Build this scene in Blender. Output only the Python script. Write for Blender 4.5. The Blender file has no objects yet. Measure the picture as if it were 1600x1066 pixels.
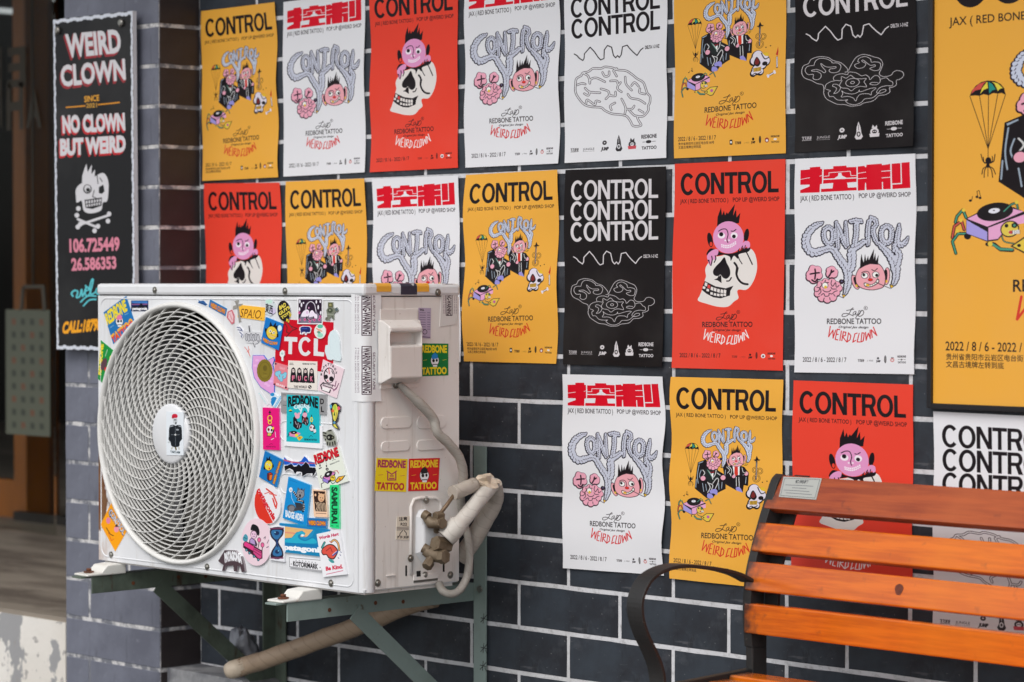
import bpy, bmesh, math, random
import numpy as np
from mathutils import Vector, Matrix

random.seed(7)
RNG = np.random.default_rng(7)
R = math.radians
SC = bpy.context.scene
COL = SC.collection

# ---------------------------------------------------------------- camera, world, sun, exposure
FPX, TH, PI_, RO, DIST = 4112.6, 0.79732, -0.0213, -0.000447, 4.04765
CAM = np.array([0.0, -DIST, 0.0])
_F0 = np.array([-math.sin(TH), math.cos(TH), 0]); _R0 = np.array([math.cos(TH), math.sin(TH), 0]); _Z = np.array([0, 0, 1.0])
_FW = math.cos(PI_) * _F0 + math.sin(PI_) * _Z
_UP = -math.sin(PI_) * _F0 + math.cos(PI_) * _Z
_c, _s = math.cos(RO), math.sin(RO)
_RX = _c * _R0 - _s * _UP
_UX = _s * _R0 + _c * _UP
cd = bpy.data.cameras.new('camera')
cam = bpy.data.objects.new('camera', cd); COL.objects.link(cam)
cam.matrix_world = Matrix(((_RX[0], _UX[0], -_FW[0], CAM[0]), (_RX[1], _UX[1], -_FW[1], CAM[1]),
                           (_RX[2], _UX[2], -_FW[2], CAM[2]), (0, 0, 0, 1)))
cd.sensor_width = 36; cd.lens = 36 * FPX / 1600
cd.clip_start = 0.05; cd.clip_end = 400
cd.dof.use_dof = True; cd.dof.focus_distance = 5.42; cd.dof.aperture_fstop = 4.5
SC.camera = cam

def onplane(u, v, ax, val):
    """point where the sight line through photo pixel (u, v) meets the plane coord[ax] = val"""
    a = (u - 800) / FPX; b = (533 - v) / FPX
    D = _FW + a * _RX + b * _UX
    t = (val - CAM[ax]) / D[ax]
    return CAM + t * D
def onplane_arr(pts, ax, val):
    pts = np.asarray(pts, float)
    D = _FW[None] + ((pts[:, 0:1] - 800) / FPX) * _RX[None] + ((533 - pts[:, 1:2]) / FPX) * _UX[None]
    t = (val - CAM[ax]) / D[:, ax:ax + 1]
    return CAM[None] + t * D

world = bpy.data.worlds.new('World'); SC.world = world; world.use_nodes = True
nt = world.node_tree; nt.nodes.clear()
wo = nt.nodes.new('ShaderNodeOutputWorld'); bg = nt.nodes.new('ShaderNodeBackground')
sky = nt.nodes.new('ShaderNodeTexSky'); sky.sky_type = 'NISHITA'; sky.sun_disc = False
sky.sun_elevation = R(48); sky.sun_rotation = R(160); sky.air_density = 1.0; sky.dust_density = 2.0; sky.ozone_density = 1.0
hs = nt.nodes.new('ShaderNodeHueSaturation'); hs.inputs['Saturation'].default_value = 0.22
nt.links.new(sky.outputs[0], hs.inputs['Color']); nt.links.new(hs.outputs[0], bg.inputs['Color'])
bg.inputs['Strength'].default_value = 0.13
nt.links.new(bg.outputs[0], wo.inputs['Surface'])
sd = bpy.data.lights.new('sun', 'SUN'); sd.energy = 1.0; sd.angle = R(35); sd.color = (1.0, 0.96, 0.9)
sun = bpy.data.objects.new('sun', sd); COL.objects.link(sun)
_az = R(160)
_d = Vector((math.sin(_az) * math.cos(R(48)), math.cos(_az) * math.cos(R(48)), math.sin(R(48))))
sun.rotation_euler = _d.to_track_quat('Z', 'Y').to_euler()
SC.view_settings.view_transform = 'Standard'; SC.view_settings.look = 'None'
SC.view_settings.exposure = 0.48; SC.view_settings.gamma = 1.0; SC.view_settings.use_curve_mapping = False

# ---------------------------------------------------------------- flat print: a small rasteriser for the printed sheets
SS = 4
def coverage(cons, W, H):
    """non-zero winding coverage of closed contours (pixel space) -> x0, y0, array"""
    P0 = np.concatenate(cons); P1 = np.concatenate([np.roll(c, -1, 0) for c in cons])
    x0 = max(0, int(math.floor(P0[:, 0].min())) - 1); x1 = min(W, int(math.ceil(P0[:, 0].max())) + 2)
    y0 = max(0, int(math.floor(P0[:, 1].min())) - 1); y1 = min(H, int(math.ceil(P0[:, 1].max())) + 2)
    if x1 <= x0 or y1 <= y0: return None
    w, h = x1 - x0, (y1 - y0) * SS
    ax, ay = P0[:, 0] - x0, (P0[:, 1] - y0) * SS - .5
    bx, by = P1[:, 0] - x0, (P1[:, 1] - y0) * SS - .5
    sg = np.where(by > ay, 1.0, -1.0)
    sw = by < ay
    tx, ty = np.where(sw, bx, ax), np.where(sw, by, ay); ux, uy = np.where(sw, ax, bx), np.where(sw, ay, by)
    r0 = np.clip(np.ceil(ty), 0, h).astype(int); r1 = np.clip(np.ceil(uy), 0, h).astype(int)
    n = np.maximum(r1 - r0, 0); k = n > 0
    if not k.any(): return None
    tx, ty, ux, uy, r0, n, sg = tx[k], ty[k], ux[k], uy[k], r0[k], n[k], sg[k]
    idx = np.repeat(np.arange(len(n)), n); off = np.arange(n.sum()) - np.repeat(np.cumsum(n) - n, n)
    row = r0[idx] + off
    x = tx[idx] + (row - ty[idx]) * ((ux - tx) / (uy - ty))[idx]
    x = np.clip(x, 0, w - 1e-4); xi = x.astype(int); fr = x - xi; s = sg[idx]
    buf = np.bincount(row * (w + 2) + xi, s * (1 - fr), h * (w + 2)) + np.bincount(row * (w + 2) + xi + 1, s * fr, h * (w + 2))
    cov = np.minimum(np.abs(np.cumsum(buf.reshape(h, w + 2), 1)[:, :w]), 1)
    return x0, y0, cov.reshape(-1, SS, w).mean(1)

_txt = {}
def glyphs(s, bold=0.0, shear=0.0, space=1.0):
    k = (s, bold, shear, space)
    if k not in _txt:
        c = bpy.data.curves.new('t', 'FONT'); c.body = s; c.offset = bold; c.shear = shear; c.space_character = space; c.resolution_u = 3
        o = bpy.data.objects.new('t', c); COL.objects.link(o)
        dg = bpy.context.evaluated_depsgraph_get(); m = o.evaluated_get(dg).to_mesh()
        m.calc_loop_triangles()
        V = np.zeros(len(m.vertices) * 3, np.float32); m.vertices.foreach_get('co', V); V = V.reshape(-1, 3)[:, :2].astype(float)
        T = np.zeros(len(m.loop_triangles) * 3, np.int32); m.loop_triangles.foreach_get('vertices', T)
        bpy.data.objects.remove(o); bpy.data.curves.remove(c)
        t = V[T.reshape(-1, 3)]
        t[..., 0] = (t[..., 0] - V[:, 0].min()) / max(V[:, 0].max() - V[:, 0].min(), 1e-6)
        t[..., 1] = t[..., 1] / 0.70
        _txt[k] = t
    return _txt[k].copy()

def orient(c):
    x, y = c[:, 0], c[:, 1]
    a = np.sum(x * np.roll(y, -1) - y * np.roll(x, -1))
    return c if a > 0 else c[::-1]
def circle_pts(x, y, rx, ry=None, n=20, rot=0):
    ry = rx if ry is None else ry
    t = np.linspace(0, 2 * np.pi, n, endpoint=False); a, b = rx * np.cos(t), ry * np.sin(t)
    return np.stack([x + a * math.cos(rot) - b * math.sin(rot), y + a * math.sin(rot) + b * math.cos(rot)], 1)
def smooth(pts, closed=False, k=4):
    P = np.asarray(pts, float); n = len(P); out = []
    for i in range(n if closed else n - 1):
        p0 = P[(i - 1) % n] if closed or i > 0 else P[i]; p1 = P[i]; p2 = P[(i + 1) % n]
        p3 = P[(i + 2) % n] if closed or i + 2 < n else P[(i + 1) % n]
        for j in range(k):
            t = j / k
            out.append(.5 * ((2 * p1) + (-p0 + p2) * t + (2 * p0 - 5 * p1 + 4 * p2 - p3) * t * t + (-p0 + 3 * p1 - 3 * p2 + p3) * t ** 3))
    if not closed: out.append(P[-1])
    return np.array(out)
def quad_h(c):
    A = []; b = []
    for (x, y), (u, v) in zip(c, [(0, 0), (1, 0), (1, 1), (0, 1)]):
        A.append([x, y, 1, 0, 0, 0, -u * x, -u * y]); b.append(u); A.append([0, 0, 0, x, y, 1, -v * x, -v * y]); b.append(v)
    return np.append(np.linalg.solve(np.array(A), b), 1).reshape(3, 3)

class Canvas:
    def __init__(s, W, H, bg, base=None):
        s.W, s.H = W, H; s.a = np.empty((H, W, 3), np.float32); s.a[:] = np.array(bg, np.float32) / 255
        s.base = base or (lambda p: p * np.array([W, H])); s.o = (0, 0); s.k = (1, 1); s.pre = None
    def view(s, ox, oy, k, pre=None):
        s.o = (ox, oy); s.k = (k, k) if not isinstance(k, tuple) else k; s.pre = pre; return s
    def m(s, p):
        p = np.asarray(p, float)
        if s.pre is not None: p = s.pre(p)
        return s.base(p / np.array(s.k) + np.array(s.o))
    def _fill(s, cons, col, al=1.0):
        r = coverage(cons, s.W, s.H)
        if r is None: return
        x0, y0, c = r; h, w = c.shape; reg = s.a[y0:y0 + h, x0:x0 + w]; c = (c * al)[..., None].astype(np.float32)
        reg += (np.array(col, np.float32) / 255 - reg) * c
    def poly(s, pts, col, al=1.0): s._fill([s.m(pts)], col, al)
    def blob(s, pts, col, closed=True, al=1.0): s._fill([s.m(smooth(pts, True))], col, al)
    def circles(s, lst, col, grow=0, dx=0, dy=0):
        s._fill([orient(s.m(circle_pts(x + dx, y + dy, max(r + grow, .1), n=14))) for x, y, r in lst], col)
    def ell(s, x, y, rx, ry, col, rot=0, al=1.0): s._fill([s.m(circle_pts(x, y, rx, ry, 28, rot))], col, al)
    def line(s, pts, w, col, closed=False, sm=False, al=1.0):
        if sm: pts = smooth(pts, closed)
        P = np.asarray(pts, float)
        if closed: P = np.vstack([P, P[:1]])
        cons = []
        for a, b in zip(P[:-1], P[1:]):
            d = b - a; L = np.hypot(*d)
            if L < 1e-6: continue
            n = np.array([-d[1], d[0]]) / L * w / 2
            cons.append(orient(s.m(np.array([a + n, b + n, b - n, a - n]))))
        for p in P: cons.append(orient(s.m(circle_pts(p[0], p[1], w / 2, n=8))))
        s._fill(cons, col, al)
    def text(s, t, TL, TR, BL, col, bold=0.0, arc=0.0, bulge=0.0, shear=0.0, al=1.0):
        g = glyphs(t, bold, shear); TL, TR, BL = map(np.array, (TL, TR, BL))
        q = g.reshape(-1, 2); u = q[:, 0]; y = q[:, 1]; e = 1 - (2 * u - 1) ** 2
        yy = 1 - y * (1 + bulge * e) + arc * e
        P = TL[None] + u[:, None] * (TR - TL)[None] + yy[:, None] * (BL - TL)[None]
        M = s.m(P).reshape(-1, 3, 2)
        ar = (M[:, 1, 0] - M[:, 0, 0]) * (M[:, 2, 1] - M[:, 0, 1]) - (M[:, 1, 1] - M[:, 0, 1]) * (M[:, 2, 0] - M[:, 0, 0])
        M[ar < 0] = M[ar < 0][:, ::-1]
        s._fill(list(M), col, al)
    def arial(s, word, TL, TR, BL, col, wt=.19):
        """heavy condensed grotesque capitals built from strokes; wt in cap heights"""
        adv = {'C': .87, 'O': .96, 'N': .86, 'T': .78, 'R': .84, 'L': .68, 'E': .78, 'D': .9, 'B': .86, 'A': .9}
        TL, TR, BL = map(lambda q: np.array(q, float), (TL, TR, BL)); tot = sum(adv[c] for c in word)
        x = 0; cons = []; A = 0.72
        def mp(p): p = np.asarray(p, float); return s.m(TL + (p[:, :1] / tot) * (TR - TL) + p[:, 1:] * (BL - TL))
        def band(pts, w):
            P = np.asarray(pts, float)
            for a, b in zip(P[:-1], P[1:]):
                d = b - a; L = np.hypot(*d); n = np.array([-d[1], d[0]]) / L * w / 2
                cons.append(orient(mp(np.array([a + n, b + n, b - n, a - n]))))
        def ring(cx, cy, rx, ry, w, a0=0, a1=360):
            t = np.radians(np.linspace(a0, a1, 33)); o = np.stack([cx + rx * np.cos(t), cy + ry * np.sin(t)], 1)
            i = np.stack([cx + (rx - w) * np.cos(t), cy + (ry - w * .82) * np.sin(t)], 1)
            for k in range(32): cons.append(orient(mp(np.array([o[k], o[k + 1], i[k + 1], i[k]]))))
        for ch in word:
            w = adv[ch] - .05; l, r = x + .01, x + .01 + w; h = wt / 2
            def box(a, b, c, d): cons.append(orient(mp(np.array([(a, b), (c, b), (c, d), (a, d)]))))
            if ch == 'O': ring((l + r) / 2, .5, w / 2, .52, wt)
            if ch == 'C':
                ring((l + r) / 2 + .02, .5, w / 2 + .02, .52, wt, 42, 320)
            if ch == 'N':
                box(l, 0, l + wt, 1); box(r - wt, 0, r, 1); cons.append(orient(mp(np.array([(l, 0), (l + wt * 1.1, 0), (r, 1), (r - wt * 1.1, 1)]))))
            if ch == 'T': box(l - .02, 0, r + .02, wt * .85); box((l + r) / 2 - h, 0, (l + r) / 2 + h, 1)
            if ch == 'L': box(l, 0, l + wt, 1); box(l, 1 - wt * .85, r + .02, 1)
            if ch == 'R':
                box(l, 0, l + wt, 1); box(l, 0, r - .28, wt * .8); box(l, .46, r - .28, .46 + wt * .8)
                ring(r - .29, .23 + wt * .4, .28, .23 + wt * .4, wt, -90, 90); cons.append(orient(mp(np.array([(r - .42, .52), (r - .2, .5), (r + .02, 1), (r - wt - .03, 1)]))))
            x += adv[ch]
        s._fill(cons, col)
    def smoke(s, strokes, fill, ink, ow=6, off=(-3, 3)):
        L = []; arcs = []
        for st in strokes:
            Q = smooth(np.asarray(st, float), False, 10); last = None; i = 0
            for j, q in enumerate(Q):
                if last is not None and np.hypot(*(q[:2] - last[:2])) <= max(.78 * q[2], 3): continue
                d = Q[min(j + 1, len(Q) - 1)][:2] - Q[max(j - 1, 0)][:2]; d = d / (np.hypot(*d) + 1e-6); n = np.array([-d[1], d[0]]); r = q[2]; last = q; i += 1
                L.append((q[0], q[1], r * .72))
                for sg in (1, -1):
                    c = q[:2] + n * sg * r * .56 + d * sg * r * .3; rr = r * (.5 + .07 * math.sin(i * 2.3 + sg)); L.append((c[0], c[1], rr))
                    if r > 14: arcs.append((c, rr, math.atan2(-n[1] * sg, -n[0] * sg)))
        s.circles(L, ink, ow, *off); s.circles(L, ink, ow * .6); s.circles(L, fill)
        for c, rr, a in arcs[::2]:
            t = np.linspace(a - .2, a + 1.1, 6); s.line(np.stack([c[0] + rr * np.cos(t), c[1] + rr * np.sin(t)], 1), ow * .55, ink)
    def image(s, name):
        im = bpy.data.images.new(name, s.W, s.H, alpha=False)
        px = np.ones((s.H, s.W, 4), np.float32); px[..., :3] = np.clip(s.a[::-1], 0, 1)
        im.pixels.foreach_set(px.ravel()); im.update(); im.pack(); return im

INK = (28, 22, 26); WHITE = (226, 226, 230); RED = (228, 66, 48); YEL = (233, 170, 66); KRED = (214, 8, 36)
SMK = (196, 199, 214); PNK = (232, 165, 185); PNK2 = (222, 150, 196); CREAM = (226, 220, 216)
Q_W3 = [(1240.8, 248.4), (1430.3, 240), (1428.2, 585), (1240.8, 582)]
Q_R2 = [(1052.8, 256.2), (1226.4, 248.4), (1222.4, 579.4), (1048.4, 575)]
Q_O4 = [(1048, 589), (1222.8, 593.4), (1220.5, 922.5), (1047, 903.8)]
Q_K2 = [(881.8, 265.6), (1039.7, 260), (1036.3, 573.6), (879.9, 569.6)]
Q_B1 = [(881.5, -50.8), (1041.3, -70.1), (1040.7, 247), (881.4, 254.6)]
def poster(W, H, bgc, Q):
    Hm = quad_h(Q)
    def base(p):
        w = np.c_[p, np.ones(len(p))] @ Hm.T
        return w[:, :2] / w[:, 2:] * np.array([W, H])
    return Canvas(W, H, bgc, base)
SMOKE = [
 [(322,122,5),(300,140,18),(262,152,26),(210,185,34),(160,240,38),(130,310,42),(132,380,42),(165,440,42),(220,465,42),(280,450,38),(340,430,32),(400,420,32),(440,440,34),(480,500,38),(530,570,40),(580,640,42),(600,700,44),(605,760,42),(598,820,36),(585,870,28),(570,915,18),(558,935,10)],
 [(380,180,26),(335,215,24),(328,275,24),(345,335,26),(385,370,28),(425,335,26),(430,275,24),(425,215,24),(382,180,26)],
 [(465,125,16),(475,200,22),(478,300,24),(483,380,22),(490,430,16)], [(482,170,22),(520,260,26),(555,350,26),(590,402,24)], [(570,120,12),(575,200,20),(580,300,22),(590,390,22)],
 [(780,340,28),(740,370,30),(700,400,30),(650,420,40),(640,470,46),(645,540,44),(640,600,42),(620,680,42)],
 [(625,122,20),(680,110,26),(755,115,22)], [(690,150,28),(690,250,26),(680,320,28),(670,395,22)],
 [(835,110,24),(820,200,24),(820,300,26),(825,380,18)], [(850,80,22),(895,100,26),(912,150,22),(882,190,24),(880,250,24),(905,320,24),(935,372,16)],
 [(1028,165,26),(980,200,26),(968,262,26),(985,330,26),(1028,358,28),(1072,330,26),(1082,262,26),(1075,200,26),(1030,165,26)],
 [(1162,150,12),(1158,220,26),(1148,300,28),(1150,365,30),(1205,375,30),(1245,335,22),(1268,285,6)],
 [(945,365,20),(975,400,28),(1020,440,34),(1070,500,42),(1110,560,50),(1130,620,50),(1138,690,38),(1130,750,32),(1112,800,24),(1092,828,12)], [(1110,380,18),(1130,440,34),(1165,470,34),(1165,530,36),(1140,600,40)]]
def draw_smoke(c, fill=SMK, ink=(26,18,34), ow=10): c.smoke(SMOKE, fill, ink, ow)
def draw_brainhead(c, pk=PNK, ow=9):
    k = (38, 16, 30)
    ears = [(215,660,50),(190,710,52),(220,760,46),(260,660,44),(275,720,40),(205,635,30),(175,740,36), (420,660,44),(400,700,44),(440,700,44),(390,660,30),(455,680,32)]
    body = [(370,890,118),(270,870,40),(300,820,40),(350,790,36),(420,800,46),(470,830,44),(500,860,34),(470,910,38),(430,960,42),(370,980,42),(310,965,42),(265,920,36)]
    c.circles(ears, k, ow, -3, 5); c.circles(ears, pk); c.circles([(525,790,22)], k, 6); c.circles([(530,785,8)], (110,110,150))
    for p in ([(232,650),(238,700),(232,760)],[(180,705),(232,695),(280,690)],[(415,660),(405,700),(385,730)],[(440,670),(410,690)],[(200,770),(235,790),(260,760)]): c.line(p, 17, k, sm=True)
    c.circles(body, k, ow, -2, 5); c.circles(body, pk)
    for p in ([(255,850),(285,860),(275,890),(245,900)],[(300,800),(310,830),(290,850),(300,900),(275,930)],[(350,770),(345,795),(385,800)],[(420,770),(410,810),(430,840),(460,800),(470,850),(500,830)],
              [(300,940),(330,920),(345,950),(385,945),(390,920),(420,925),(450,900),(480,890)],[(320,880),(345,900),(385,900),(410,880)],[(325,1000),(335,970)],[(400,990),(395,965)],[(440,930),(455,950)],[(410,850),(425,870),(470,870)],[(250,960),(285,950)]): c.line(p, 8, k, sm=True)
    c.circles([(345,830,30)], k, 5); c.circles([(345,830,30)], (240,240,235)); c.circles([(350,850,15)], (225,185,50), 2)
    c.line([(480,940),(545,970)], 6, k); c.poly([(528,928),(578,935),(548,974)], k); c.poly([(535,935),(570,938),(550,964)], (225,185,50))
def draw_face(c, pk=(232,165,175)):
    k = (28, 20, 24)
    for (x, y, rx, ry, ro, ex, ey) in ((682,795,34,80,-.35,697,832),(1030,728,30,92,.1,1022,785)):
        c.ell(x, y, rx + 7, ry + 7, k, ro); c.ell(x, y, rx, ry, pk, ro); c.ell(x + (8 if x < 800 else -12), y, rx * .62, ry * .8, k, ro); c.circles([(ex, ey, 13)], (225,185,50), 3)
    head = [(688,760),(700,690),(745,625),(820,590),(900,582),(965,615),(1003,690),(1010,770),(990,840),(930,868),(850,878),(760,860),(705,820)]
    c.blob([(850 + (x - 850) * 1.045, 735 + (y - 735) * 1.05) for x, y in head], k); c.blob(head, pk)
    c.poly([(733,645),(738,560),(750,480),(763,545),(775,578),(790,480),(803,560),(825,500),(832,552),(890,425),(885,545),(905,470),(912,560),(942,490),(935,600),(850,592),(790,612)], k)
    c.ell(785,722,40,34,k); c.ell(785,722,34,29,(240,240,238)); c.ell(908,712,40,36,k); c.ell(908,712,34,31,(240,240,238)); c.circles([(776,714,16),(920,718,17)], k)
    c.line([(750,690),(785,675),(825,680),(845,720),(840,760)], 7, k, sm=True); c.line([(865,655),(895,668),(928,642)], 8, k, sm=True)
    c.ell(848,768,28,17,(150,20,30)); c.ell(848,766,22,12,(220,50,40))
    c.blob([(775,805),(800,800),(850,820),(900,795),(925,755),(945,770),(940,800),(890,835),(830,852),(785,840)], k); c.blob([(783,810),(805,808),(850,826),(900,803),(925,768),(938,777),(930,798),(885,828),(830,845),(790,832)], (240,238,232))
    c.poly([(800,812),(838,822),(835,842),(800,836)], (225,170,40))
    for q in ((845,822,842,845),(870,818,872,838),(893,806,900,826),(912,788,922,806)): c.line([q[:2], q[2:]], 4, k)
    c.line([(905,795),(1060,862)], 7, k); c.poly([(1056,818),(1114,835),(1070,870)], k); c.poly([(1066,826),(1102,838),(1074,860)], (225,185,50))
def draw_head_cn(c):
    c.view(1240, 240, 7.615)
    for p in ([(75,200),(185,190),(185,165),(310,158),(312,185),(333,185),(333,362),(308,368),(306,465),(75,473),(75,440),(185,395),(185,372),(75,375)],
              [(350,190),(465,183),(465,153),(620,145),(626,165),(743,160),(743,285),(350,303)],
              [(348,316),(743,298),(743,340),(630,348),(640,410),(743,404),(743,440),(322,462),(322,425),(458,418),(466,352),(345,362)],
              [(758,155),(838,148),(848,166),(862,160),(862,135),(1045,122),(1048,140),(1148,125),(1148,425),(1058,428),(1058,340),(1045,340),(1045,430),(860,438),(855,350),(845,350),(840,440),(758,445)],
              [(1165,122),(1270,115),(1270,352),(1165,360)], [(1283,110),(1380,103),(1380,412),(1168,425),(1168,373),(1283,366)]): c.poly(p, KRED)
    for p, w in (([(75,310),(185,290)],7),([(305,272),(335,262)],7),([(350,275),(415,268),(415,230),(668,212),(676,265),(743,262)],8),([(758,238),(855,222)],8),([(758,302),(862,294)],8),([(1045,213),(1148,205)],10),([(1045,292),(1148,284)],9)): c.line(p, w, WHITE)
    c.poly([(525,232),(562,230),(568,262),(625,292),(468,302),(522,268)], WHITE)
def draw_sub(c, col=INK):
    c.view(1240, 240, 7.615)
    c.text('JAX ( RED BONE TATTOO )', (75,508), (710,483), (76,570), col, .006); c.text('POP UP @WEIRD SHOP', (768,478), (1380,459), (770,534), col, .006)
def draw_script(c, col=INK):
    c.line([(655,128),(690,122),(745,112)], 8, col, sm=True); c.line([(738,95),(715,112),(700,145),(670,185),(625,205),(597,195),(612,170),(660,165),(700,178),(740,195)], 8, col, sm=True)
    c.line([(775,140),(750,145),(735,172),(750,182),(775,150),(768,180),(790,178),(812,135)], 7, col, sm=True); c.line([(808,128),(830,140),(815,175),(790,190),(765,225)], 7, col, sm=True)
    c.line([(845,128),(800,185),(825,200),(862,175),(868,140),(850,125),(830,140)], 8, col, sm=True)
    c.line(circle_pts(894, 98, 22), 4, col, closed=True); c.text('R', (885,86), (904,86), (885,110), col)
def hand_text(c, word_col, view):
    # hand drawn WEIRD CLOWN letters on an arc
    S = [[(450,325),(428,455)],[(428,455),(484,372)],[(484,372),(484,472)],[(484,472),(518,372)], [(538,362),(568,366)],[(538,362),(512,486)],[(524,422),(550,426)],[(512,486),(545,494)], [(590,382),(572,500)],
         [(616,392),(596,502)],[(616,392),(648,400)],[(648,400),(640,440)],[(640,440),(602,448)],[(602,448),(655,515)], [(680,405),(662,520)],[(680,405),(710,440)],[(710,440),(702,490)],[(702,490),(662,520)],
         [(790,410),(762,418)],[(762,418),(735,522)],[(735,522),(772,500)], [(815,412),(790,518)],[(790,518),(825,520)], [(850,405),(838,520)],[(838,520),(868,505)],[(868,505),(878,410)],[(878,410),(850,405)],
         [(895,400),(902,498)],[(902,498),(928,410)],[(928,410),(955,478)],[(955,478),(950,372)], [(978,465),(965,368)],[(965,368),(1035,440)],[(1035,440),(990,335)]]
    for a in S: c.line(a, 13, word_col)
def draw_foot(c, col=INK, rc=(205,40,44), cn=False, logos=True):
    c.view(1240, 470, 8)
    draw_script(c, col); c.text('REDBONE TATTOO', (408,228), (1087,226), (408,296), col, .014)
    c.text('Original Jax design', (555,318), (930,322), (555,346), col, .012, shear=.35); hand_text(c, rc, None)
    c.text('2022 / 8 / 6 - 2022 / 8 / 7', (108,707), (655,712), (108,764), col, .008)
    if cn:
        c.text('贵州省贵阳市云岩区电台街 80号', (108,785), (640,792), (108,818), col, .004); c.text('文昌古境牌左转到底', (108,830), (470,836), (108,862), col, .004)
    if logos:
        g = tuple(int(.75 * q + 30) for q in col)
        c.text('花花派派', (800,738), (880,739), (800,762), g, .03); c.text('J . NGLE', (915,742), (990,743), (915,758), g)
        c.ell(1052,722,13,13,col); c.text('JUMP', (1030,745), (1083,746), (1030,768), col, .05)
        c.ell(1143,735,14,48,g); c.ell(1143,735,5,38,(150,150,150)); c.ell(1232,745,26,24,(190,60,60),al=.6); c.ell(1232,745,14,12,(225,225,225)); c.poly([(1215,720),(1222,706),(1232,716),(1242,706),(1250,720)], col)
        c.text('REDBONE', (1298,688), (1405,688), (1298,712), col, .03); c.ell(1350,738,12,9,g); c.line([(1305,738),(1330,738)],4,g); c.line([(1370,738),(1400,738)],4,g); c.text('TATTOO', (1300,762), (1405,762), (1300,784), col, .03)

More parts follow.
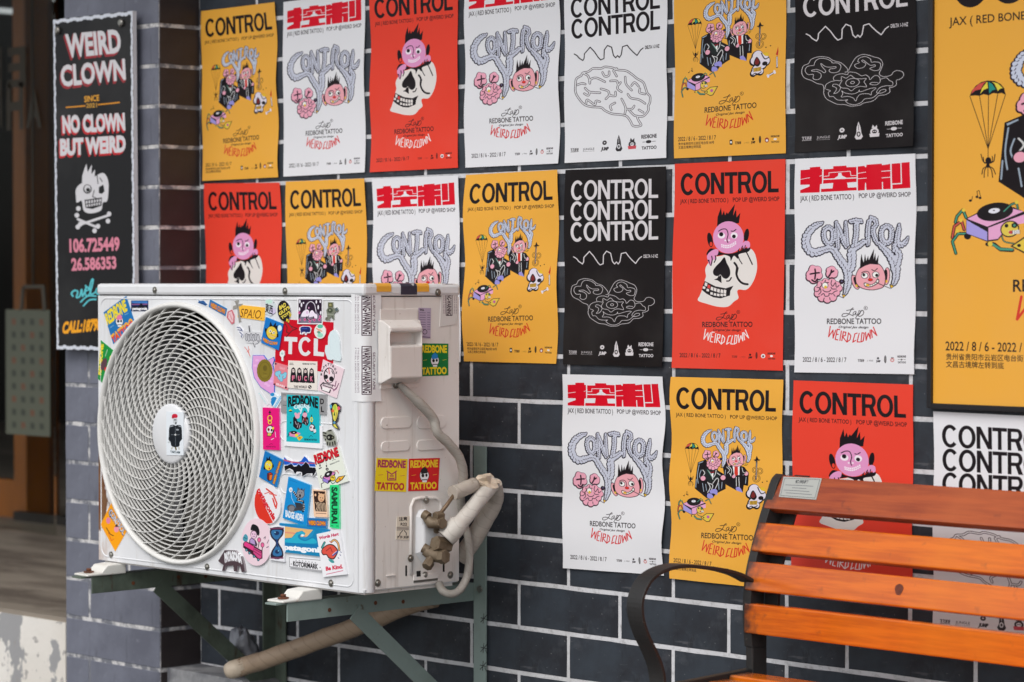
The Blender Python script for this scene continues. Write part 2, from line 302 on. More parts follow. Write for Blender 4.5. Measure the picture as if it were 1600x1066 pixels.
def art_white():
    c = poster(720, 1018, WHITE, Q_W3); draw_head_cn(c); draw_sub(c); c.view(1240, 330, 7.105)
    draw_smoke(c); draw_brainhead(c); draw_face(c); draw_foot(c); return c
def art_red():
    c = poster(720, 1018, RED, Q_R2); c.view(1040, 240, 2.961)
    c.arial('CONTROL', (63,93), (521,79), (64,192), INK, .205)
    c.text('JAX ( RED BONE TATTOO )', (62,211), (286,205), (62,230), INK, .006); c.text('POP UP @WEIRD SHOP', (307,203), (523,198), (308,223), INK, .006)
    c.view(1050, 310, 6.272); k = (24, 16, 22)
    # skull
    c.blob([(480,560),(540,545),(620,530),(700,500),(765,492),(805,540),(825,620),(825,700),(800,790),(760,860),(715,895),(650,892),(632,915),(645,975),(600,1010),(540,1060),(440,1060),(330,1030),(248,998),(275,940),(300,870),(318,800),(330,760),(322,700),(340,650),(400,600)], CREAM)
    c.poly([(330,760),(322,700),(345,640),(420,570),(480,560),(480,900),(300,900),(318,810)], CREAM)
    c.poly([(330,1030),(248,998),(300,870),(400,950)], CREAM)
    c.blob([(508,575),(530,630),(560,690),(562,750),(530,785),(495,775),(470,745),(440,760),(405,745),(400,705),(430,660),(470,620)], k); c.poly([(455,750),(470,800),(480,828),(440,800),(408,795),(440,780)], k); c.poly([(462,750),(478,755),(480,828),(455,800)], k)
    c.line([(530,808),(555,805),(575,775)], 12, k, sm=True)
    c.line([(605,630),(630,670),(625,740),(650,800),(690,832),(735,840)], 20, k, sm=True); c.line([(640,680),(628,760),(660,805)], 14, k, sm=True)
    c.poly([(318,808),(420,860),(520,880),(595,855),(565,905),(560,950),(470,978),(400,968),(330,930),(290,895),(300,850)], k)
    for i, (x, y) in enumerate([(322,820),(350,842),(380,862),(410,872),(442,882),(475,888),(505,890)]):
        c.poly([(x-2,y),(x+22,y+8),(x+18,y+42),(x-8,y+32)], (220,70,70) if i == 1 else CREAM)
    for x, y in [(300,858),(335,882),(372,915),(405,925),(437,930),(470,930),(500,928)]: c.poly([(x,y),(x+24,y+5),(x+22,y+30),(x-4,y+24)], CREAM)
    # dark collar and hair lines on skull
    c.blob([(370,490),(430,500),(480,530),(560,540),(640,520),(700,490),(760,480),(740,520),(650,545),(640,590),(600,560),(570,610),(560,570),(500,550),(450,560),(400,560),(350,560),(335,540)], k)
    c.line([(640,560),(655,600),(680,640)], 9, k, sm=True); c.line([(720,520),(745,570),(780,645)], 11, k, sm=True); c.line([(700,470),(680,510)],14,k); c.line([(650,480),(640,530)],12,k)
    for x, y, rx, ry, ro in ((368,405,26,72,-.18),(722,360,24,66,.15)): c.ell(x, y, rx, ry, k, ro)
    c.ell(378,446,13,22,RED)
    c.poly([(435,270),(440,180),(472,88),(482,165),(500,120),(512,165),(528,135),(540,150),(608,55),(590,170),(620,105),(625,185),(662,140),(648,240)], k)
    c.ell(546, 380, 150, 158, PNK2)
    c.blob([(345,600),(340,560),(370,520),(420,495),(450,505),(445,545),(430,560),(425,600),(400,600),(385,650),(365,655)], PNK2); c.line([(378,655),(390,600),(385,565)], 10, k, sm=True); c.line([(410,625),(425,590),(420,560)], 10, k, sm=True); c.poly([(345,600),(362,600),(372,655)], k)
    c.blob([(660,500),(675,450),(710,415),(750,425),(757,470),(735,488),(725,470),(700,495),(690,478)], PNK2); c.line([(668,500),(685,465)], 8, k); c.line([(705,490),(712,460)], 8, k)
    c.ell(478,362,36,30,(238,228,236)); c.ell(602,362,34,32,(238,228,236)); c.ell(476,350,20,20,k); c.ell(600,371,18,18,k)
    c.line([(450,320),(485,300),(525,302),(543,350),(532,400),(542,432)], 8, k, sm=True); c.line([(572,318),(595,320),(620,302)], 8, k, sm=True); c.circles([(516,410,9),(552,408,9)], (238,225,235))
    for i in range(9):
        t = i / 8; x = 482 + 132 * t; y = 455 + 14 * math.sin(t * 3.1) - 28 * t * t
        c.poly([(x-7,y-9),(x+7,y-9),(x+6,y+5),(x-6,y+5)], (240,230,238)); c.poly([(x-5,y+10),(x+9,y+8),(x+8,y+22),(x-4,y+24)], (240,230,238))
    c.view(1040, 240, 2.961); col = INK
    c.o = (1040, 240)
    # footer: place with the affine of this design
    q = Canvas.view
    def pre(p):  # crop C of the white sheet (8x) -> this crop
        x = p[:, 0]; y = p[:, 1]
        return np.stack([(x - 408) / (1087 - 408) * (399 - 166) + 166, (y - 228) / (296 - 228) * 24 + 778], 1)
    c.view(1040, 240, 2.961, pre)
    draw_script(c, col); c.text('REDBONE TATTOO', (408,228), (1087,226), (408,296), col, .014); c.text('Original Jax design', (555,318), (930,322), (555,346), col, .012, shear=.35); hand_text(c, (235,225,225), None)
    c.view(1040, 240, 2.961)
    c.text('2022 / 8 / 6 - 2022 / 8 / 7', (61,923), (250,925), (61,942), col, .008)
    c.text('花花派派', (302,936), (328,936), (302,944), (120,40,36), .03); c.text('J . NGLE', (340,938), (366,938), (340,944), (150,50,44)); c.ell(388,931,5,5,col); c.text('JUMP', (380,939), (398,939), (380,947), col, .05)
    c.ell(418,934,5,16,(110,40,36)); c.ell(449,937,10,10,(225,225,225)); c.ell(449,938,5,5,(120,60,60)); c.text('REDBONE', (470,921), (506,921), (470,929), col, .03); c.ell(488,937,7,5,(235,225,225)); c.text('TATTOO', (471,946), (505,946), (471,953), col, .03)
    return c
def art_orange():
    c = poster(1000, 1414, YEL, Q_O4); k = (26, 20, 24); gry = (150, 165, 180)
    c.view(1040, 580, 3.135)
    c.arial('CONTROL', (55,80), (541,96), (56,184), INK, .205)
    c.text('JAX ( RED BONE TATTOO )', (50,204), (292,214), (50,222), INK, .006); c.text('POP UP @WEIRD SHOP', (314,215), (547,224), (314,233), INK, .006)
    V = (1050, 660, 6.27)
    aff = lambda sx, sy, ax, ay, bx, by: (lambda p: np.stack([(p[:, 0] - ax) * sx + bx, (p[:, 1] - ay) * sy + by], 1))
    c.view(*V)
    c.poly([(248,395),(322,368),(345,400),(345,440),(440,470),(520,520),(525,655),(430,702),(400,745),(340,748),(225,650)], k)
    c.poly([(490,425),(540,380),(560,400),(700,440),(746,500),(740,625),(698,618),(690,690),(630,670),(525,612)], k)
    c.poly([(254,400),(300,384),(300,392),(258,410)], gry)
    for p in ([(262,420),(250,520),(258,600)],[(285,470),(270,520),(282,560)],[(240,560),(235,640)],[(300,600),(312,680)],[(330,610),(340,670)],[(455,600),(460,660)],[(490,590),(485,650)],[(560,430),(545,480),(560,520)],[(585,470),(600,500),(575,530)],[(520,470),(515,540)],[(720,540),(715,600)],[(650,560),(655,610)],[(675,450),(700,480),(690,520)]): c.line(p, 7, gry, sm=True)
    c.view(*V, aff(.454, .4545, 85, 60, 272, 45)); draw_smoke(c, (200,206,224), (34,28,50), 11)
    c.view(*V)
    # suits
    c.poly([(330,450),(400,470),(440,460),(470,520),(440,570),(380,590),(330,560),(310,500)], (34,40,40))
    for p in ([(300,470),(320,500),(300,530)],[(345,470),(385,520),(400,560)],[(430,470),(420,520),(400,545)],[(440,500),(470,520)],[(350,590),(375,640),(350,690)],[(400,600),(440,550),(455,580),(425,650)],[(360,600),(400,620),(380,680)]): c.line(p, 8, (205,205,205), sm=True)
    c.line([(345,470),(390,540)], 7, (70,120,100)); c.poly([(385,505),(405,500),(402,540),(388,530)], (235,235,235)); c.poly([(375,485),(390,492),(410,482),(412,498),(390,498),(376,500)], (150,30,40))
    c.circles([(305,552,24),(498,545,24),(600,532,18),(720,505,20)], k, 5); c.circles([(305,552,24),(498,545,24),(600,532,18),(720,505,20)], PNK)
    c.blob([(345,740),(350,700),(385,705),(405,735),(380,748)], (150,145,215)); c.blob([(370,672),(420,655),(445,675),(440,715),(410,700),(380,700)], (150,145,215)); c.blob([(625,640),(660,640),(688,690),(660,680),(628,668)], (150,145,215))
    c.poly([(585,420),(660,425),(655,520),(605,520)], (238,238,238)); c.poly([(606,430),(638,430),(642,515),(622,528),(606,510)], (205,55,40))
    c.poly([(520,420),(585,440),(600,510),(580,540),(530,530)], (30,24,28)); c.poly([(655,440),(700,460),(720,500),(680,520),(655,520)], (30,24,28))
    for p in ([(530,440),(560,470),(540,500)],[(545,430),(580,470),(570,520)],[(560,500),(575,530)],[(680,450),(690,490),(720,500)],[(625,540),(628,630)],[(650,540),(655,640)]): c.line(p, 6, (215,215,215), sm=True)
    c.view(*V, aff(.46, .47, 130, 605, 290, 275)); draw_brainhead(c, ow=10)
    c.view(*V, aff(.43, .47, 640, 425, 532, 222)); draw_face(c)
    # guitar stick, skull, candle
    c.view(*V)
    c.line([(822,350),(815,560)], 16, (60,55,60)); c.poly([(822,332),(848,385),(826,372),(800,388)], k); c.line([(795,372),(852,372)],8,k)
    for x, y, r in ((852,480,24),(805,470,22),(820,552,32)): c.line(circle_pts(x, y, r), 15, k, closed=True); c.line(circle_pts(x, y, r), 8, YEL, closed=True)
    c.line([(822,400),(817,550)], 7, (140,140,150))
    sk = [(800,660,50),(860,690,48),(770,700,40),(840,740,50),(790,790,42),(830,815,26),(760,820,24),(880,720,40)]
    c.circles(sk, k, 10, -4, 6); c.circles(sk, (222,215,228)); c.blob([(790,668),(828,730),(800,765),(760,730)], k); c.blob([(792,680),(815,725),(790,745),(770,725)], (120,40,40))
    c.poly([(845,640),(900,640),(910,680),(870,670)], (225,185,50)); c.line([(835,640),(870,700),(910,690)], 9, k, sm=True); c.ell(870,745,26,20,k); c.poly([(755,775),(835,770),(830,810),(760,812)], (215,170,60))
    for x in range(762, 835, 14): c.line([(x,774),(x-2,808)], 4, k)
    c.line([(740,845),(775,825),(800,838),(835,820)], 8, k, sm=True)
    c.poly([(978,672),(990,640),(1000,600),(1004,650),(998,690)], (190,50,40)); c.line([(990,700),(992,800)], 16, k); c.line([(990,700),(992,795)], 10, (225,220,230)); c.line([(905,870),(965,845)], 20, k); c.line([(908,868),(962,846)], 12, (225,220,230)); c.circles([(900,865,9),(905,878,9),(965,835,9),(970,850,9)], (225,220,230), 2)
    for x, y in ((880,590),(925,580)): c.circles([(x,y,6)], k)
    # the parachute, spider, notes and turntable follow the large print
    aw, bw, az, bz = 0.6271, -2.9926, -0.8407, 0.6486
    c2 = Canvas(1000, 1414, YEL); c2.a = c.a
    def big(p):
        w = onplane_arr(p, 1, -0.012); return np.stack([(w[:, 0] - bw) / aw * 1000, (w[:, 2] - bz) / az * 1414], 1)
    c2.base = big; c2.view(1460, 0, 5.33)
    top = [(295,800),(310,760),(345,715),(390,685),(440,672),(500,675),(550,700),(580,735),(594,790)]
    hub = (442, 675); sc = [(295,803),(375,795),(450,790),(528,778),(592,788)]
    c2.poly(top + [(560,775),(528,780),(490,775),(450,795),(410,785),(375,798),(335,795)], k)
    for a, b, col, m in ((0,1,(205,80,72),(305,785)),(1,2,(225,205,70),(378,785)),(2,3,(40,140,130),(452,780)),(3,4,(225,205,70),(520,765))):
        p, q = sc[a], sc[b]; e0 = top[1] if a == 0 else hub
        lo = {0: [(305,785),(320,745),(370,700),(436,676),(410,700),(385,745),(340,755)], 1: [(380,785),(395,735),(440,678),(446,735),(410,750)], 2: [(455,782),(450,680),(480,700),(512,745),(480,755)], 3: [(528,760),(500,700),(475,680),(530,695),(570,735),(545,742)]}[a]
        c2.poly(lo, col)
    J = (447, 1240)
    for x, y in sc: c2.line([(x, y), J], 4.5, k)
    c2.line([J, (445, 1470)], 4.5, k)
    c2.view(1460, 200, 4.843)
    c2.ell(408,248,22,26,k); c2.ell(405,285,14,16,k)
    for p in ([(395,265),(370,255),(352,200)],[(395,268),(375,262),(370,222)],[(420,262),(440,250),(437,215)],[(422,268),(450,250),(458,200)],[(398,290),(368,310),(360,350)],[(400,292),(380,320),(376,375)],[(412,292),(432,320),(440,375)],[(414,290),(445,310),(462,350)]): c2.line(p, 6, k, sm=True)
    for x, y in ((272,550),(322,522),(345,530)): c2.ell(x, y, 11, 9, k)
    c2.line([(282,548),(288,520)], 4, k); c2.line([(328,520),(322,480),(338,474),(352,530)], 4, k)
    grn = (70,150,125)
    for p, col in (([(240,680),(215,620),(170,670),(158,715)],grn),([(225,770),(205,705),(150,745),(135,830)],(200,85,75)),([(235,800),(180,800),(135,860),(162,950)],grn)):
        c2.line(p, 24, k); c2.line(p, 13, col)
    c2.circles([(220,622,12),(200,700,12),(175,780,12)], (225,195,70), 2); c2.ell(250,820,26,24,k)
    c2.poly([(240,685),(330,640),(500,600),(600,600),(690,640),(690,690),(640,730),(560,760),(480,850),(400,862),(240,800)], k)
    c2.poly([(247,688),(345,640),(480,610),(600,612),(676,632),(540,690),(400,748)], (228,165,205)); c2.poly([(242,695),(400,785),(400,855),(242,798)], (165,155,222)); c2.poly([(408,755),(690,650),(690,720),(560,740),(480,840),(408,850)], (228,165,205))
    c2.line([(280,712),(340,745),(400,780)], 12, k)
    c2.ell(458,635,138,68,k,-.15); c2.ell(452,627,44,20,(225,225,235),-.15); c2.ell(450,624,8,4,k)
    c2.line([(525,632),(580,580),(620,565),(632,610)], 18, k); c2.line([(525,632),(580,580),(620,565),(632,610)], 9, grn); c2.circles([(622,562,13)], (225,195,70), 2)
    c2.line([(690,600),(760,560),(800,640)], 20, k); c2.line([(690,600),(760,560),(800,640)], 10, grn)
    c2.line([(400,880),(450,880),(500,920),(590,925)], 30, k); c2.line([(440,880),(500,918),(590,920)], 18, grn); c2.circles([(422,878,16)], (225,195,70), 3)
    c2.poly([(575,895),(700,810),(860,800),(760,950),(700,960)], k); c2.poly([(592,894),(705,818),(840,810),(750,940),(700,948)], (225,195,70)); c2.ell(640,890,14,12,k); c2.ell(730,870,30,26,(190,90,160))
    c2.ell(570,765,72,62,k,-.3); c2.ell(570,765,64,54,(222,198,80),-.3); c2.ell(605,738,22,20,k); c2.ell(605,738,10,10,grn); c2.ell(545,740,14,14,k); c2.poly([(560,780),(640,770),(650,800),(570,806)], (235,235,235)); c2.ell(578,790,16,13,(190,60,60)); c2.line([(510,820),(530,860),(600,875)], 12, k, sm=True); c2.line([(510,820),(530,860),(600,875)], 6, (110,160,120), sm=True)
    for x in range(590, 650, 14): c2.line([(x,775),(x,802)], 3, k)
    c.a = c2.a
    def pre(p):
        x = p[:, 0]; y = p[:, 1]
        X = (x - 408) / (1087 - 408) * (425 - 171) + 171
        return np.stack([X, (y - 228) / (296 - 228) * 26 + 792 + (X - 171) * .055], 1)
    c.view(1040, 580, 3.135, pre)
    draw_script(c, INK); c.text('REDBONE TATTOO', (408,228), (1087,226), (408,296), INK, .014); c.text('Original Jax design', (555,318), (930,322), (555,346), INK, .012, shear=.35); hand_text(c, (208,50,36), None)
    c.base = lambda p: p * np.array([1000, 1414]); c.view(0, 0, 1)
    c.text('2022 / 8 / 6 - 2022 / 8 / 7', (.040,.897), (.385,.897), (.040,.917), INK, .008)
    c.text('贵州省贵阳市云岩区电台街 80号', (.042,.926), (.37,.926), (.042,.937), INK, .003); c.text('文昌古境牌左转到底', (.042,.943), (.25,.943), (.042,.954), INK, .003)
    b = .52; y = .935
    c.poly([(b-.012,y-.012),(b+.012,y-.012),(b+.012,y+.012),(b-.012,y+.012)], k); c.ell(b,y,.008,.006,(230,230,230))
    c.text('花花派派', (.555,y), (.61,y), (.555,y+.01), INK, .03); c.text('J . NGLE', (.635,y+.002), (.68,y+.002), (.635,y+.009), (150,110,50)); c.ell(.715,y-.01,.01,.007,k); c.text('JUMP', (.697,y), (.733,y), (.697,y+.01), INK, .05)
    c.ell(.775,y-.006,.01,.018,(70,55,40)); c.ell(.835,y-.002,.018,.012,(150,60,50)); c.ell(.835,y,.01,.006,(225,225,225)); c.text('REDBONE', (.87,y-.022), (.945,y-.022), (.87,y-.014), INK, .03); c.ell(.908,y-.004,.014,.005,(230,225,220)); c.text('TATTOO', (.872,y+.005), (.943,y+.005), (.872,y+.013), INK, .03)
    return c
def draw_stack(c, fg, bgc):
    # three stacked words, wave, small caption; in the crop of the black sheet
    c.view(870, 260, 3.23)
    for (a, b, d) in (((69,74),(510,62),(69,172)), ((69,180),(510,169),(69,277)), ((69,285),(511,274),(69,382))): c.arial('CONTROL', a, b, d, fg, .195)
    c.view(880, 360, 7.107)
    c.line([(108,298),(140,318),(165,350),(205,378),(218,355),(222,305),(285,238),(330,290),(375,360),(400,388),(436,375),(440,280),(475,235),(520,258),(540,350),(565,378),(585,355),(605,378),(625,350),(640,262),(690,250),(720,290),(760,335),(800,372),(840,315),(868,295)], 11, fg)
    c.text('DELTA 1-3 HZ', (888,274), (1048,270), (888,310), fg, .03)
def draw_stack_logos(c, fg, alt):
    c.view(870, 260, 3.23); y = 940
    c.text('花花派派', (60,932), (101,933), (60,943), fg, .03); c.line([(62,948),(100,948)], 2, fg); c.text('JUNGLE', (122,933), (178,934), (122,944), fg); c.line([(122,950),(178,951)], 1, fg)
    c.ell(229,914,11,11,fg); c.ell(229,914,4,3,alt); c.text('JUMP', (210,936), (250,937), (210,951), fg, .06, shear=.3)
    c.poly([(300,880),(309,910),(312,935),(318,950),(310,962),(290,962),(283,950),(290,935),(292,905)], fg); c.ell(300,938,8,12,alt); c.ell(300,938,4,7,fg); c.line([(300,895),(300,920)],2,alt)
    c.poly([(355,915),(360,900),(368,912),(378,902),(378,918)], fg); c.ell(367,932,18,17,fg); c.ell(367,932,10,9,alt); c.ell(363,931,3,3,fg); c.ell(371,931,3,3,fg); c.poly([(345,940),(388,940),(386,956),(348,956)], fg if alt[0] < 99 else (200,80,90))
    c.text('REDBONE', (413,890), (490,890), (413,908), fg, .035); c.ell(450,926,14,8,fg); c.line([(420,926),(433,926)], 2, fg); c.line([(467,926),(485,926)], 2, fg); c.text('TATTOO', (415,948), (490,948), (415,963), fg, .035)
def art_black():
    c = poster(720, 1018, (24,19,20), Q_K2); fg = (212,207,210); draw_stack(c, fg, (24,19,20)); c.view(880, 360, 7.107); w = 5
    for p in ([(75,660),(90,620),(135,600),(160,560),(230,540),(310,555),(350,585),(380,600),(430,620),(470,660),(490,690),(490,715),(465,718)],
              [(500,705),(530,640),(570,580),(630,555),(690,570),(740,592),(790,615),(815,665),(800,720),(785,765),(820,795),(890,790),(920,755),(960,748),(1005,770),(1010,810),(975,838),(945,845),(945,890),(905,912),(880,915),(885,955),(840,980),(780,985),(730,1030),(640,1045),(600,1064),(520,1066),(460,1045),(390,1035),(330,1000),(290,970),(268,920),(270,880),(262,830),(210,810),(160,775),(100,745),(75,700),(75,660)],
              [(185,620),(200,580),(240,558),(300,570),(345,600),(350,615),(400,620),(430,655),(410,705),(360,715),(325,700),(330,675),(380,670),(378,655),(320,655),(280,640),(248,610),(255,640),(290,690),(275,708),(255,690),(210,668),(165,672),(170,682),(215,690),(248,720),(240,760),(205,772),(175,755),(178,715),(130,712),(105,670),(125,630),(185,625)],
              [(585,620),(600,590),(650,578),(700,605),(712,640),(745,640),(790,655),(795,690),(780,725),(740,728),(705,712),(700,700),(745,685),(740,670),(700,670),(650,625),(630,610),(625,625),(660,650),(640,685),(590,692),(560,670),(560,650),(600,635),(585,622)],
              [(365,790),(360,765),(385,740),(440,732),(490,745),(500,722),(540,725),(580,740),(620,770),(660,765),(690,790),(700,815),(740,780),(780,790),(795,840),(760,872),(700,862),(720,845),(770,850)],
              [(280,870),(290,830),(330,805),(385,795),(430,800),(435,760),(480,780),(520,755),(560,790),(620,800),(665,800),(645,830),(660,860),(665,885),(610,875),(565,885),(525,912),(490,885),(440,875),(415,850),(440,800)],
              [(800,820),(850,810),(880,840),(910,860),(905,895),(850,890),(790,905),(760,950),(800,960),(845,945),(840,925),(800,930),(770,965),(720,1000),(650,1005),(620,1035),(560,1055),(500,1040),(470,1010),(490,1000),(440,1000),(390,990),(355,955),(320,950),(310,910),(330,895),(290,875)],
              [(435,905),(470,930),(540,945),(590,930),(600,910),(610,930),(700,905),(755,905),(715,940),(710,970),(680,955),(610,955),(580,985),(565,1018),(540,985),(490,965),(430,965),(445,935),(435,905)],
              [(350,850),(360,830),(400,840),(425,870),(400,915),(360,925),(380,900),(385,870),(350,850)]): c.line(p, w, fg, sm=True)
    for rx, ry in ((64,42),(18,12)): c.line(circle_pts(537, 830, rx, ry), w, fg, closed=True)
    draw_stack_logos(c, fg, (24,19,20)); return c
def art_brain():
    c = poster(720, 1018, WHITE, Q_K2); draw_stack(c, INK, WHITE); draw_stack_logos(c, (50,46,50), WHITE)
    Hb = quad_h(Q_B1); S = np.array([720, 1018]); 
    def base(p):
        w = np.c_[p, np.ones(len(p))] @ Hb.T; return w[:, :2] / w[:, 2:] * S
    c.base = base; c.view(860, 0, 4.1)
    out = [(160,540),(165,505),(195,485),(205,468),(240,460),(270,440),(320,440),(345,430),(390,435),(430,450),(480,455),(520,480),(550,505),(590,530),(605,570),(615,600),(632,620),(630,660),(620,680),(620,710),(590,745),(552,750),(560,775),(575,805),(525,808),(505,775),(480,745),(440,735),(390,730),(345,710),(320,690),(260,685),(215,670),(180,630),(160,590)]
    ins = [[(250,535),(255,510),(290,500),(345,525)],[(330,465),(345,490),(370,485),(372,460)],[(400,455),(420,490)],[(380,520),(420,520),(430,545),(445,530)],[(430,545),(425,570),(450,590)],[(475,495),(480,540),(515,580)],[(515,550),(535,530),(560,555)],[(600,605),(565,595),(568,570)],[(220,565),(250,590),(315,595)],[(320,570),(365,585),(375,610),(410,615),(412,590)],[(350,635),(375,610)],[(215,600),(240,612),(250,590)],[(225,665),(235,640),(280,672),(288,648),(312,652)],[(385,705),(378,680),(408,660)],[(450,635),(475,690),(470,730)],[(490,605),(510,630),(560,640),(600,665)],[(530,680),(515,700),(478,700)],[(560,705),(588,722)],[(500,710),(530,740),(550,745)],[(210,470),(240,490),(250,530)],[(170,545),(200,535),(222,540)],[(420,440),(400,455)]]
    for w, col in ((14, (52,40,48)), (7, WHITE)):
        c.line(out, w, col, closed=True, sm=True)
        for p in ins: c.line(p, w, col, sm=True)
    return c
# ---------------------------------------------------------------- the air conditioner's own frame
XL, XR, YF, YB, ZB, ZT = -5.042, -4.105, -0.467, -0.198, -0.640, 0.0027
FCX, FCZ, FR, HUBR = XL + .3008, ZB + .3066, .294, .0675
V1 = (150,430,3.948); V2 = (150,660,3.948); V3 = (340,440,4.4417); V4 = (340,660,3.95); V5 = (385,460,11.84); V6 = (440,460,9.69)
V7 = (385,555,7.352); V8 = (400,690,9.693); V9 = (380,770,7.612); V10 = (230,620,9.69); C5 = (550,420,4.1); C6 = (560,660,3.808)
def vp(V, pts): return [(x / V[2] + V[0], y / V[2] + V[1]) for x, y in pts]
STK = []   # (label, outline in photo pixels)
def st(label, V, out): STK.append((label, vp(V, out)))
def ellp(x, y, rx, ry, rot=0, n=20): return [tuple(q) for q in circle_pts(x, y, rx, ry, n, rot)]
SEA = (28, 112, 176); YY = (238, 212, 40); OR = (240, 150, 40); PUR = (60, 40, 70)
def mini_skull(c, x, y, s, cap):
    c.ell(x, y, .30*s, .38*s, (20,20,24)); c.ell(x, y, .27*s, .35*s, (232,232,236)); c.ell(x-.09*s, y, .09*s, .11*s, (20,20,24)); c.ell(x+.13*s, y-.02*s, .07*s, .10*s, (20,20,24)); c.poly([(x-.2*s,y-.1*s),(x-.22*s,y-.35*s),(x,y-.55*s),(x+.2*s,y-.4*s),(x+.2*s,y-.15*s)], cap)
    c.poly([(x-.15*s,y+.2*s),(x+.18*s,y+.18*s),(x+.15*s,y+.42*s),(x-.12*s,y+.42*s)], (232,232,236)); c.line([(x-.13*s,y+.27*s),(x+.15*s,y+.26*s)], .05*s, (20,20,24))
def art_front():
    sx = 1 / (XR - XL); sz = 1 / (ZT - ZB); W, H = 2000, 1372
    def base(p):
        w = onplane_arr(p, 1, YF); return np.stack([(w[:, 0] - XL) * sx * W, (ZT - w[:, 2]) * sz * H], 1)
    c = Canvas(W, H, (222,223,226), base); k = (26,22,28)
    v = lambda V: c.view(*V)
    # TCL plate first (it lies under other stickers)
    v(V3); o = [(468,262),(806,283),(802,640),(398,572),(404,440)]; st('red square sticker with large white letters TCL', V3, o); c.poly(o, (200,6,34))
    v(V6); wl = (222,222,224)
    c.poly([(45,640),(243,650),(240,722),(165,716),(160,908),(105,904),(110,712),(42,708)], wl)
    t = np.radians(np.linspace(38, 322, 30)); cx, cy = 362, 790
    c.poly([(cx+104*math.cos(a), cy+146*math.sin(a)) for a in t] + [(cx+52*math.cos(a), cy+92*math.sin(a)) for a in t[::-1]], wl)
    c.poly([(492,665),(556,672),(550,868),(650,880),(645,942),(487,930)], wl)
    # blue tattoo shop card
    v(V1); o = [(48,230),(188,128),(242,292),(108,427)]; st('blue tilted card with yellow REDBONE TATTOO lettering and a skull in a pink cap', V1, o); c.poly(o, SEA)
    c.text('REDBONE', (55,245), (180,152), (70,308), YY, .05, bulge=.15); c.text('TATTOO', (92,375), (222,262), (106,420), (238,170,50), .05); c.text('TATTOO', (96,388), (226,278), (106,420), (225,60,40), .04)
    mini_skull(c, 146, 285, 80, (225,120,160)); c.line([(88,325),(110,310)],2,(200,220,230)); c.line([(180,245),(200,235)],2,(200,220,230))
    o = [(218,156),(324,156),(324,223),(218,223)]; st('small navy patagonia label with a mountain skyline', V1, o); c.poly(o, (24,40,90)); c.poly([(222,160),(320,160),(320,175),(222,172)], (60,120,190)); c.poly([(222,178),(320,176),(320,182),(222,184)], (150,90,140)); c.poly([(222,200),(240,188),(262,195),(280,170),(295,190),(320,184),(320,220),(222,220)], (14,16,34)); c.text('patagonia', (226,198), (318,198), (226,214), (235,235,238), .05)
    o = [(30,400),(122,475),(62,686),(14,640)]; st('green card at the left edge with yellow lettering, cut by the corner', V1, o); c.poly(o, (20,140,60))
    c.text('REDBONE', (12,612), (28,420), (32,618), YY, .06); c.text('TATTOO', (44,668), (92,490), (62,678), YY, .06); c.ell(50,550,18,40,(90,60,70),.3); c.ell(66,582,12,16,(220,40,40)); c.line([(60,500),(72,460)],3,(200,220,200))
    v(V2); o = [(100,490),(201,655),(120,796),(30,630)]; st('orange diamond card with a small smoke CONTROL drawing', V2, o); c.poly(o, (244,160,20))
    c.line([(92,545),(88,580),(110,590)], 9, (90,90,110)); c.text('CONTROL', (92,528), (186,668), (76,560), (90,92,110), .06); c.text('CONTROL', (94,532), (184,666), (80,560), (205,208,222), .02); c.line([(118,600),(130,640)],7,(200,205,215)); c.ell(78,606,13,20,(220,130,160)); c.ell(128,660,15,18,(232,150,165)); c.poly([(118,645),(128,625),(140,645)], k); c.line([(66,650),(90,690),(110,700)],4,k); c.line([(78,680),(98,730),(112,720)],3,(210,70,40))
    v(V1); o = [(626,146),(660,155),(692,178),(688,194),(650,184),(628,166)]; st('tiny blue fish sticker by the grille rim', V1, o); c.poly(o, (224,226,230)); c.poly([(628,148),(645,160),(665,156),(690,182),(680,190),(655,180),(630,170),(638,160)], (40,90,150)); c.line([(640,168),(680,184)],3,(20,40,80))
    o = [(706,150),(810,206),(801,254),(697,196)]; st('small blue strip with orange lettering sloping down to the right', V1, o); c.poly(o, SEA); c.text('WEIRD CLOWN', (712,168), (802,214), (706,196), (120,50,30), .07); c.text('WEIRD CLOWN', (712,168), (802,214), (707,194), OR, .04)
    o = [(815,225),(842,212),(858,250),(856,295),(840,305),(808,262)]; st('pink shield shaped sticker', V1, o); c.poly(o, (200,110,120)); c.poly([(822,230),(838,222),(850,255),(848,290),(840,292),(818,262)], (226,190,195)); c.line([(828,240),(842,275)],3,(190,90,100))
    o = [(880,182),(1048,200),(1041,283),(876,260)]; st('amber strip with thin brown script lettering', V1, o); c.poly(o, (246,186,60)); c.text('SPA!O.', (895,205), (1030,218), (890,258), (110,64,20), .0, shear=.2)
    o = [(856,160),(884,152),(880,178),(906,176),(900,190),(884,194),(898,285),(884,292),(874,205),(846,210),(850,190),(868,184)]; st('grey cross shaped tape scrap', V1, o); c.poly(o, (150,146,140)); c.line([(870,170),(878,200)],3,(110,106,100))
    v(V3); o = [(335,128),(372,118),(402,150),(405,215),(372,240),(335,225)]; st('pale iridescent sticker with two characters', V3, o); c.poly(o, (205,214,218)); c.ell(385,205,22,25,(206,190,224),al=.8); c.ell(360,140,24,14,(186,226,208),al=.8); c.text('東西', (336,158), (388,178), (334,208), k, .02)
    o = [(190,345),(215,345),(216,305),(230,302),(238,345),(300,352),(305,400),(282,428),(262,432),(262,458),(250,430),(205,425),(190,400)]; st('grey bubble graffiti lettering sticker with a drip', V3, o); c.poly(o, (206,206,210)); c.line([(222,310),(228,350)],7,(60,60,66)); c.line([(250,425),(262,455)],4,(60,60,66))
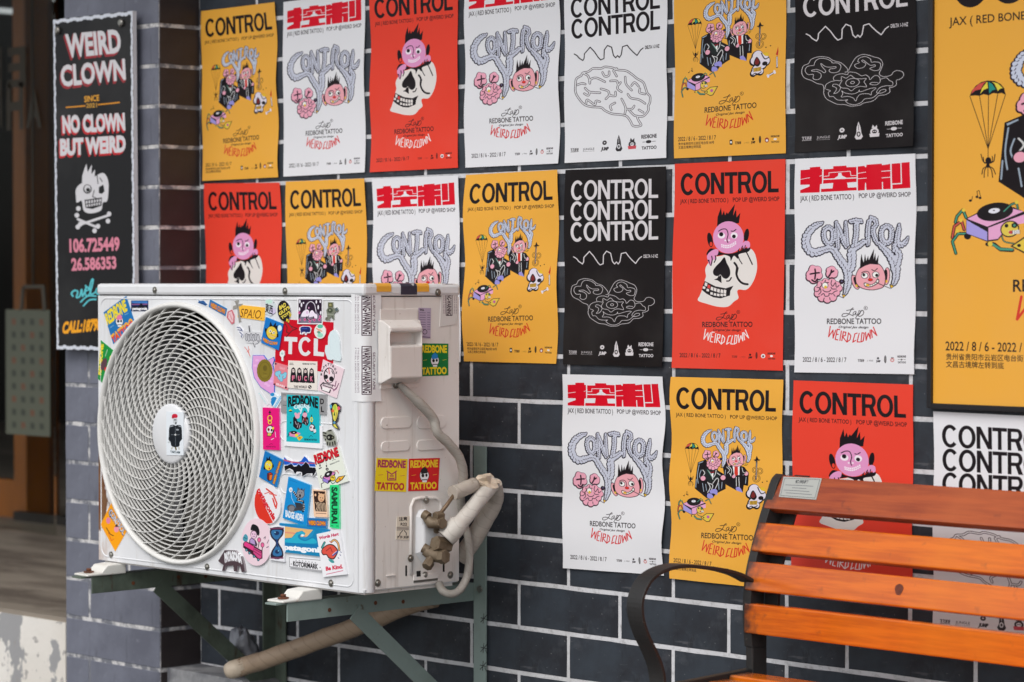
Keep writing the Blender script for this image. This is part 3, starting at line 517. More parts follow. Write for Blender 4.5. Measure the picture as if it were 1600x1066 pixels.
    for i in range(6): c.ell(205+i*16,385+(i%2)*6,11,26,(70,70,78)); c.ell(205+i*16,385+(i%2)*6,8,22,(200,200,206)); c.line([(204+i*16,370),(206+i*16,395)],2,(90,90,96))
    o = [(132,312),(150,300),(182,335),(186,365),(176,395),(158,372)]; st('little blue grey scribble sticker', V3, o); c.poly(o, (228,228,234))
    for p in ([(140,318),(160,322)],[(145,335),(172,340)],[(158,350),(178,372)],[(170,375),(172,388)],[(165,325),(176,345)]): c.line(p, 6, (70,80,120))
    c.line([(190,455),(210,480),(228,520)], 4, (215,90,80)); c.line([(205,490),(225,470)],3,(215,90,80)); c.line([(215,450),(220,500)],3,(215,90,80))
    # gold seal on pink paper
    v(V7); o = [(80,0),(205,0),(250,60),(320,20),(330,60),(310,110),(330,200),(330,440),(290,450),(170,370),(95,260),(70,140)]; st('ragged pink paper scrap with a blue crayon edge', V7, o); c.poly(o, (222,160,214)); c.line(o, 11, (70,110,200), closed=True)
    for x, y in ((130,60),(160,110),(260,350),(290,300),(230,330),(110,120)): c.ell(x,y,22,14,(238,190,230),al=.6)
    v(V3); c.ell(300,490,35,14,(70,110,200),al=0)
    v(V7); o = ellp(218,178,88,128,n=36); o = [(218+(x-218)*(1+.03*(i%2)), 178+(y-178)*(1+.03*(i%2))) for i,(x,y) in enumerate(o)]; st('round embossed gold seal', V7, o); c.poly(o, (128,112,36)); c.line(ellp(218,178,64,98,n=30), 5, (98,84,24), closed=True); c.ell(222,150,24,34,(104,90,28)); c.line([(200,205),(240,215)],8,(104,90,28)); c.line([(190,240),(245,236)],5,(150,134,60))
    c.text('STEEZY', (150,428), (238,560), (132,440), (150,215,215), .0, shear=.2)
    o = [(335,78),(503,128),(482,402),(318,340)]; st('salmon pink card with pale blue brain drawing', V7, o); c.poly(o, (222,130,140)); c.text('GIANT', (390,130), (455,150), (388,155), (232,170,180), .05); c.text('BRAIN', (352,318), (450,352), (350,340), (240,205,210), .06)
    for x,y,r in ((365,215,30),(400,250,36),(440,240,30),(385,200,22),(455,215,20),(410,285,20)): c.ell(x,y,r,r*1.1,(90,150,180)); 
    for x,y,r in ((365,215,24),(400,250,30),(440,240,24),(385,200,17),(455,215,15),(410,285,15)): c.ell(x,y,r,r*1.1,(130,200,222))
    c.line([(385,225),(392,250)],7,(190,60,90)); c.line([(430,240),(425,260)],7,(190,60,90))
    for x,y in ((345,100),(490,150),(330,335),(462,372)): c.ell(x,y,12,10,(80,30,50))
    # the world card
    o = [(490,60),(825,74),(820,407),(478,374)]; st('cream card with four cartoon figures above THE WORLD', V7, o); c.poly(o, (230,222,214))
    c.text('REDBONE TATTOO', (655,92), (805,96), (655,108), k, .02); c.line([(505,92),(545,94)],5,k); c.line([(505,108),(550,110)],5,k)
    for i, ch in enumerate('FUCK'):
        x = 548 + i * 70; y = 200 + i * 3
        c.poly([(x-32,y+40),(x-22,y-40),(x,y-62),(x+22,y-40),(x+32,y+40),(x+36,y+112),(x-36,y+112)], k); c.ell(x,y-20,15,20,(225,205,200)); c.ell(x-5,y-22,3,4,k); c.ell(x+6,y-22,3,4,k); c.text(ch, (x-16,y+36), (x+16,y+37), (x-16,y+88), (226,120,150), .05); c.poly([(x-4,y+104),(x+4,y+104),(x,y+116)],(230,222,214))
    c.line([(660,150),(672,170)],4,k); c.line([(712,150),(700,172)],4,k); c.text('THE WORLD', (553,350), (705,352), (553,378), k, .02); c.ell(738,366,20,20,k); c.ell(732,360,6,8,(230,222,214)); c.ell(746,372,6,6,(230,222,214))
    v(V7); o = [(890,48),(1132,160),(1046,497),(830,402)]; st('pale pink card with a line drawn skull and lettering in an arch', V7, o); c.poly(o, (232,208,216))
    for a, ch in zip(np.linspace(-175, -15, 9), 'ROTATTROX'): c.text(ch, *( (lambda x,y: ((x-10,y-16),(x+12,y-10),(x-14,y+8)))(960+86*math.cos(R(a)), 235+128*math.sin(R(a))) ), k, .04)
    c.ell(960,235,64,92,k); c.ell(962,235,54,82,(232,214,220)); c.ell(925,250,22,26,k); c.ell(985,272,24,28,k); c.poly([(945,280),(955,305),(935,300)],(200,70,90)); c.line([(955,150),(962,215)],10,(210,70,90)); c.line([(925,180),(940,200)],8,k); c.line([(990,180),(1005,215)],8,k)
    c.poly([(900,315),(1005,345),(990,385),(885,350)], k); c.poly([(905,325),(995,350),(985,375),(892,345)], (232,214,220))
    for q in range(6): c.line([(910+q*14,325+q*4),(903+q*14,352+q*4)],3,k)
    c.line([(895,315),(862,345),(880,400),(965,430),(975,400)], 12, k); c.poly([(885,365),(968,388),(955,425),(878,400)], (240,235,235)); c.line([(990,380),(1020,400),(1050,370),(1070,325)], 9, (110,60,90)); c.line([(1000,340),(1030,360),(1040,300)], 9, (120,70,100)); c.line([(1010,410),(1045,385)],12,(150,100,130))
    # black oval
    v(V5); o = ellp(712,305,118,192,-.12) ; o = o + []; st('black oval sticker with yellow BAD GUYS TOYS lettering', V5, ellp(712,310,122,200,-.12)); c.ell(712,310,120,196,k,-.12)
    for q in ([(650,470),(655,530),(700,545),(700,500)],[(755,450),(750,500),(790,535),(800,480),(775,450)],[(810,380),(845,345),(850,400),(815,425)]): c.poly(q, (228,204,70))
    c.text('BAD', (618,222), (740,150), (630,290), (236,214,84), .05, shear=.0); c.text('GUYS', (605,345), (800,210), (630,392), (236,214,84), .05); c.text('TOYS', (650,415), (815,300), (672,462), (236,214,84), .05)
    o = [(715,520),(800,500),(860,590),(950,620),(890,680),(820,700),(745,790),(700,700)]; c.line([(720,540),(760,620),(745,700),(800,720)],22,(120,30,36)); c.line([(770,520),(830,590),(940,630),(840,680),(745,785)],16,(96,26,32)); c.line([(800,560),(870,650)],14,(90,60,60)); c.ell(530,130,16,40,(130,130,130),.5,al=.6)
    # framed card
    v(V6); o = [(253,48),(634,58),(634,456),(251,450)]; st('white framed square card of two hands over a dark arch', V6, o); c.poly(o, (234,232,236)); c.poly([(270,76),(622,78),(620,436),(268,432)], (40,22,44))
    for x,y,ry in ((290,110,28),(315,160,34),(345,130,14),(540,115,28),(600,110,22),(568,195,34),(285,225,28),(605,280,28),(510,225,14)): c.ell(x,y,12,ry,(232,228,236))
    c.blob([(300,420),(310,300),(360,250),(380,150),(450,105),(510,140),(545,260),(600,330),(600,430)], (120,112,130)); c.blob([(395,260),(400,170),(450,118),(505,160),(525,280),(500,330),(420,330)], (40,22,44)); c.line([(380,250),(395,160),(450,110),(510,150),(535,260)],8,(235,230,238),sm=True)
    c.blob([(310,330),(340,260),(400,230),(430,260),(420,330),(340,340)], (236,226,240)); c.blob([(440,270),(480,240),(520,290),(552,310),(545,370),(480,340),(430,345)], (236,226,240)); c.line([(395,340),(400,380),(450,385),(490,370),(495,340)],16,k,sm=True); c.line([(405,370),(450,392),(490,372)],7,(236,170,200),sm=True); c.ell(400,275,18,22,(220,190,220)); c.ell(425,205,10,16,(200,140,180))
    for x,y in ((285,390),(365,385),(440,410),(510,390),(585,385),(280,280),(600,340)): c.ell(x,y,18,22,(222,110,160)); c.ell(x+2,y,8,10,(120,30,80))
    c.poly([(228,235),(250,235),(250,370),(228,368)], (30,120,170))
    o = [(715,120),(790,120),(795,200),(815,215),(850,195),(872,235),(862,262),(825,270),(805,300),(808,372),(790,388),(770,345),(745,350),(740,390),(670,390),(680,350),(705,345),(690,240),(715,205)]; st('drab green robot figure cut-out sticker', V6, o); c.poly(o, (120,124,110)); c.poly([(722,128),(786,128),(788,196),(722,194)], (84,84,50)); c.poly([(735,142),(770,142),(772,182),(736,180)], (150,146,100)); c.ell(750,245,40,36,(70,78,62)); c.ell(845,232,22,24,(90,104,110)); c.line([(700,300),(795,310)],14,(150,156,140)); c.line([(700,345),(700,380)],16,(90,80,74)); c.line([(780,330),(795,370)],14,(84,90,74)); c.ell(745,240,14,10,(160,164,140))
    o = [(285,500),(330,478),(440,484),(468,520),(455,575),(440,590),(400,590),(390,622),(365,612),(360,580),(335,610),(290,605),(300,560),(280,545)]; st('small blue buffalo sticker with a white edge', V6, o); c.poly(o, (232,232,238)); c.blob([(300,510),(340,490),(430,494),(452,525),(442,570),(395,575),(384,600),(372,570),(330,575),(318,600),(305,560)], (34,42,110)); c.line([(320,520),(400,520)],10,(60,90,180)); c.line([(350,545),(440,545)],8,(16,18,44))
    o = ellp(597,562,90,112); st('white oval sticker with green leaves', V6, o); c.poly(o, (230,228,224)); c.ell(600,485,42,30,(90,190,160)); c.ell(600,620,44,34,(150,214,190)); c.line([(545,520),(625,560)],16,(224,140,110)); c.line([(550,570),(600,530)],12,(230,160,130)); c.ell(580,575,26,18,(100,150,130))
    o = [(790,540),(830,548),(870,610),(895,720),(900,860),(915,960),(905,1012),(840,1005),(790,985),(770,1000),(712,985),(690,930),(668,860),(680,770),(715,765),(720,640),(750,570)]; st('pale blue white blank ghost shaped sticker', V6, o); c.poly(o, (214,228,232)); c.line([(790,620),(825,670)],2,(190,206,212)); c.line([(820,720),(840,715)],2,(190,206,212)); c.line([(740,900),(790,920),(850,990)],2,(190,206,212)); c.line([(760,640),(745,760),(770,860)],2,(190,206,212))
    v(V3); o = [(440,490),(455,474),(472,484),(474,510),(464,525),(464,552),(450,550),(450,528),(438,512)]; st('tiny pale bulb sticker', V3, o); c.poly(o, (226,232,232)); c.ell(456,500,9,8,(140,190,180),al=.7)
    # blue head sticker
    v(V5); o = [(378,418),(705,545),(620,1038),(288,895)]; st('blue card with a round yellow spiky haired face', V5, o); c.poly(o, (18,116,196)); c.poly([(440,600),(470,500),(490,560),(510,590),(570,515),(565,585),(600,570),(590,650)], (12,12,20)); c.ell(492,715,112,128,(12,12,20),-.2); c.ell(492,715,98,122,(226,196,70),-.2); c.ell(380,665,16,40,(12,12,20)); c.ell(598,760,18,40,(12,12,20))
    c.ell(462,680,26,26,(240,236,220)); c.ell(525,712,26,24,(240,236,220)); c.ell(462,682,12,12,k); c.ell(530,714,12,12,k); c.line([(440,745),(480,770),(560,790)],16,(200,120,50),sm=True); c.line([(445,750),(485,774),(555,792)],6,(240,236,220),sm=True); c.ell(488,725,10,12,(40,30,60))
    c.ell(638,625,38,55,(214,236,240)); c.poly([(604,665),(625,690),(650,660)], (214,236,240)); c.text('WEIRD CLOWN', (330,790), (600,880), (315,845), (120,50,30), .08, arc=.55); c.text('WEIRD CLOWN', (330,790), (600,880), (316,842), OR, .05, arc=.55)
    v(V7); o = [(290,440),(330,425),(345,450),(380,470),(395,455),(428,470),(405,530),(360,610),(320,590),(285,560),(300,520),(285,480)]; st('small sky blue leaping figure sticker', V7, o); c.poly(o, (214,228,236)); c.ell(312,452,24,20,(40,140,200)); c.blob([(290,520),(320,480),(360,490),(350,520),(330,560),(310,580)], (30,130,196)); c.line([(345,590),(410,480)],20,(40,150,210)); c.line([(345,590),(410,480)],7,(214,228,236)); c.line([(300,590),(320,560)],12,(30,130,196))
    # grey rating label, white backing, teal card
    o = [(412,428),(935,452),(930,684),(410,655)]; st('grey maker label mostly hidden by the teal card', V7, o); c.poly(o, (146,146,148)); c.text('D', (862,500), (905,502), (862,560), (30,30,32), .04); c.text('L', (870,590), (905,592), (870,650), (30,30,32), .04); c.line([(430,455),(470,457)],5,(90,90,92)); c.ell(455,500,22,26,(170,170,172)); c.line([(435,575),(475,578)],5,(60,60,62)); c.ell(742,458,8,6,(50,50,52))
    o = [(440,790),(885,812),(890,1050),(880,1075),(445,1040)]; st('plain white backing card under the teal card', V7, o); c.poly(o, (234,234,238))
    o = [(478,453),(848,474),(858,1013),(474,992)]; st('teal card headed REDBONE with two seated figures', V7, o); c.poly(o, (22,178,190)); c.text('REDBONE', (493,482), (838,500), (493,590), (14,18,22), .05, arc=-.22)
    aff = lambda a: (lambda p: np.stack([(p[:, 0] - 85) * a[0] + a[1], (p[:, 1] - 60) * a[2] + a[3]], 1))
    c.view(*V7, aff((.158,560,.13,560))); draw_smoke(c, (190,225,232), (240,240,245), 8)
    v(V7); c.poly([(552,720),(580,690),(600,760),(655,780),(650,830),(600,858),(552,820)], k); c.poly([(650,700),(680,680),(725,720),(732,780),(712,812),(650,780)], k)
    c.ell(600,700,28,30,PNK); c.ell(580,675,14,16,PNK); c.ell(620,672,12,14,PNK); c.ell(686,685,26,32,PNK); c.poly([(668,660),(685,636),(702,660)], k); c.line([(688,725),(690,755)],9,(200,50,50))
    for p in ([(575,760),(590,800)],[(610,780),(600,830)],[(630,800),(620,840)],[(670,730),(660,770)],[(710,740),(715,780)],[(690,770),(700,800)]): c.line(p, 6, (205,190,200))
    c.line([(762,690),(764,790)],9,k); c.ell(763,740,16,30,YY); c.ell(763,740,7,18,(22,178,190)); c.ell(770,835,34,44,k); c.ell(766,835,28,36,(226,220,224)); c.ell(756,830,10,12,(140,30,40)); c.ell(790,840,10,12,k); c.ell(800,870,16,22,(226,220,224)); c.line([(785,905),(812,890)],7,k); c.poly([(500,640),(518,622),(545,640)], YY); c.ell(522,645,20,6,k); c.ell(524,775,7,10,k)
    c.ell(550,905,52,34,k); c.poly([(505,890),(590,880),(640,900),(580,945),(510,930)], (218,140,180)); c.ell(560,888,36,18,k); c.ell(560,888,10,5,(230,230,230)); c.poly([(590,945),(640,925),(665,945),(620,985)], (232,190,50)); c.ell(628,950,10,8,(200,50,60)); c.ell(590,920,20,16,YY); c.line([(505,900),(490,940)],6,k)
    c.line([(735,945),(755,920),(775,935)],4,k); c.text('REDBONE TATTOO', (680,958), (825,964), (680,978), (10,30,34), .03)
    # magenta card
    c.view(0, 0, 1); o = [(412.2,636.6),(438.2,637.8),(439.2,703.6),(413,702.4)]; st('narrow magenta card with a skull and a guitar neck', (0,0,1), o); c.poly(o, (226,20,120)); v(V7)
    c.line([(284,640),(286,790)],9,k); c.poly([(284,635),(300,665),(268,665)],k); c.line(ellp(284,725,24,32),9,YY,closed=True); c.line(ellp(284,768,18,22),9,YY,closed=True); c.ell(288,860,46,54,k); c.ell(284,858,38,44,(226,222,226)); c.ell(270,855,13,18,(120,20,40)); c.ell(306,862,12,14,k); c.poly([(260,890),(310,895),(300,935),(250,930)], k); c.poly([(264,892),(304,897),(296,928),(256,924)], (214,190,90)); c.ell(320,840,12,16,YY); c.line([(345,880),(352,940)],7,(220,200,220)); c.line([(300,970),(330,955)],9,(220,200,220)); c.line([(275,1030),(300,1015),(318,1025)],4,(120,10,60)); c.text('REDBONE TATTOO', (243,1042), (352,1046), (243,1058), (110,10,60), .02)
    # small creatures on the right
    o = [(970,575),(1000,545),(1045,545),(1095,590),(1092,640),(1070,660),(1065,740),(1040,780),(1075,835),(1075,862),(1040,840),(1002,810),(1000,720),(985,650)]; st('multicoloured cartoon dog head sticker', V7, o); c.poly(o, k); c.blob([(1005,600),(1040,560),(1068,620),(1060,700),(1035,760),(1010,720)], (220,210,90)); c.ell(985,590,14,24,(90,170,200)); c.ell(1076,610,16,22,(226,90,120)); c.ell(1008,640,16,18,(226,110,60)); c.ell(1030,600,18,34,(170,200,70)); c.poly([(1010,800),(1035,790),(1068,845),(1030,828)], (220,210,90)); c.ell(1025,775,14,16,(90,150,190)); c.poly([(1030,640),(1036,700),(1018,690)],(40,90,50)); c.line([(1052,660),(1042,740)],6,(150,110,40))
    o = [(888,880),(930,880),(950,860),(990,850),(1015,890),(1035,930),(1050,1000),(1045,1040),(940,1042),(930,1000),(905,960)]; st('black and white scribbled monster sticker', V7, o); c.poly(o, (150,152,140)); c.ell(975,945,40,36,(24,24,22)); c.ell(1000,945,26,22,(24,24,22)); c.ell(962,945,12,14,(150,152,140)); c.ell(1006,945,10,10,(120,120,100))
    for p in ([(900,890),(930,900)],[(960,870),(990,865)],[(925,965),(915,985)],[(950,1000),(945,1030)],[(975,1005),(975,1035)],[(1005,1000),(1010,1035)],[(1030,990),(1036,1025)],[(900,920),(930,930)]): c.line(p, 14, (36,36,32))
    # second block
    v(V8); o = [(155,138),(437,280),(335,697),(64,535)]; st('blue tilted card with a yellow face and a small red box', V8, o); c.poly(o, (18,116,186)); c.poly([(175,300),(185,230),(205,265),(235,215),(235,275),(260,270),(255,320)], (12,12,20)); c.ell(212,362,66,80,(12,12,20)); c.ell(212,362,58,74,(228,204,60)); c.ell(190,345,14,14,(230,230,220)); c.ell(232,355,14,14,(230,230,220)); c.ell(190,346,6,7,k); c.ell(234,356,6,7,k); c.ell(222,408,12,14,(190,50,40)); c.ell(148,400,12,26,(12,12,20)); c.ell(278,370,12,28,(12,12,20)); c.poly([(190,480),(240,460),(278,488),(262,585),(218,600),(188,570)], k); c.poly([(200,485),(240,470),(268,490),(222,505)], (190,50,36)); c.poly([(225,512),(268,500),(256,575),(224,588)], (232,120,40)); c.poly([(198,495),(218,510),(214,585),(194,565)], (120,40,30))
    c.text('WEIRD CLOWN', (300,655), (405,310), (265,640), (120,50,30), .1); c.text('WEIRD CLOWN', (296,648), (398,312), (272,640), (240,170,50), .05)
    o = [(440,225),(500,255),(560,300),(640,300),(700,290),(745,215),(790,240),(820,290),(930,310),(940,440),(925,490),(880,535),(850,500),(790,495),(720,535),(700,470),(640,500),(575,450),(530,420),(455,445)]; st('fish shaped sticker with mountains, blue above and black below', V8, o); c.poly(o, (226,226,230))
    c.poly([(446,232),(500,285),(560,330),(640,318),(705,292),(755,222),(800,262),(820,300),(925,320),(925,385),(446,350)], (24,90,196)); c.poly([(446,265),(560,300),(700,312),(925,322),(925,340),(700,335),(560,320),(446,290)], (180,80,110))
    c.poly([(452,370),(500,360),(555,340),(600,380),(635,375),(670,345),(705,375),(740,350),(775,310),(820,350),(835,390),(920,395),(935,440),(905,500),(875,530),(880,480),(790,485),(722,530),(720,470),(690,455),(640,455),(615,495),(580,430),(530,405),(460,440)], (14,14,22)); c.line([(452,360),(500,352),(555,325),(600,368),(635,360),(670,335),(705,362),(740,340),(775,300),(820,340),(838,380),(920,385)],6,(214,224,236))
    o = [(885,195),(1275,72),(1422,600),(1000,738)]; st('white tilted card with red REDBONE lettering and a turntable', V8, o); c.poly(o, (226,230,218)); c.text('REDBONE', (895,215), (1255,85), (925,345), (90,10,20), .06, arc=-.0); c.text('REDBONE', (892,212), (1252,82), (920,335), (206,20,40), .05)
    c.poly([(1040,245),(1065,225),(1095,245),(1070,268)],k); c.line([(1075,280),(1092,345)],3,k); c.ell(1090,370,10,16,k); c.ell(992,362,10,20,k); c.line([(980,410),(1012,395)],14,k); c.ell(1100,418,22,22,k); c.ell(1100,418,8,8,(226,230,218)); c.line([(1175,290),(1205,270),(1228,275)],5,(60,60,60)); c.text('REDBONE TATTOO', (1140,340), (1282,284), (1146,356), (60,60,60), .02)
    c.poly([(1030,540),(1150,440),(1230,470),(1200,560),(1110,640),(1030,600)], k); c.poly([(1040,545),(1150,450),(1222,475),(1150,560),(1130,590)], (214,130,190)); c.poly([(1036,555),(1120,580),(1110,630),(1040,600)], (150,130,210)); c.ell(1118,492,66,42,k,-.6); c.ell(1114,492,22,15,(226,226,226),-.6); c.ell(1185,555,44,46,k); c.ell(1185,552,38,40,(230,200,60)); c.ell(1175,540,10,12,k); c.ell(1200,548,8,10,k); c.poly([(1215,600),(1270,530),(1380,510),(1330,580),(1250,630)], k); c.poly([(1228,598),(1275,540),(1360,518),(1320,575),(1250,618)], (236,180,50)); c.ell(1290,570,16,14,(200,60,60)); c.line([(1020,560),(1000,540),(1010,510)],8,k); c.line([(1050,620),(1010,640),(1020,700)],9,k); c.line([(1150,600),(1180,640),(1220,620)],12,(60,110,100)); c.line([(1200,450),(1250,440),(1275,480)],10,(190,70,60))
    v(V4); o = ellp(317,503,82,125,-.08,30); st('round patagonia sticker, white above and red below', V4, o); c.poly(o, (230,228,232)); c.poly([(x, y) for x, y in ellp(317,503,80,122,-.08,40) if (y - 400) > (x - 240) * 1.9 - 5 ] , (216,52,36)); c.text('patagonia', (272,400), (374,590), (252,418), (206,30,40), .05)
    c.line([(310,410),(350,440),(375,500),(370,530)],9,(216,70,60)); c.line([(330,440),(372,450)],6,(216,70,60)); c.line([(300,440),(330,430)],5,(216,70,60)); c.line([(350,470),(365,520)],8,(216,52,36))
    c.view(0,0,1); o = [(453.1,744.8),(487.8,758),(481.5,821.5),(478,822.5),(444,809.4)]; st('bright blue card of a grey striped cat on a log', (0,0,1), o); c.poly(o, (18,138,206)); v(V8)
    c.line([(530,580),(590,600),(645,620)],4,(20,90,150)); c.ell(550,730,28,38,(226,230,236)); c.ell(552,735,8,8,k); c.line([(555,770),(565,860),(605,940)],5,(226,230,236)); c.line([(590,760),(640,830),(680,880)],26,k)
    for i in range(5): c.line([(588+i*18,775+i*24),(606+i*16,755+i*24)],8,(230,230,230))
    c.ell(698,790,62,74,(70,72,80)); c.ell(698,790,54,66,(136,138,146)); c.poly([(650,740),(655,690),(690,725)],(90,92,100)); c.poly([(730,740),(765,705),(755,770)],(90,92,100)); c.poly([(700,730),(722,700),(728,740)],(24,60,110)); c.ell(690,820,14,24,k); c.ell(676,770,6,6,k); c.ell(715,775,6,6,k)
    c.line([(650,885),(740,905)],30,k); c.line([(655,885),(735,903)],8,(230,230,230)); c.poly([(610,920),(700,930),(745,960),(720,1050),(640,1040)], (50,54,64)); c.line([(740,930),(752,1000),(735,1060)],26,k)
    for i in range(4): c.line([(735,945+i*30),(760,950+i*30)],8,(230,230,230))
    c.ell(560,1010,66,56,(70,72,80),.4); c.ell(560,1010,56,46,(120,122,130),.4); c.ell(560,1008,22,20,(90,92,100),.4)
    v(V9); c.ell(595,185,50,46,(84,86,94)); c.ell(595,185,36,32,(120,122,130)); c.line([(640,200),(720,180)],34,(60,62,70)); c.text('BADGE AIDEN', (522,205), (735,262), (520,280), (232,232,236), .05); c.line([(665,340),(725,362)],5,(20,90,150))
    c.view(0,0,1); o = [(490.3,764.3),(511.5,766.3),(514.8,808.3),(493,807.4)]; st('peach card with a brown striped animal', (0,0,1), o); c.poly(o, (240,200,168)); c.poly([(492.2,767),(510.3,768),(512.8,799.5),(494.8,798.8)], (52,32,26)); v(V8); c.ell(925,808,14,20,(240,190,150)); c.ell(1012,850,50,64,(222,176,136)); c.poly([(965,800),(975,765),(1000,795)],(222,176,136)); c.poly([(1030,800),(1065,785),(1060,840)],(222,176,136)); c.ell(1000,850,7,8,k); c.ell(1035,855,7,8,k); c.line([(1000,885),(1030,890)],8,(140,50,40))
    v(V9)
    for i in range(7): c.line([(880+i*18,110+i*2),(900+i*16,160),(880+i*20,215)],6,(236,208,176),sm=True)
    c.line([(885,242),(1005,248)],6,(90,60,50))
    c.view(0,0,1); o = [(518,757.6),(532,757.6),(533,826.5),(517.8,824)]; st('narrow bright green card with upright black lettering', (0,0,1), o); c.poly(o, (40,214,128)); c.text('SAMURAI', (529.5,761), (529.5,818), (521,761), (16,70,44), .05); v(V9); c.line([(1062,392),(1088,394)],6,(16,70,44)); c.line([(1128,394),(1150,396)],6,(16,70,44))
    o = [(450,358),(785,382),(1042,436),(1030,470),(930,757),(515,707),(515,402),(448,384)]; st('patagonia sticker with a curling turquoise wave', V9, o); c.poly(o, (30,140,190)); c.poly([(450,362),(1040,438),(1035,462),(450,386)], (24,126,186)); c.poly([(515,400),(850,440),(780,520),(515,540)], (226,180,120)); c.line([(520,470),(620,480),(760,520)],14,(220,140,120)); c.poly([(515,560),(600,530),(650,470),(720,450),(760,480),(745,510),(705,500),(700,540),(760,560),(840,520),(880,440),(960,455),(900,560),(930,757),(515,707)], (22,128,176)); c.blob([(520,560),(600,535),(650,480),(715,458),(752,485),(735,520),(705,490),(670,510),(690,550),(760,575),(850,540),(890,600),(700,600),(520,590)], (40,170,200)); c.ell(725,505,20,12,(232,240,244)); c.poly([(515,590),(920,620),(925,680),(515,670)], (20,120,176)); c.text('patagonia', (500,612), (985,652), (500,672), (240,240,244), .06)
    o = [(780,296),(1014,310),(1008,424),(780,402)]; st('small flat blue strip with orange lettering above the wave', V9, o); c.poly(o, (24,110,176)); c.text('WEIRD CLOWN', (795,330), (1000,342), (795,378), (120,50,30), .1); c.text('WEIRD CLOWN', (796,331), (998,343), (796,376), OR, .05)
    o = ellp(180,585,182,283,n=34); st('round pale pink sticker of a child riding a toy train', V9, o); c.poly(o, (232,206,216)); c.blob([(110,440),(130,375),(190,395),(215,460),(200,510),(150,450)], (24,22,28)); c.ell(148,495,40,52,(40,30,40)); c.ell(146,500,34,46,(228,190,214)); c.ell(132,490,5,6,k); c.ell(160,492,5,6,k); c.line([(135,520),(158,520)],4,k); c.poly([(95,560),(120,530),(165,560),(190,610),(180,640),(90,600)], (60,50,70)); c.poly([(100,565),(120,540),(155,565),(165,620),(105,595)], (180,150,200)); c.poly([(20,600),(50,570),(250,690),(250,780),(205,800),(20,650)], (60,20,40)); c.poly([(30,600),(50,582),(150,640),(140,690),(32,630)], (222,60,130)); c.poly([(150,650),(240,700),(238,770),(208,788),(140,715)], (206,70,130))
    for p in ([(155,670),(230,712)],[(150,695),(225,745)]): c.line(p,6,(60,20,40))
    for x,y in ((60,680),(95,715),(150,755),(200,795)): c.ell(x,y,16,18,(40,60,80)); c.ell(x,y,8,9,(100,180,190))
    for x,y in ((210,560),(250,620)): c.ell(x,y,22,30,(60,20,40)); c.ell(x,y,17,24,(226,100,150)); c.line([(x,y+28),(x-10,y+90)],9,(60,20,40))
    c.blob([(15,540),(45,490),(75,520),(70,570),(30,575)], (70,150,170)); c.line([(30,530),(60,545)],6,(30,50,60)); c.line([(265,540),(285,520),(280,550)],6,(50,40,60)); c.line([(305,600),(325,560)],6,(50,40,60)); c.line([(300,650),(320,640)],9,(50,40,60))
    o = [(334,402),(516,394),(512,822),(336,796)]; st('white card with a dark blue ornate hourglass', V9, o); c.poly(o, (228,228,234)); c.blob([(345,430),(430,405),(500,425),(495,500),(440,580),(490,680),(495,760),(430,790),(350,765),(360,690),(410,600),(350,520)], (40,30,50)); c.blob([(360,450),(430,440),(485,450),(475,500),(420,560),(365,510)], (50,110,160)); c.blob([(380,690),(430,620),(475,690),(480,740),(420,755),(375,735)], (50,110,160)); c.line([(345,425),(500,420)],16,(120,60,90)); c.line([(350,775),(495,775)],16,(120,60,90)); c.ell(420,480,30,24,(30,50,90)); c.ell(425,700,26,24,(30,50,90)); c.ell(400,470,8,8,(120,190,220)); c.ell(440,690,8,8,(120,190,220)); c.line([(420,560),(430,640)],20,(30,60,110))
    o = [(564,764),(965,798),(962,935),(566,882)]; st('black outlined KOTORIMARK label', V9, o); c.poly(o, (230,230,234)); c.line([(570,770),(960,803),(958,928),(572,876)],4,k,closed=True); c.text('KOTORIMARK', (615,812), (912,850), (614,868), k, .04); c.ell(592,846,6,8,(120,120,120)); c.ell(936,888,6,8,(120,120,120))
    for i in range(7): c.poly([(640+i*38,806+i*5),(650+i*38,790+i*5),(664+i*38,808+i*5)], (170,170,176))
    o = [(895,490),(1162,433),(1252,970),(972,1002)]; st('white tilted card reading Words Hurt Be Kind around a red head', V9, o); c.poly(o, (232,232,236)); c.text('Words Hurt', (920,522), (1155,470), (924,556), (196,50,90), .05); c.text('Be Kind.', (1002,880), (1205,850), (1005,925), (206,40,70), .05); c.line([(1012,968),(1208,925)],7,(196,70,110))
    c.blob([(950,690),(985,640),(1040,610),(1100,620),(1150,680),(1140,730),(1100,790),(1040,780),(1010,740),(970,740)], k); c.blob([(958,690),(990,648),(1040,620),(1095,630),(1140,685),(1130,725),(1095,778),(1045,768),(1015,730),(975,728)], (216,84,70)); c.line([(1010,690),(1060,650),(1080,700)],7,(110,30,40)); c.line([(1090,740),(1140,700)],22,(70,80,150)); c.line([(1085,735),(1130,695)],8,(220,200,210)); c.line([(960,650),(990,590)],26,k); c.line([(962,650),(990,592)],17,(70,160,160)); c.blob([(1035,790),(1090,800),(1105,830),(1070,830)], (60,150,150)); c.line([(1075,580),(1110,560),(1150,600),(1165,680)],24,k,sm=True); c.line([(1075,580),(1110,560),(1150,600),(1165,680)],15,(226,170,110),sm=True); c.line([(1050,575),(1070,595)],8,(200,60,50))
    for x,y in ((1150,770),(1172,735),(1180,700)): c.line([(x,y),(x+10,y+10)],7,(60,70,120))
    v(V4); o = [(15,855),(40,812),(55,788),(120,790),(160,830),(172,870),(180,918),(160,925),(150,885),(135,888),(132,918),(112,918),(108,880),(90,885),(62,885),(55,912),(38,918),(48,880),(30,868)]; st('brown bear sticker with white PATAGONIA lettering on its back', V4, o); c.poly(o, (76,60,66)); c.text('PATAGONIA', (52,812), (160,820), (56,862), (226,226,230), .09, arc=-.35)
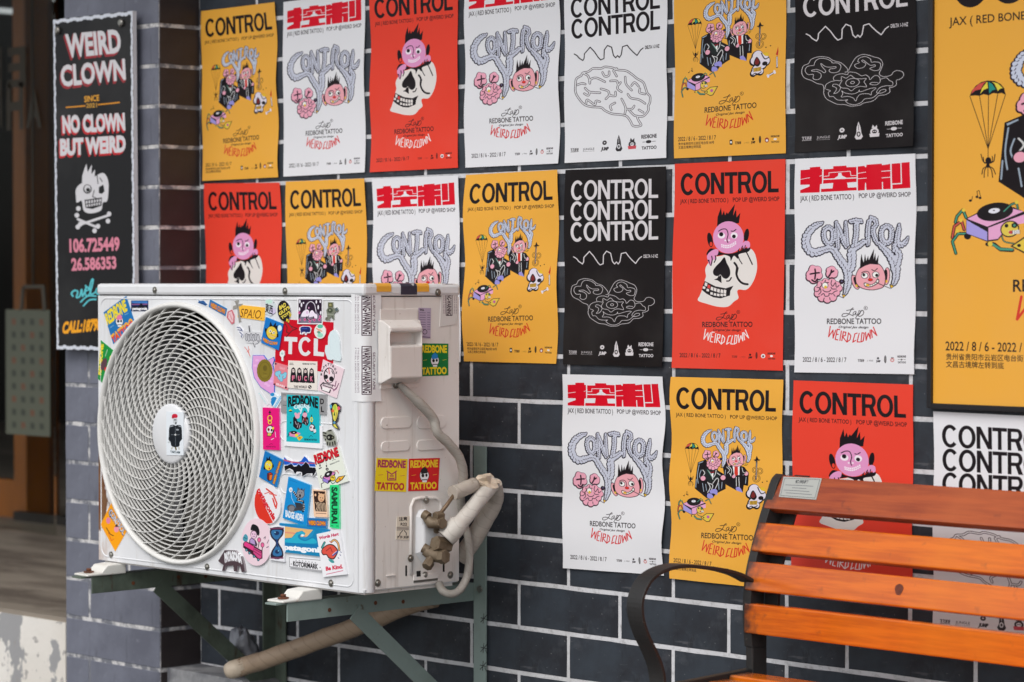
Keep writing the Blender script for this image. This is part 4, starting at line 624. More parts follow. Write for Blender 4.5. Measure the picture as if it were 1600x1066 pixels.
    v(V10); o = [(290,222),(554,234),(551,887),(294,885)]; st('white card of a soldier in a red beret on the fan hub', V10, o); c.poly(o, (224,230,236)); c.ell(420,295,44,36,(200,24,56)); c.ell(395,315,22,18,(170,16,44)); c.poly([(395,325),(455,318),(460,385),(440,425),(410,420),(392,380)], (200,206,210)); c.ell(437,400,10,20,k); c.ell(425,352,22,8,(60,64,72))
    c.blob([(340,450),(400,425),(430,440),(470,428),(520,450),(530,600),(530,640),(495,690),(490,745),(430,765),(370,745),(355,690),(325,650),(330,600)], (20,26,34)); c.line([(345,455),(395,440)],14,(160,166,172)); c.line([(478,440),(512,455)],14,(160,166,172)); c.line([(365,575),(490,575)],7,(130,136,142)); c.line([(428,460),(430,740)],5,(120,128,136)); c.ell(428,575,12,14,(214,214,214)); c.ell(460,500,22,14,(150,156,162)); c.line([(372,790),(385,765)],24,(190,190,184)); c.line([(440,800),(430,770)],24,(110,100,70)); c.line([(485,795),(480,765)],20,(190,190,184)); c.ell(335,690,22,14,(190,196,200)); c.text('TAKE AIM', (352,815), (498,828), (352,848), (20,40,50), .03)
    return c
SSTK = []
def art_side():
    W, H = 900, 2150; L = YB - YF
    def base(p):
        w = onplane_arr(p, 0, XR); return np.stack([(w[:, 1] - YF) / L * W, (ZT - w[:, 2]) / (ZT - ZB) * H], 1)
    c = Canvas(W, H, (214,208,204), base); k = (30,26,30)
    def s2(label, V, o): SSTK.append((label, vp(V, o)))
    def card(V, o, bgc, fc, tc, label, sk):
        c.view(*V); s2(label, V, o); c.poly(o, bgc); a, b, d, e = map(np.array, o)
        L_ = lambda u, v: tuple(a * (1-u) * (1-v) + b * u * (1-v) + d * u * v + e * (1-u) * v)
        c.text('REDBONE', L_(.05,.06), L_(.95,.06), L_(.05,.27), fc, .05, arc=.0, bulge=.0); c.text('TATTOO', L_(.06,.74), L_(.94,.74), L_(.06,.94), tc, .05)
        x, y = L_(.52,.53); s = abs(b[0] - a[0]) * .52
        if sk is not None: mini_skull(c, x, y, s, sk)
        else:
            for q in ([(-.3,-.3),(0,-.1),(.3,-.3)],[(-.25,-.2),(-.25,.25),(.25,.25),(.25,-.2)],[(-.1,.0),(.1,.0)],[(-.15,.15),(.15,.15)]): c.line([(x+s*i,y+s*j) for i,j in q], s*.07, fc)
        c.line([L_(.1,.52),L_(.24,.5)],2,fc); c.line([L_(.8,.52),L_(.93,.5)],2,fc)
    card(C5, [(437,478),(617,480),(617,683),(437,690)], (20,120,60), YY, YY, 'green card with yellow REDBONE TATTOO lettering and a blue capped skull', (40,130,200))
    card(C6, [(108,212),(293,218),(283,415),(95,408)], (240,210,30), (170,50,90), (190,50,60), 'yellow card with purple REDBONE TATTOO lettering', None)
    card(C6, [(300,217),(484,212),(474,405),(296,410)], (206,18,30), (238,200,40), (238,200,40), 'red card with yellow REDBONE TATTOO lettering and a skull', (24,22,26))
    c.view(*C5); o = [(425,250),(505,252),(502,448),(428,443)]; s2('lavender rating plate with small print', C5, o); c.poly(o, (176,160,184)); c.text('TCL', (432,258), (462,258), (432,270), k, .05)
    for i in range(8): c.line([(434,282+i*15),(470,283+i*15)],3,(90,76,100)); c.line([(482,282+i*15),(500,283+i*15)],3,(90,76,100))
    c.line(ellp(466,405,14,14),3,k,closed=True); c.line([(440,435),(498,440)],4,(70,60,80))
    c.view(*C6); o = [(228,562),(303,558),(300,700),(222,697)]; s2('small cream caution label with two arrows', C6, o); c.poly(o, (222,212,196)); c.text('注意', (240,568), (290,566), (240,586), k, .02); c.text('R22', (250,598), (288,598), (250,614), (60,50,50), .03)
    for i in range(3): c.line([(228,625+i*8),(298,623+i*8)],4,(110,100,100))
    c.line([(262,645),(248,660),(244,675)],4,k); c.line([(272,645),(284,658),(284,672)],4,k); c.text('打开 关闭', (230,678), (298,678), (230,690), k, .03)
    c.view(*C5); o = [(575,95),(680,100),(668,355),(560,372)]; s2('clear tape strip printed WARNING at the back edge', C5, o); c.poly(o, (212,208,206)); c.line([(600,98),(640,98),(640,300),(602,300)],4,(50,30,44),closed=True); c.text('WARNING-WARNING', (634,102), (634,298), (608,102), (50,30,44), .03)
    for x in (582,592,652,664): c.text('SECURITY TAPE IF THIS SEAL', (x+6,104), (x+6,290), (x,104), (120,90,110))
    return c
def art_tape():
    c = Canvas(200, 800, (226,226,228)); c.view(0, 0, (1/200.0*200, 1)); c.base = lambda p: p; k = (60,36,50); c.view(0, 0, 1)
    for y0 in (14, 420):
        c.line([(78,y0),(128,y0),(128,y0+330),(78,y0+330)],5,k,closed=True); c.text('WARNING-WARNING', (122,y0+8), (122,y0+322), (84,y0+8), k, .03)
        for x in (30,50): c.text('IF THIS SEAL IS BROKEN CHECK CONTENTS', (x+12,y0+10), (x+12,y0+320), (x,y0+10), (110,90,104))
        c.text('SECURITY TAPE', (156,y0+40), (156,y0+300), (140,y0+40), (110,90,104), .02)
    return c
SIGNQ = [(83,31),(207,17),(211.4,549.5),(88.6,546)]
def art_sign():
    c = poster(420, 1300, (30,30,32), SIGNQ); c.view(0, 0, 3.553); wh = (206,204,208); rd = (150,44,52); k = (30,30,32)
    for dx in range(0, 16, 3): c.text('WEIRD', (358-dx*.4,195+dx), (664-dx*.4,165+dx), (368-dx*.4,318+dx), rd, .04)
    c.text('WEIRD', (360,195), (665,165), (370,318), wh, .04)
    for dx in range(0, 18, 3): c.text('CLOWN', (333-dx*.4,370+dx), (692-dx*.4,330+dx), (340-dx*.4,480+dx), rd, .04)
    c.text('CLOWN', (334,370), (693,330), (340,480), wh, .04)
    c.text('SINCE', (467,538), (550,529), (468,570), (226,160,50), .03); c.text('2021', (478,578), (538,574), (478,602), (200,150,60), .03); c.line([(368,600),(472,591)],8,(214,140,36)); c.line([(545,584),(662,572)],8,(214,140,36))
    for t, a, b, d in (('NO CLOWN',(344,650),(692,634),(348,738)),('BUT WEIRD',(332,780),(697,758),(334,864))):
        for q in range(0, 15, 3): c.text(t, (a[0]-q*.5,a[1]+q), (b[0]-q*.5,b[1]+q), (d[0]-q*.5,d[1]+q), (190,40,46), .06)
        c.text(t, a, b, d, wh, .06)
    c.view(90, 240, 3.333)
    c.poly([(125,190),(128,120),(140,80),(150,55),(156,100),(178,60),(176,110),(195,85),(192,130),(188,200)], wh); c.blob([(95,190),(120,160),(160,150),(205,115),(240,105),(262,140),(265,190),(258,250),(235,260),(225,300),(170,315),(135,300),(125,250),(100,260),(95,230)], wh)
    c.ell(155,188,22,24,k); c.ell(155,186,17,19,wh); c.ell(158,192,10,10,k); c.poly([(215,178),(238,165),(244,200),(230,214),(214,208)], k); c.line([(205,115),(210,160)],4,k); c.line([(220,130),(232,150)],4,k); c.line([(190,195),(182,228),(200,235)],4,k)
    c.poly([(140,245),(230,232),(228,275),(180,292),(145,285)], k)
    for i in range(6): c.poly([(146+i*14,250-i*2),(156+i*14,249-i*2),(155+i*14,264-i*2),(147+i*14,265-i*2)], wh); c.poly([(148+i*13,269-i*2),(158+i*13,268-i*2),(156+i*13,281-i*2),(149+i*13,282-i*2)], wh)
    c.line([(105,345),(200,385)],13,wh); c.line([(110,375),(265,325)],13,wh)
    for x,y in ((100,325),(108,290),(192,405),(210,382),(268,318),(262,355),(105,385),(118,370)): c.ell(x,y,12,13,wh)
    pk = (212,130,150); c.text('106.725449', (60,450), (322,440), (62,515), pk, .045); c.text('26.586353', (70,550), (305,540), (72,610), pk, .045)
    te = (90,190,200); c.line([(80,745),(72,730),(88,715),(105,722),(98,750),(115,745),(125,710),(130,745),(148,700),(145,690)],9,te,sm=True)
    c.line([(140,720),(160,712),(158,698),(143,710),(148,742),(168,730),(185,665),(178,660),(168,700),(175,735),(195,725)],8,te,sm=True); c.line([(222,700),(205,705),(200,725),(215,735),(232,722)],8,te,sm=True); c.line([(120,775),(155,745),(200,745)],8,te,sm=True); c.line([(135,795),(165,765),(200,762)],8,te,sm=True)
    c.text('CALL:18798', (28,880), (232,862), (24,936), (236,160,30), .06, shear=.15)
    c.base = lambda p: p; c.view(0, 0, 1); wv = (206,210,220)
    for i in range(60):
        y = 10 + i * 21.7; c.ell(5+2*math.sin(i*2.1), y, 6, 13, wv); c.ell(415+2*math.sin(i*1.7), y, 6, 13, wv)
    for i in range(24):
        x = 8 + i * 18; c.ell(x, 8+3*math.sin(i*1.9), 12, 8, wv); c.ell(x, 1292+3*math.sin(i*2.3), 12, 8, wv)
    return c
def art_plate():
    c = Canvas(300, 170, (170,172,168)); c.base = lambda p: p; k = (70,72,74)
    c.line([(12,12),(288,12),(288,158),(12,158)],3,k,closed=True); c.text('休闲椅', (100,26), (205,26), (100,48), k, .03)
    for i, (a, b) in enumerate(((30,250),(90,200),(30,230),(50,255))): c.line([(a,68+i*22),(b,68+i*22)],6,(120,122,124))
    return c
def art_board():
    c = Canvas(240, 620, (86,90,76)); c.base = lambda p: p
    for j in range(9):
        for i in range(4):
            x, y = 45 + i * 50, 60 + j * 64; col = (52,58,48) if (i + j) % 3 else (104,70,50)
            c.poly([(x-11,y-16),(x+11,y-14),(x+12,y+16),(x-11,y+15)], col)
    return c
# ================================================================ helpers for meshes and materials
class MB:
    def __init__(s): s.v = []; s.f = []; s.uv = []; s.sm = []
    def add(s, vs, fs, uvs=None, smooth=False):
        b = len(s.v); s.v += [tuple(map(float, q)) for q in vs]
        for i, f in enumerate(fs): s.f.append([b + k for k in f]); s.uv.append(uvs[i] if uvs else None); s.sm.append(smooth)
        return s
    def box(s, x0, x1, y0, y1, z0, z1):
        v = [(x, y, z) for x in (x0, x1) for y in (y0, y1) for z in (z0, z1)]
        return s.add(v, [(0,1,3,2),(4,6,7,5),(0,4,5,1),(2,3,7,6),(0,2,6,4),(1,5,7,3)])
    def prism(s, poly, ax, a, b, smooth=False):
        """extrude a 2D polygon along axis ax from a to b; poly coords are the two other axes in order"""
        def P(q, t):
            r = [0, 0, 0]; o = [i for i in range(3) if i != ax]; r[o[0]], r[o[1]], r[ax] = q[0], q[1], t; return r
        n = len(poly); vs = [P(q, a) for q in poly] + [P(q, b) for q in poly]
        s.add(vs, [tuple(range(n))[::-1], tuple(range(n, 2 * n))]); s.add(vs, [(i, (i + 1) % n, n + (i + 1) % n, n + i) for i in range(n)], smooth=smooth); return s
    def tube(s, pts, r, n=10, cap=True, smooth=True, prof=None):
        P = [Vector(p) for p in pts]; m = len(P); rs = r if hasattr(r, '__len__') else [r] * m
        up = Vector((0.13, .21, 1)).normalized(); vs = []; T0 = None
        for i in range(m):
            T = (P[min(i + 1, m - 1)] - P[max(i - 1, 0)]).normalized()
            if T0 is None: N = T.orthogonal().normalized() if abs(T.dot(up)) > .95 else (up - T * up.dot(T)).normalized()
            else: N = (N - T * N.dot(T)).normalized()
            T0 = T; B = T.cross(N)
            for k in range(n):
                a = 2 * math.pi * k / n; q = prof(i, k) if prof else 1
                vs.append(P[i] + (N * math.cos(a) + B * math.sin(a)) * rs[i] * q)
        fs = [(i*n+k, i*n+(k+1)%n, (i+1)*n+(k+1)%n, (i+1)*n+k) for i in range(m-1) for k in range(n)]
        s.add(vs, fs, smooth=smooth)
        if cap: s.add(vs, [tuple(range(n))[::-1], tuple((m-1)*n+k for k in range(n))])
        return s
    def ribbon(s, pts, wv, tv):
        """rectangular bar along pts; wv, tv = half vectors (constant) or lists"""
        m = len(pts); W = wv if isinstance(wv, list) else [wv] * m; T = tv if isinstance(tv, list) else [tv] * m; vs = []
        for p, w, t in zip(pts, W, T):
            p, w, t = Vector(p), Vector(w), Vector(t); vs += [p + w + t, p - w + t, p - w - t, p + w - t]
        fs = [(4*i+k, 4*i+(k+1)%4, 4*i+4+(k+1)%4, 4*i+4+k) for i in range(m-1) for k in range(4)] + [(3,2,1,0), tuple(4*(m-1)+k for k in range(4))]
        return s.add(vs, fs)
    def mesh(s, name):
        me = bpy.data.meshes.new(name); me.from_pydata(s.v, [], s.f); me.update()
        if any(u is not None for u in s.uv):
            L = me.uv_layers.new(name='UVMap'); k = 0
            for p, u in zip(me.polygons, s.uv):
                for j, li in enumerate(p.loop_indices): L.data[li].uv = u[j] if u else (0, 0)
        me.polygons.foreach_set('use_smooth', s.sm); return me
    def obj(s, name, mat, parent=None, recalc=True, bevel=0, loc=None):
        me = s.mesh(name)
        if recalc:
            bm = bmesh.new(); bm.from_mesh(me)
            bmesh.ops.remove_doubles(bm, verts=bm.verts, dist=1e-6) if not any(u is not None for u in s.uv) else None
            bmesh.ops.recalc_face_normals(bm, faces=bm.faces); bm.to_mesh(me); bm.free()
        me.materials.append(mat); return link(me, name, parent, bevel, loc)
def link(me, name, parent=None, bevel=0, loc=None):
    o = bpy.data.objects.new(name, me); COL.objects.link(o)
    if parent is not None: o.parent = parent; o.matrix_parent_inverse = Matrix.Translation(-WL[parent.name])
    if loc is not None: o.location = loc
    WL[o.name] = Vector(loc) if loc is not None else Vector((0, 0, 0))
    if bevel:
        b = o.modifiers.new('bevel', 'BEVEL'); b.width = bevel; b.segments = 2; b.limit_method = 'ANGLE'; b.angle_limit = R(40); b.harden_normals = False
    return o
WL = {}
def thing(name, label, cat, loc, group=None):
    o = bpy.data.objects.new(name, None); COL.objects.link(o); o.location = loc; o.empty_display_size = .1; WL[o.name] = Vector(loc)
    o['label'] = label; o['category'] = cat
    if group: o['group'] = group
    return o
def tag(o, label, cat, group=None):
    o['label'] = label; o['category'] = cat
    if group: o['group'] = group
    return o
def kind(o, k): o['kind'] = k; return o

def mat(name, col, rough=.6, metal=0, spec=.5, noise=None, bump=None, extra=None):
    """noise: list of (scale, detail, colour, lo, hi, amount[, coords]) stain layers; bump: (scale, strength)"""
    m = bpy.data.materials.new(name); m.use_nodes = True; N = m.node_tree.nodes; L = m.node_tree.links; b = N['Principled BSDF']
    b.inputs['Roughness'].default_value = rough; b.inputs['Metallic'].default_value = metal; b.inputs['Specular IOR Level'].default_value = spec
    if 'varnished' in name: b.inputs['Coat Weight'].default_value = .3; b.inputs['Coat Roughness'].default_value = .12
    lin = lambda c: tuple(((x / 255) / 12.92 if x / 255 <= .04045 else ((x / 255 + .055) / 1.055) ** 2.4) for x in c) + (1,)
    tc = N.new('ShaderNodeTexCoord')
    if isinstance(col, tuple):
        r = N.new('ShaderNodeRGB'); r.outputs[0].default_value = lin(col); cur = r.outputs[0]
    else:
        t = N.new('ShaderNodeTexImage'); t.image = col; t.extension = 'EXTEND'; t.interpolation = 'Cubic' if False else 'Linear'; cur = t.outputs[0]
    for i, q in enumerate(noise or []):
        sc, det, c2, lo, hi, am = q[:6]; st_ = q[6] if len(q) > 6 else (1, 1, 1)
        mp = N.new('ShaderNodeMapping'); mp.inputs['Scale'].default_value = st_; mp.inputs['Location'].default_value = (i * 3.7, i * 1.3, i * 2.1); L.new(tc.outputs['Object'], mp.inputs[0])
        n = N.new('ShaderNodeTexNoise'); n.inputs['Scale'].default_value = sc; n.inputs['Detail'].default_value = det; n.inputs['Roughness'].default_value = .6; L.new(mp.outputs[0], n.inputs['Vector'])
        mr = N.new('ShaderNodeMapRange'); mr.inputs['From Min'].default_value = lo; mr.inputs['From Max'].default_value = hi; mr.inputs['To Max'].default_value = am; L.new(n.outputs['Fac'], mr.inputs['Value'])
        mx = N.new('ShaderNodeMix'); mx.data_type = 'RGBA'; L.new(mr.outputs[0], mx.inputs[0]); L.new(cur, mx.inputs[6]); mx.inputs[7].default_value = lin(c2); cur = mx.outputs[2]
    if extra: cur = extra(N, L, tc, cur, lin)
    L.new(cur, b.inputs['Base Color'])
    if bump:
        n = N.new('ShaderNodeTexNoise'); n.inputs['Scale'].default_value = bump[0]; n.inputs['Detail'].default_value = 6; L.new(tc.outputs['Object'], n.inputs['Vector'])
        bu = N.new('ShaderNodeBump'); bu.inputs['Strength'].default_value = bump[1]; bu.inputs['Distance'].default_value = bump[2] if len(bump) > 2 else .002; L.new(n.outputs['Fac'], bu.inputs['Height']); L.new(bu.outputs[0], b.inputs['Normal'])
    return m

M = {}
M['mortar'] = mat('white_mortar', (208,208,212), .8, noise=[(60,4,(120,118,118),.5,.72,.55),(6,3,(160,158,156),.5,.75,.5)], bump=(220,.5,.001))
M['mortar2'] = mat('pillar_mortar', (206,204,204), .8, noise=[(26,5,(90,94,106),.42,.56,.9),(150,3,(120,118,118),.5,.7,.6)], bump=(220,.5,.001))
M['mortar3'] = mat('warm_mortar', (150,132,122), .8, noise=[(30,4,(90,76,70),.45,.65,.7)])
def obj_rand(amount):
    def f(N, L, tc, cur, lin):
        oi = N.new('ShaderNodeObjectInfo'); mr = N.new('ShaderNodeMapRange'); mr.inputs['To Min'].default_value = 1 - amount; mr.inputs['To Max'].default_value = 1 + amount; L.new(oi.outputs['Random'], mr.inputs['Value'])
        h = N.new('ShaderNodeHueSaturation'); L.new(cur, h.inputs['Color']); L.new(mr.outputs[0], h.inputs['Value']); return h.outputs[0]
    return f
M['brick'] = mat('dark_slate_brick', (54,60,68), .5, spec=.28, noise=[(5,6,(38,38,43),.42,.62,.8),(22,6,(88,90,96),.56,.78,.5),(160,2,(160,160,160),.72,.77,.45),(9,9,(104,104,108),.64,.70,.4,(1,1,6)),(7,9,(30,29,32),.62,.68,.5,(4,4,1))], bump=(60,.35,.0015), extra=obj_rand(.10))
M['brick2'] = mat('grey_blue_pillar_brick', (112,115,128), .55, spec=.4, noise=[(5,6,(88,90,102),.4,.65,.8),(40,5,(136,138,150),.6,.8,.5),(14,6,(70,70,78),.6,.72,.45,(3,3,.6)),(120,2,(180,180,186),.72,.77,.6)], bump=(60,.35,.0015), extra=obj_rand(.05))  # pillar front bricks, lighter and bluer than the wall bricks
M['brick3'] = mat('shaded_brown_brick', (52,46,47), .5, spec=.4, noise=[(6,6,(38,32,32),.42,.62,.8),(30,5,(70,62,62),.6,.8,.4)], bump=(60,.3,.0015), extra=obj_rand(.1))  # pillar return face: its shade and warm reflected tint are put into the colour
def paper(name, im, rough=.5): return mat(name, im, rough, spec=.16, noise=[(3,4,(190,188,184),.5,.9,.06)], bump=(5,.22,.006))
M['casing'] = mat('cream_white_enamel', (222,223,226), .32, spec=.5, noise=[(4,6,(196,192,186),.5,.8,.35),(90,3,(150,140,128),.70,.76,.5),(12,6,(186,180,170),.6,.75,.3,(6,6,.5))], bump=(9,.05,.003))
M['casing_side'] = mat('warm_white_enamel', (224,219,215), .34, spec=.5, noise=[(4,6,(190,182,176),.5,.8,.4),(90,3,(120,98,80),.70,.75,.6),(10,7,(164,150,138),.57,.74,.5,(5,5,.35))], bump=(9,.05,.003))
def rusty(N, L, tc, cur, lin):
    sp = N.new('ShaderNodeSeparateXYZ'); L.new(tc.outputs['Object'], sp.inputs[0])
    n = N.new('ShaderNodeTexNoise'); n.inputs['Scale'].default_value = 38; n.inputs['Detail'].default_value = 8; n.inputs['Roughness'].default_value = .7
    mp = N.new('ShaderNodeMapping'); mp.inputs['Scale'].default_value = (1.6, 1, .55); L.new(tc.outputs['Object'], mp.inputs[0]); L.new(mp.outputs[0], n.inputs['Vector'])
    def rng(src, a, b, c, d):
        m = N.new('ShaderNodeMapRange'); m.inputs['From Min'].default_value = a; m.inputs['From Max'].default_value = b; m.inputs['To Min'].default_value = c; m.inputs['To Max'].default_value = d; L.new(src, m.inputs['Value']); return m.outputs[0]
    def op(o, a, b):
        m = N.new('ShaderNodeMath'); m.operation = o; 
        for i, q in enumerate((a, b)):
            if isinstance(q, (int, float)): m.inputs[i].default_value = q
            else: L.new(q, m.inputs[i])
        return m.outputs[0]
    fx = rng(sp.outputs['X'], XL, XL + .080, 1, 0); fz = op('MULTIPLY', rng(sp.outputs['Z'], -.60, -.55, 0, 1), rng(sp.outputs['Z'], -.46, -.30, 1, .25))
    a = op('MULTIPLY', fx, fz); b = op('ADD', a, op('MULTIPLY', op('SUBTRACT', n.outputs['Fac'], .5), 1.1)); fac = rng(b, .52, .62, 0, 1)
    c1 = N.new('ShaderNodeMix'); c1.data_type = 'RGBA'; L.new(rng(n.outputs['Fac'], .4, .62, 0, 1), c1.inputs[0]); c1.inputs[6].default_value = lin((112,58,20)); c1.inputs[7].default_value = lin((50,28,16))
    mx = N.new('ShaderNodeMix'); mx.data_type = 'RGBA'; L.new(fac, mx.inputs[0]); L.new(cur, mx.inputs[6]); L.new(c1.outputs[2], mx.inputs[7])
    # pale tan halo and drip near the bottom corner
    h = op('MULTIPLY', rng(sp.outputs['X'], XL, XL + .08, 1, 0), op('MULTIPLY', rng(sp.outputs['Z'], -.36, -.46, 0, 1), rng(n.outputs['Fac'], .42, .58, 0, .55)))
    mx2 = N.new('ShaderNodeMix'); mx2.data_type = 'RGBA'; L.new(h, mx2.inputs[0]); L.new(mx.outputs[2], mx2.inputs[6]); mx2.inputs[7].default_value = lin((168,124,84)); return mx2.outputs[2]
M['casing_front'] = mat('enamel_with_rust', (222,223,226), .32, spec=.5, noise=[(4,6,(196,192,186),.5,.8,.35),(90,3,(120,104,90),.70,.75,.6),(10,7,(176,168,156),.56,.74,.45,(5,5,.35))], bump=(9,.05,.003), extra=rusty)
M['grille'] = mat('beige_plastic', (222,221,218), .45, noise=[(8,5,(200,196,190),.5,.75,.4)])
M['shroud'] = mat('grey_shroud', (104,101,96), .6, noise=[(8,5,(110,104,96),.5,.75,.5)])
M['blade'] = mat('grey_fan_plastic', (84,81,76), .6, noise=[(10,5,(92,86,78),.5,.75,.5)])
M['fin'] = mat('dark_coil', (9,9,9), .8)
M['steel'] = mat('zinc_screw', (150,148,142), .35, metal=.85, noise=[(60,3,(110,80,56),.55,.75,.5)])
M['rust'] = mat('rusty_metal', (110,62,36), .8, noise=[(60,5,(60,38,28),.45,.65,.8)], bump=(200,.4,.001))
M['green'] = mat('grey_green_paint', (134,150,145), .5, noise=[(9,6,(116,130,124),.5,.7,.6),(30,6,(96,74,48),.66,.72,.8),(80,3,(150,160,152),.72,.76,.5)], bump=(80,.2,.001))
M['green_dark'] = mat('weathered_green_paint', (96,108,96), .6, noise=[(9,6,(58,64,56),.45,.65,.7),(16,6,(70,46,30),.6,.7,.9,(2,2,.7))], bump=(80,.2,.001))
M['white_plastic'] = mat('white_foot_plastic', (224,222,216), .4, noise=[(30,4,(180,150,110),.62,.72,.5)])
M['brass'] = mat('old_brass', (116,102,84), .6, metal=.3, noise=[(50,5,(84,66,46),.45,.65,.7),(20,3,(150,140,120),.6,.8,.5)], bump=(120,.4,.001))
M['copper'] = mat('dull_copper', (120,100,80), .5, metal=.5, noise=[(50,4,(88,66,46),.5,.7,.6)])
def wrap(name, col, dark, sc=1.0):
    def f(N, L, tc, cur, lin):
        w = N.new('ShaderNodeTexWave'); w.inputs['Scale'].default_value = 18 * sc; w.inputs['Distortion'].default_value = 6; w.inputs['Detail'].default_value = 2; w.wave_profile = 'SAW'
        mp = N.new('ShaderNodeMapping'); mp.inputs['Rotation'].default_value = (.5, .9, .3); L.new(tc.outputs['Object'], mp.inputs[0]); L.new(mp.outputs[0], w.inputs['Vector'])
        mr = N.new('ShaderNodeMapRange'); mr.inputs['From Min'].default_value = .0; mr.inputs['From Max'].default_value = .12; mr.inputs['To Min'].default_value = .45; mr.inputs['To Max'].default_value = 0; L.new(w.outputs['Fac'], mr.inputs['Value'])
        mx = N.new('ShaderNodeMix'); mx.data_type = 'RGBA'; L.new(mr.outputs[0], mx.inputs[0]); L.new(cur, mx.inputs[6]); mx.inputs[7].default_value = lin(dark); return mx.outputs[2]
    return mat(name, col, .55, noise=[(14,5,dark,.5,.75,.5),(50,5,(120,100,84),.66,.74,.5)], bump=(60,.5,.002), extra=f)
M['wrap'] = wrap('beige_pipe_wrap', (176,168,158), (128,118,106))
M['wrap2'] = wrap('white_pipe_wrap', (194,189,182), (142,134,124))
M['wrap4'] = wrap('grey_cable_wrap', (160,155,148), (112,104,94), 1.6)
M['wrap3'] = wrap('dirty_pipe_wrap', (170,148,126), (118,98,78), .7)
M['tape'] = mat('ivory_tape', (206,190,170), .45, noise=[(20,5,(150,130,108),.55,.75,.5)], bump=(40,.4,.002))
M['iron'] = mat('black_cast_iron', (40,39,39), .55, spec=.4, noise=[(12,6,(60,56,54),.5,.75,.6),(40,6,(110,102,94),.68,.74,.5),(24,5,(72,48,36),.66,.72,.5)], bump=(150,.35,.001))
def grain(name, c1, c2, c3, rough=.3):
    def f(N, L, tc, cur, lin):
        n = N.new('ShaderNodeTexNoise'); n.inputs['Scale'].default_value = 6; n.inputs['Detail'].default_value = 8; n.inputs['Roughness'].default_value = .65
        mp = N.new('ShaderNodeMapping'); mp.inputs['Scale'].default_value = (.9, 14, 14); L.new(tc.outputs['Object'], mp.inputs[0]); L.new(mp.outputs[0], n.inputs['Vector'])
        cr = N.new('ShaderNodeValToRGB'); e = cr.color_ramp.elements; e[0].position = .40; e[0].color = lin(c2); e[1].position = .60; e[1].color = lin(c1); L.new(n.outputs['Fac'], cr.inputs[0])
        n2 = N.new('ShaderNodeTexNoise'); n2.inputs['Scale'].default_value = 3.2; n2.inputs['Detail'].default_value = 4; L.new(tc.outputs['Object'], n2.inputs['Vector'])
        mr = N.new('ShaderNodeMapRange'); mr.inputs['From Min'].default_value = .42; mr.inputs['From Max'].default_value = .68; mr.inputs['To Max'].default_value = .6; L.new(n2.outputs['Fac'], mr.inputs['Value'])
        mx = N.new('ShaderNodeMix'); mx.data_type = 'RGBA'; L.new(mr.outputs[0], mx.inputs[0]); L.new(cr.outputs[0], mx.inputs[6]); mx.inputs[7].default_value = lin(c3)
        # black weathering at the sawn end beside the iron upright
        sp = N.new('ShaderNodeSeparateXYZ'); L.new(tc.outputs['Object'], sp.inputs[0])
        g = N.new('ShaderNodeMapRange'); g.inputs['From Min'].default_value = .002; g.inputs['From Max'].default_value = .055; g.inputs['To Min'].default_value = .72; g.inputs['To Max'].default_value = .28; L.new(sp.outputs['X'], g.inputs['Value'])
        n3 = N.new('ShaderNodeTexNoise'); n3.inputs['Scale'].default_value = 30; n3.inputs['Detail'].default_value = 6; L.new(tc.outputs['Object'], n3.inputs['Vector'])
        ad = N.new('ShaderNodeMath'); ad.operation = 'ADD'; L.new(g.outputs[0], ad.inputs[0]); L.new(n3.outputs['Fac'], ad.inputs[1])
        m3 = N.new('ShaderNodeMapRange'); m3.inputs['From Min'].default_value = .95; m3.inputs['From Max'].default_value = 1.2; m3.inputs['To Max'].default_value = .85; L.new(ad.outputs[0], m3.inputs['Value'])
        mz = N.new('ShaderNodeMix'); mz.data_type = 'RGBA'; L.new(m3.outputs[0], mz.inputs[0]); L.new(mx.outputs[2], mz.inputs[6]); mz.inputs[7].default_value = lin((48,36,32))
        w3 = N.new('ShaderNodeMapRange'); w3.inputs['From Min'].default_value = .77; w3.inputs['From Max'].default_value = .80; w3.inputs['To Max'].default_value = .5; L.new(n3.outputs['Fac'], w3.inputs['Value'])
        mw = N.new('ShaderNodeMix'); mw.data_type = 'RGBA'; L.new(w3.outputs[0], mw.inputs[0]); L.new(mz.outputs[2], mw.inputs[6]); mw.inputs[7].default_value = lin((226,180,140)); return mw.outputs[2]
    return mat(name, (200,96,20), rough, spec=.5, bump=(30,.12,.002), extra=f)
M['wood'] = grain('orange_varnished_wood', (214,104,10), (184,80,6), (222,122,18), .26)
M['wood_red'] = grain('red_brown_varnished_wood', (164,72,28), (134,52,20), (184,94,42), .24)
M['knot'] = mat('dark_wood_knot', (104,44,16), .4, noise=[(90,3,(60,24,12),.45,.6,.8)])
M['door_wood'] = mat('amber_door_wood', (146,82,4), .5, noise=[(6,5,(110,60,4),.45,.7,.7,(1,1,.2))])
M['door_wood2'] = mat('shaded_brown_door_wood', (96,52,6), .5, noise=[(6,5,(60,30,4),.45,.7,.8,(1,1,.2))])  # darker copy of the amber timber, side shade of the post put into the colour
M['dark_wood'] = mat('dark_skirting', (28,20,16), .5)
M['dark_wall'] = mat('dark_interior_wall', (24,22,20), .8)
M['concrete'] = mat('grey_brown_floor', (138,128,116), .6, noise=[(2.2,6,(84,74,66),.42,.62,.8,(1,3,1)),(9,5,(160,150,138),.6,.75,.5)], bump=(20,.2,.003))
M['pavement'] = mat('grey_pavement', (92,92,90), .85, noise=[(8,6,(70,70,68),.45,.65,.7)], bump=(90,.4,.003))
M['peel'] = mat('peeling_white_paint', (224,220,214), .6, noise=[(1.4,3,(196,186,172),.45,.7,.6),(9,9,(146,146,148),.565,.58,.95,(1,1,.8)),(26,6,(150,146,144),.62,.64,.8),(7,8,(168,132,104),.68,.72,.5,(5,5,.4))], bump=(14,.6,.006))
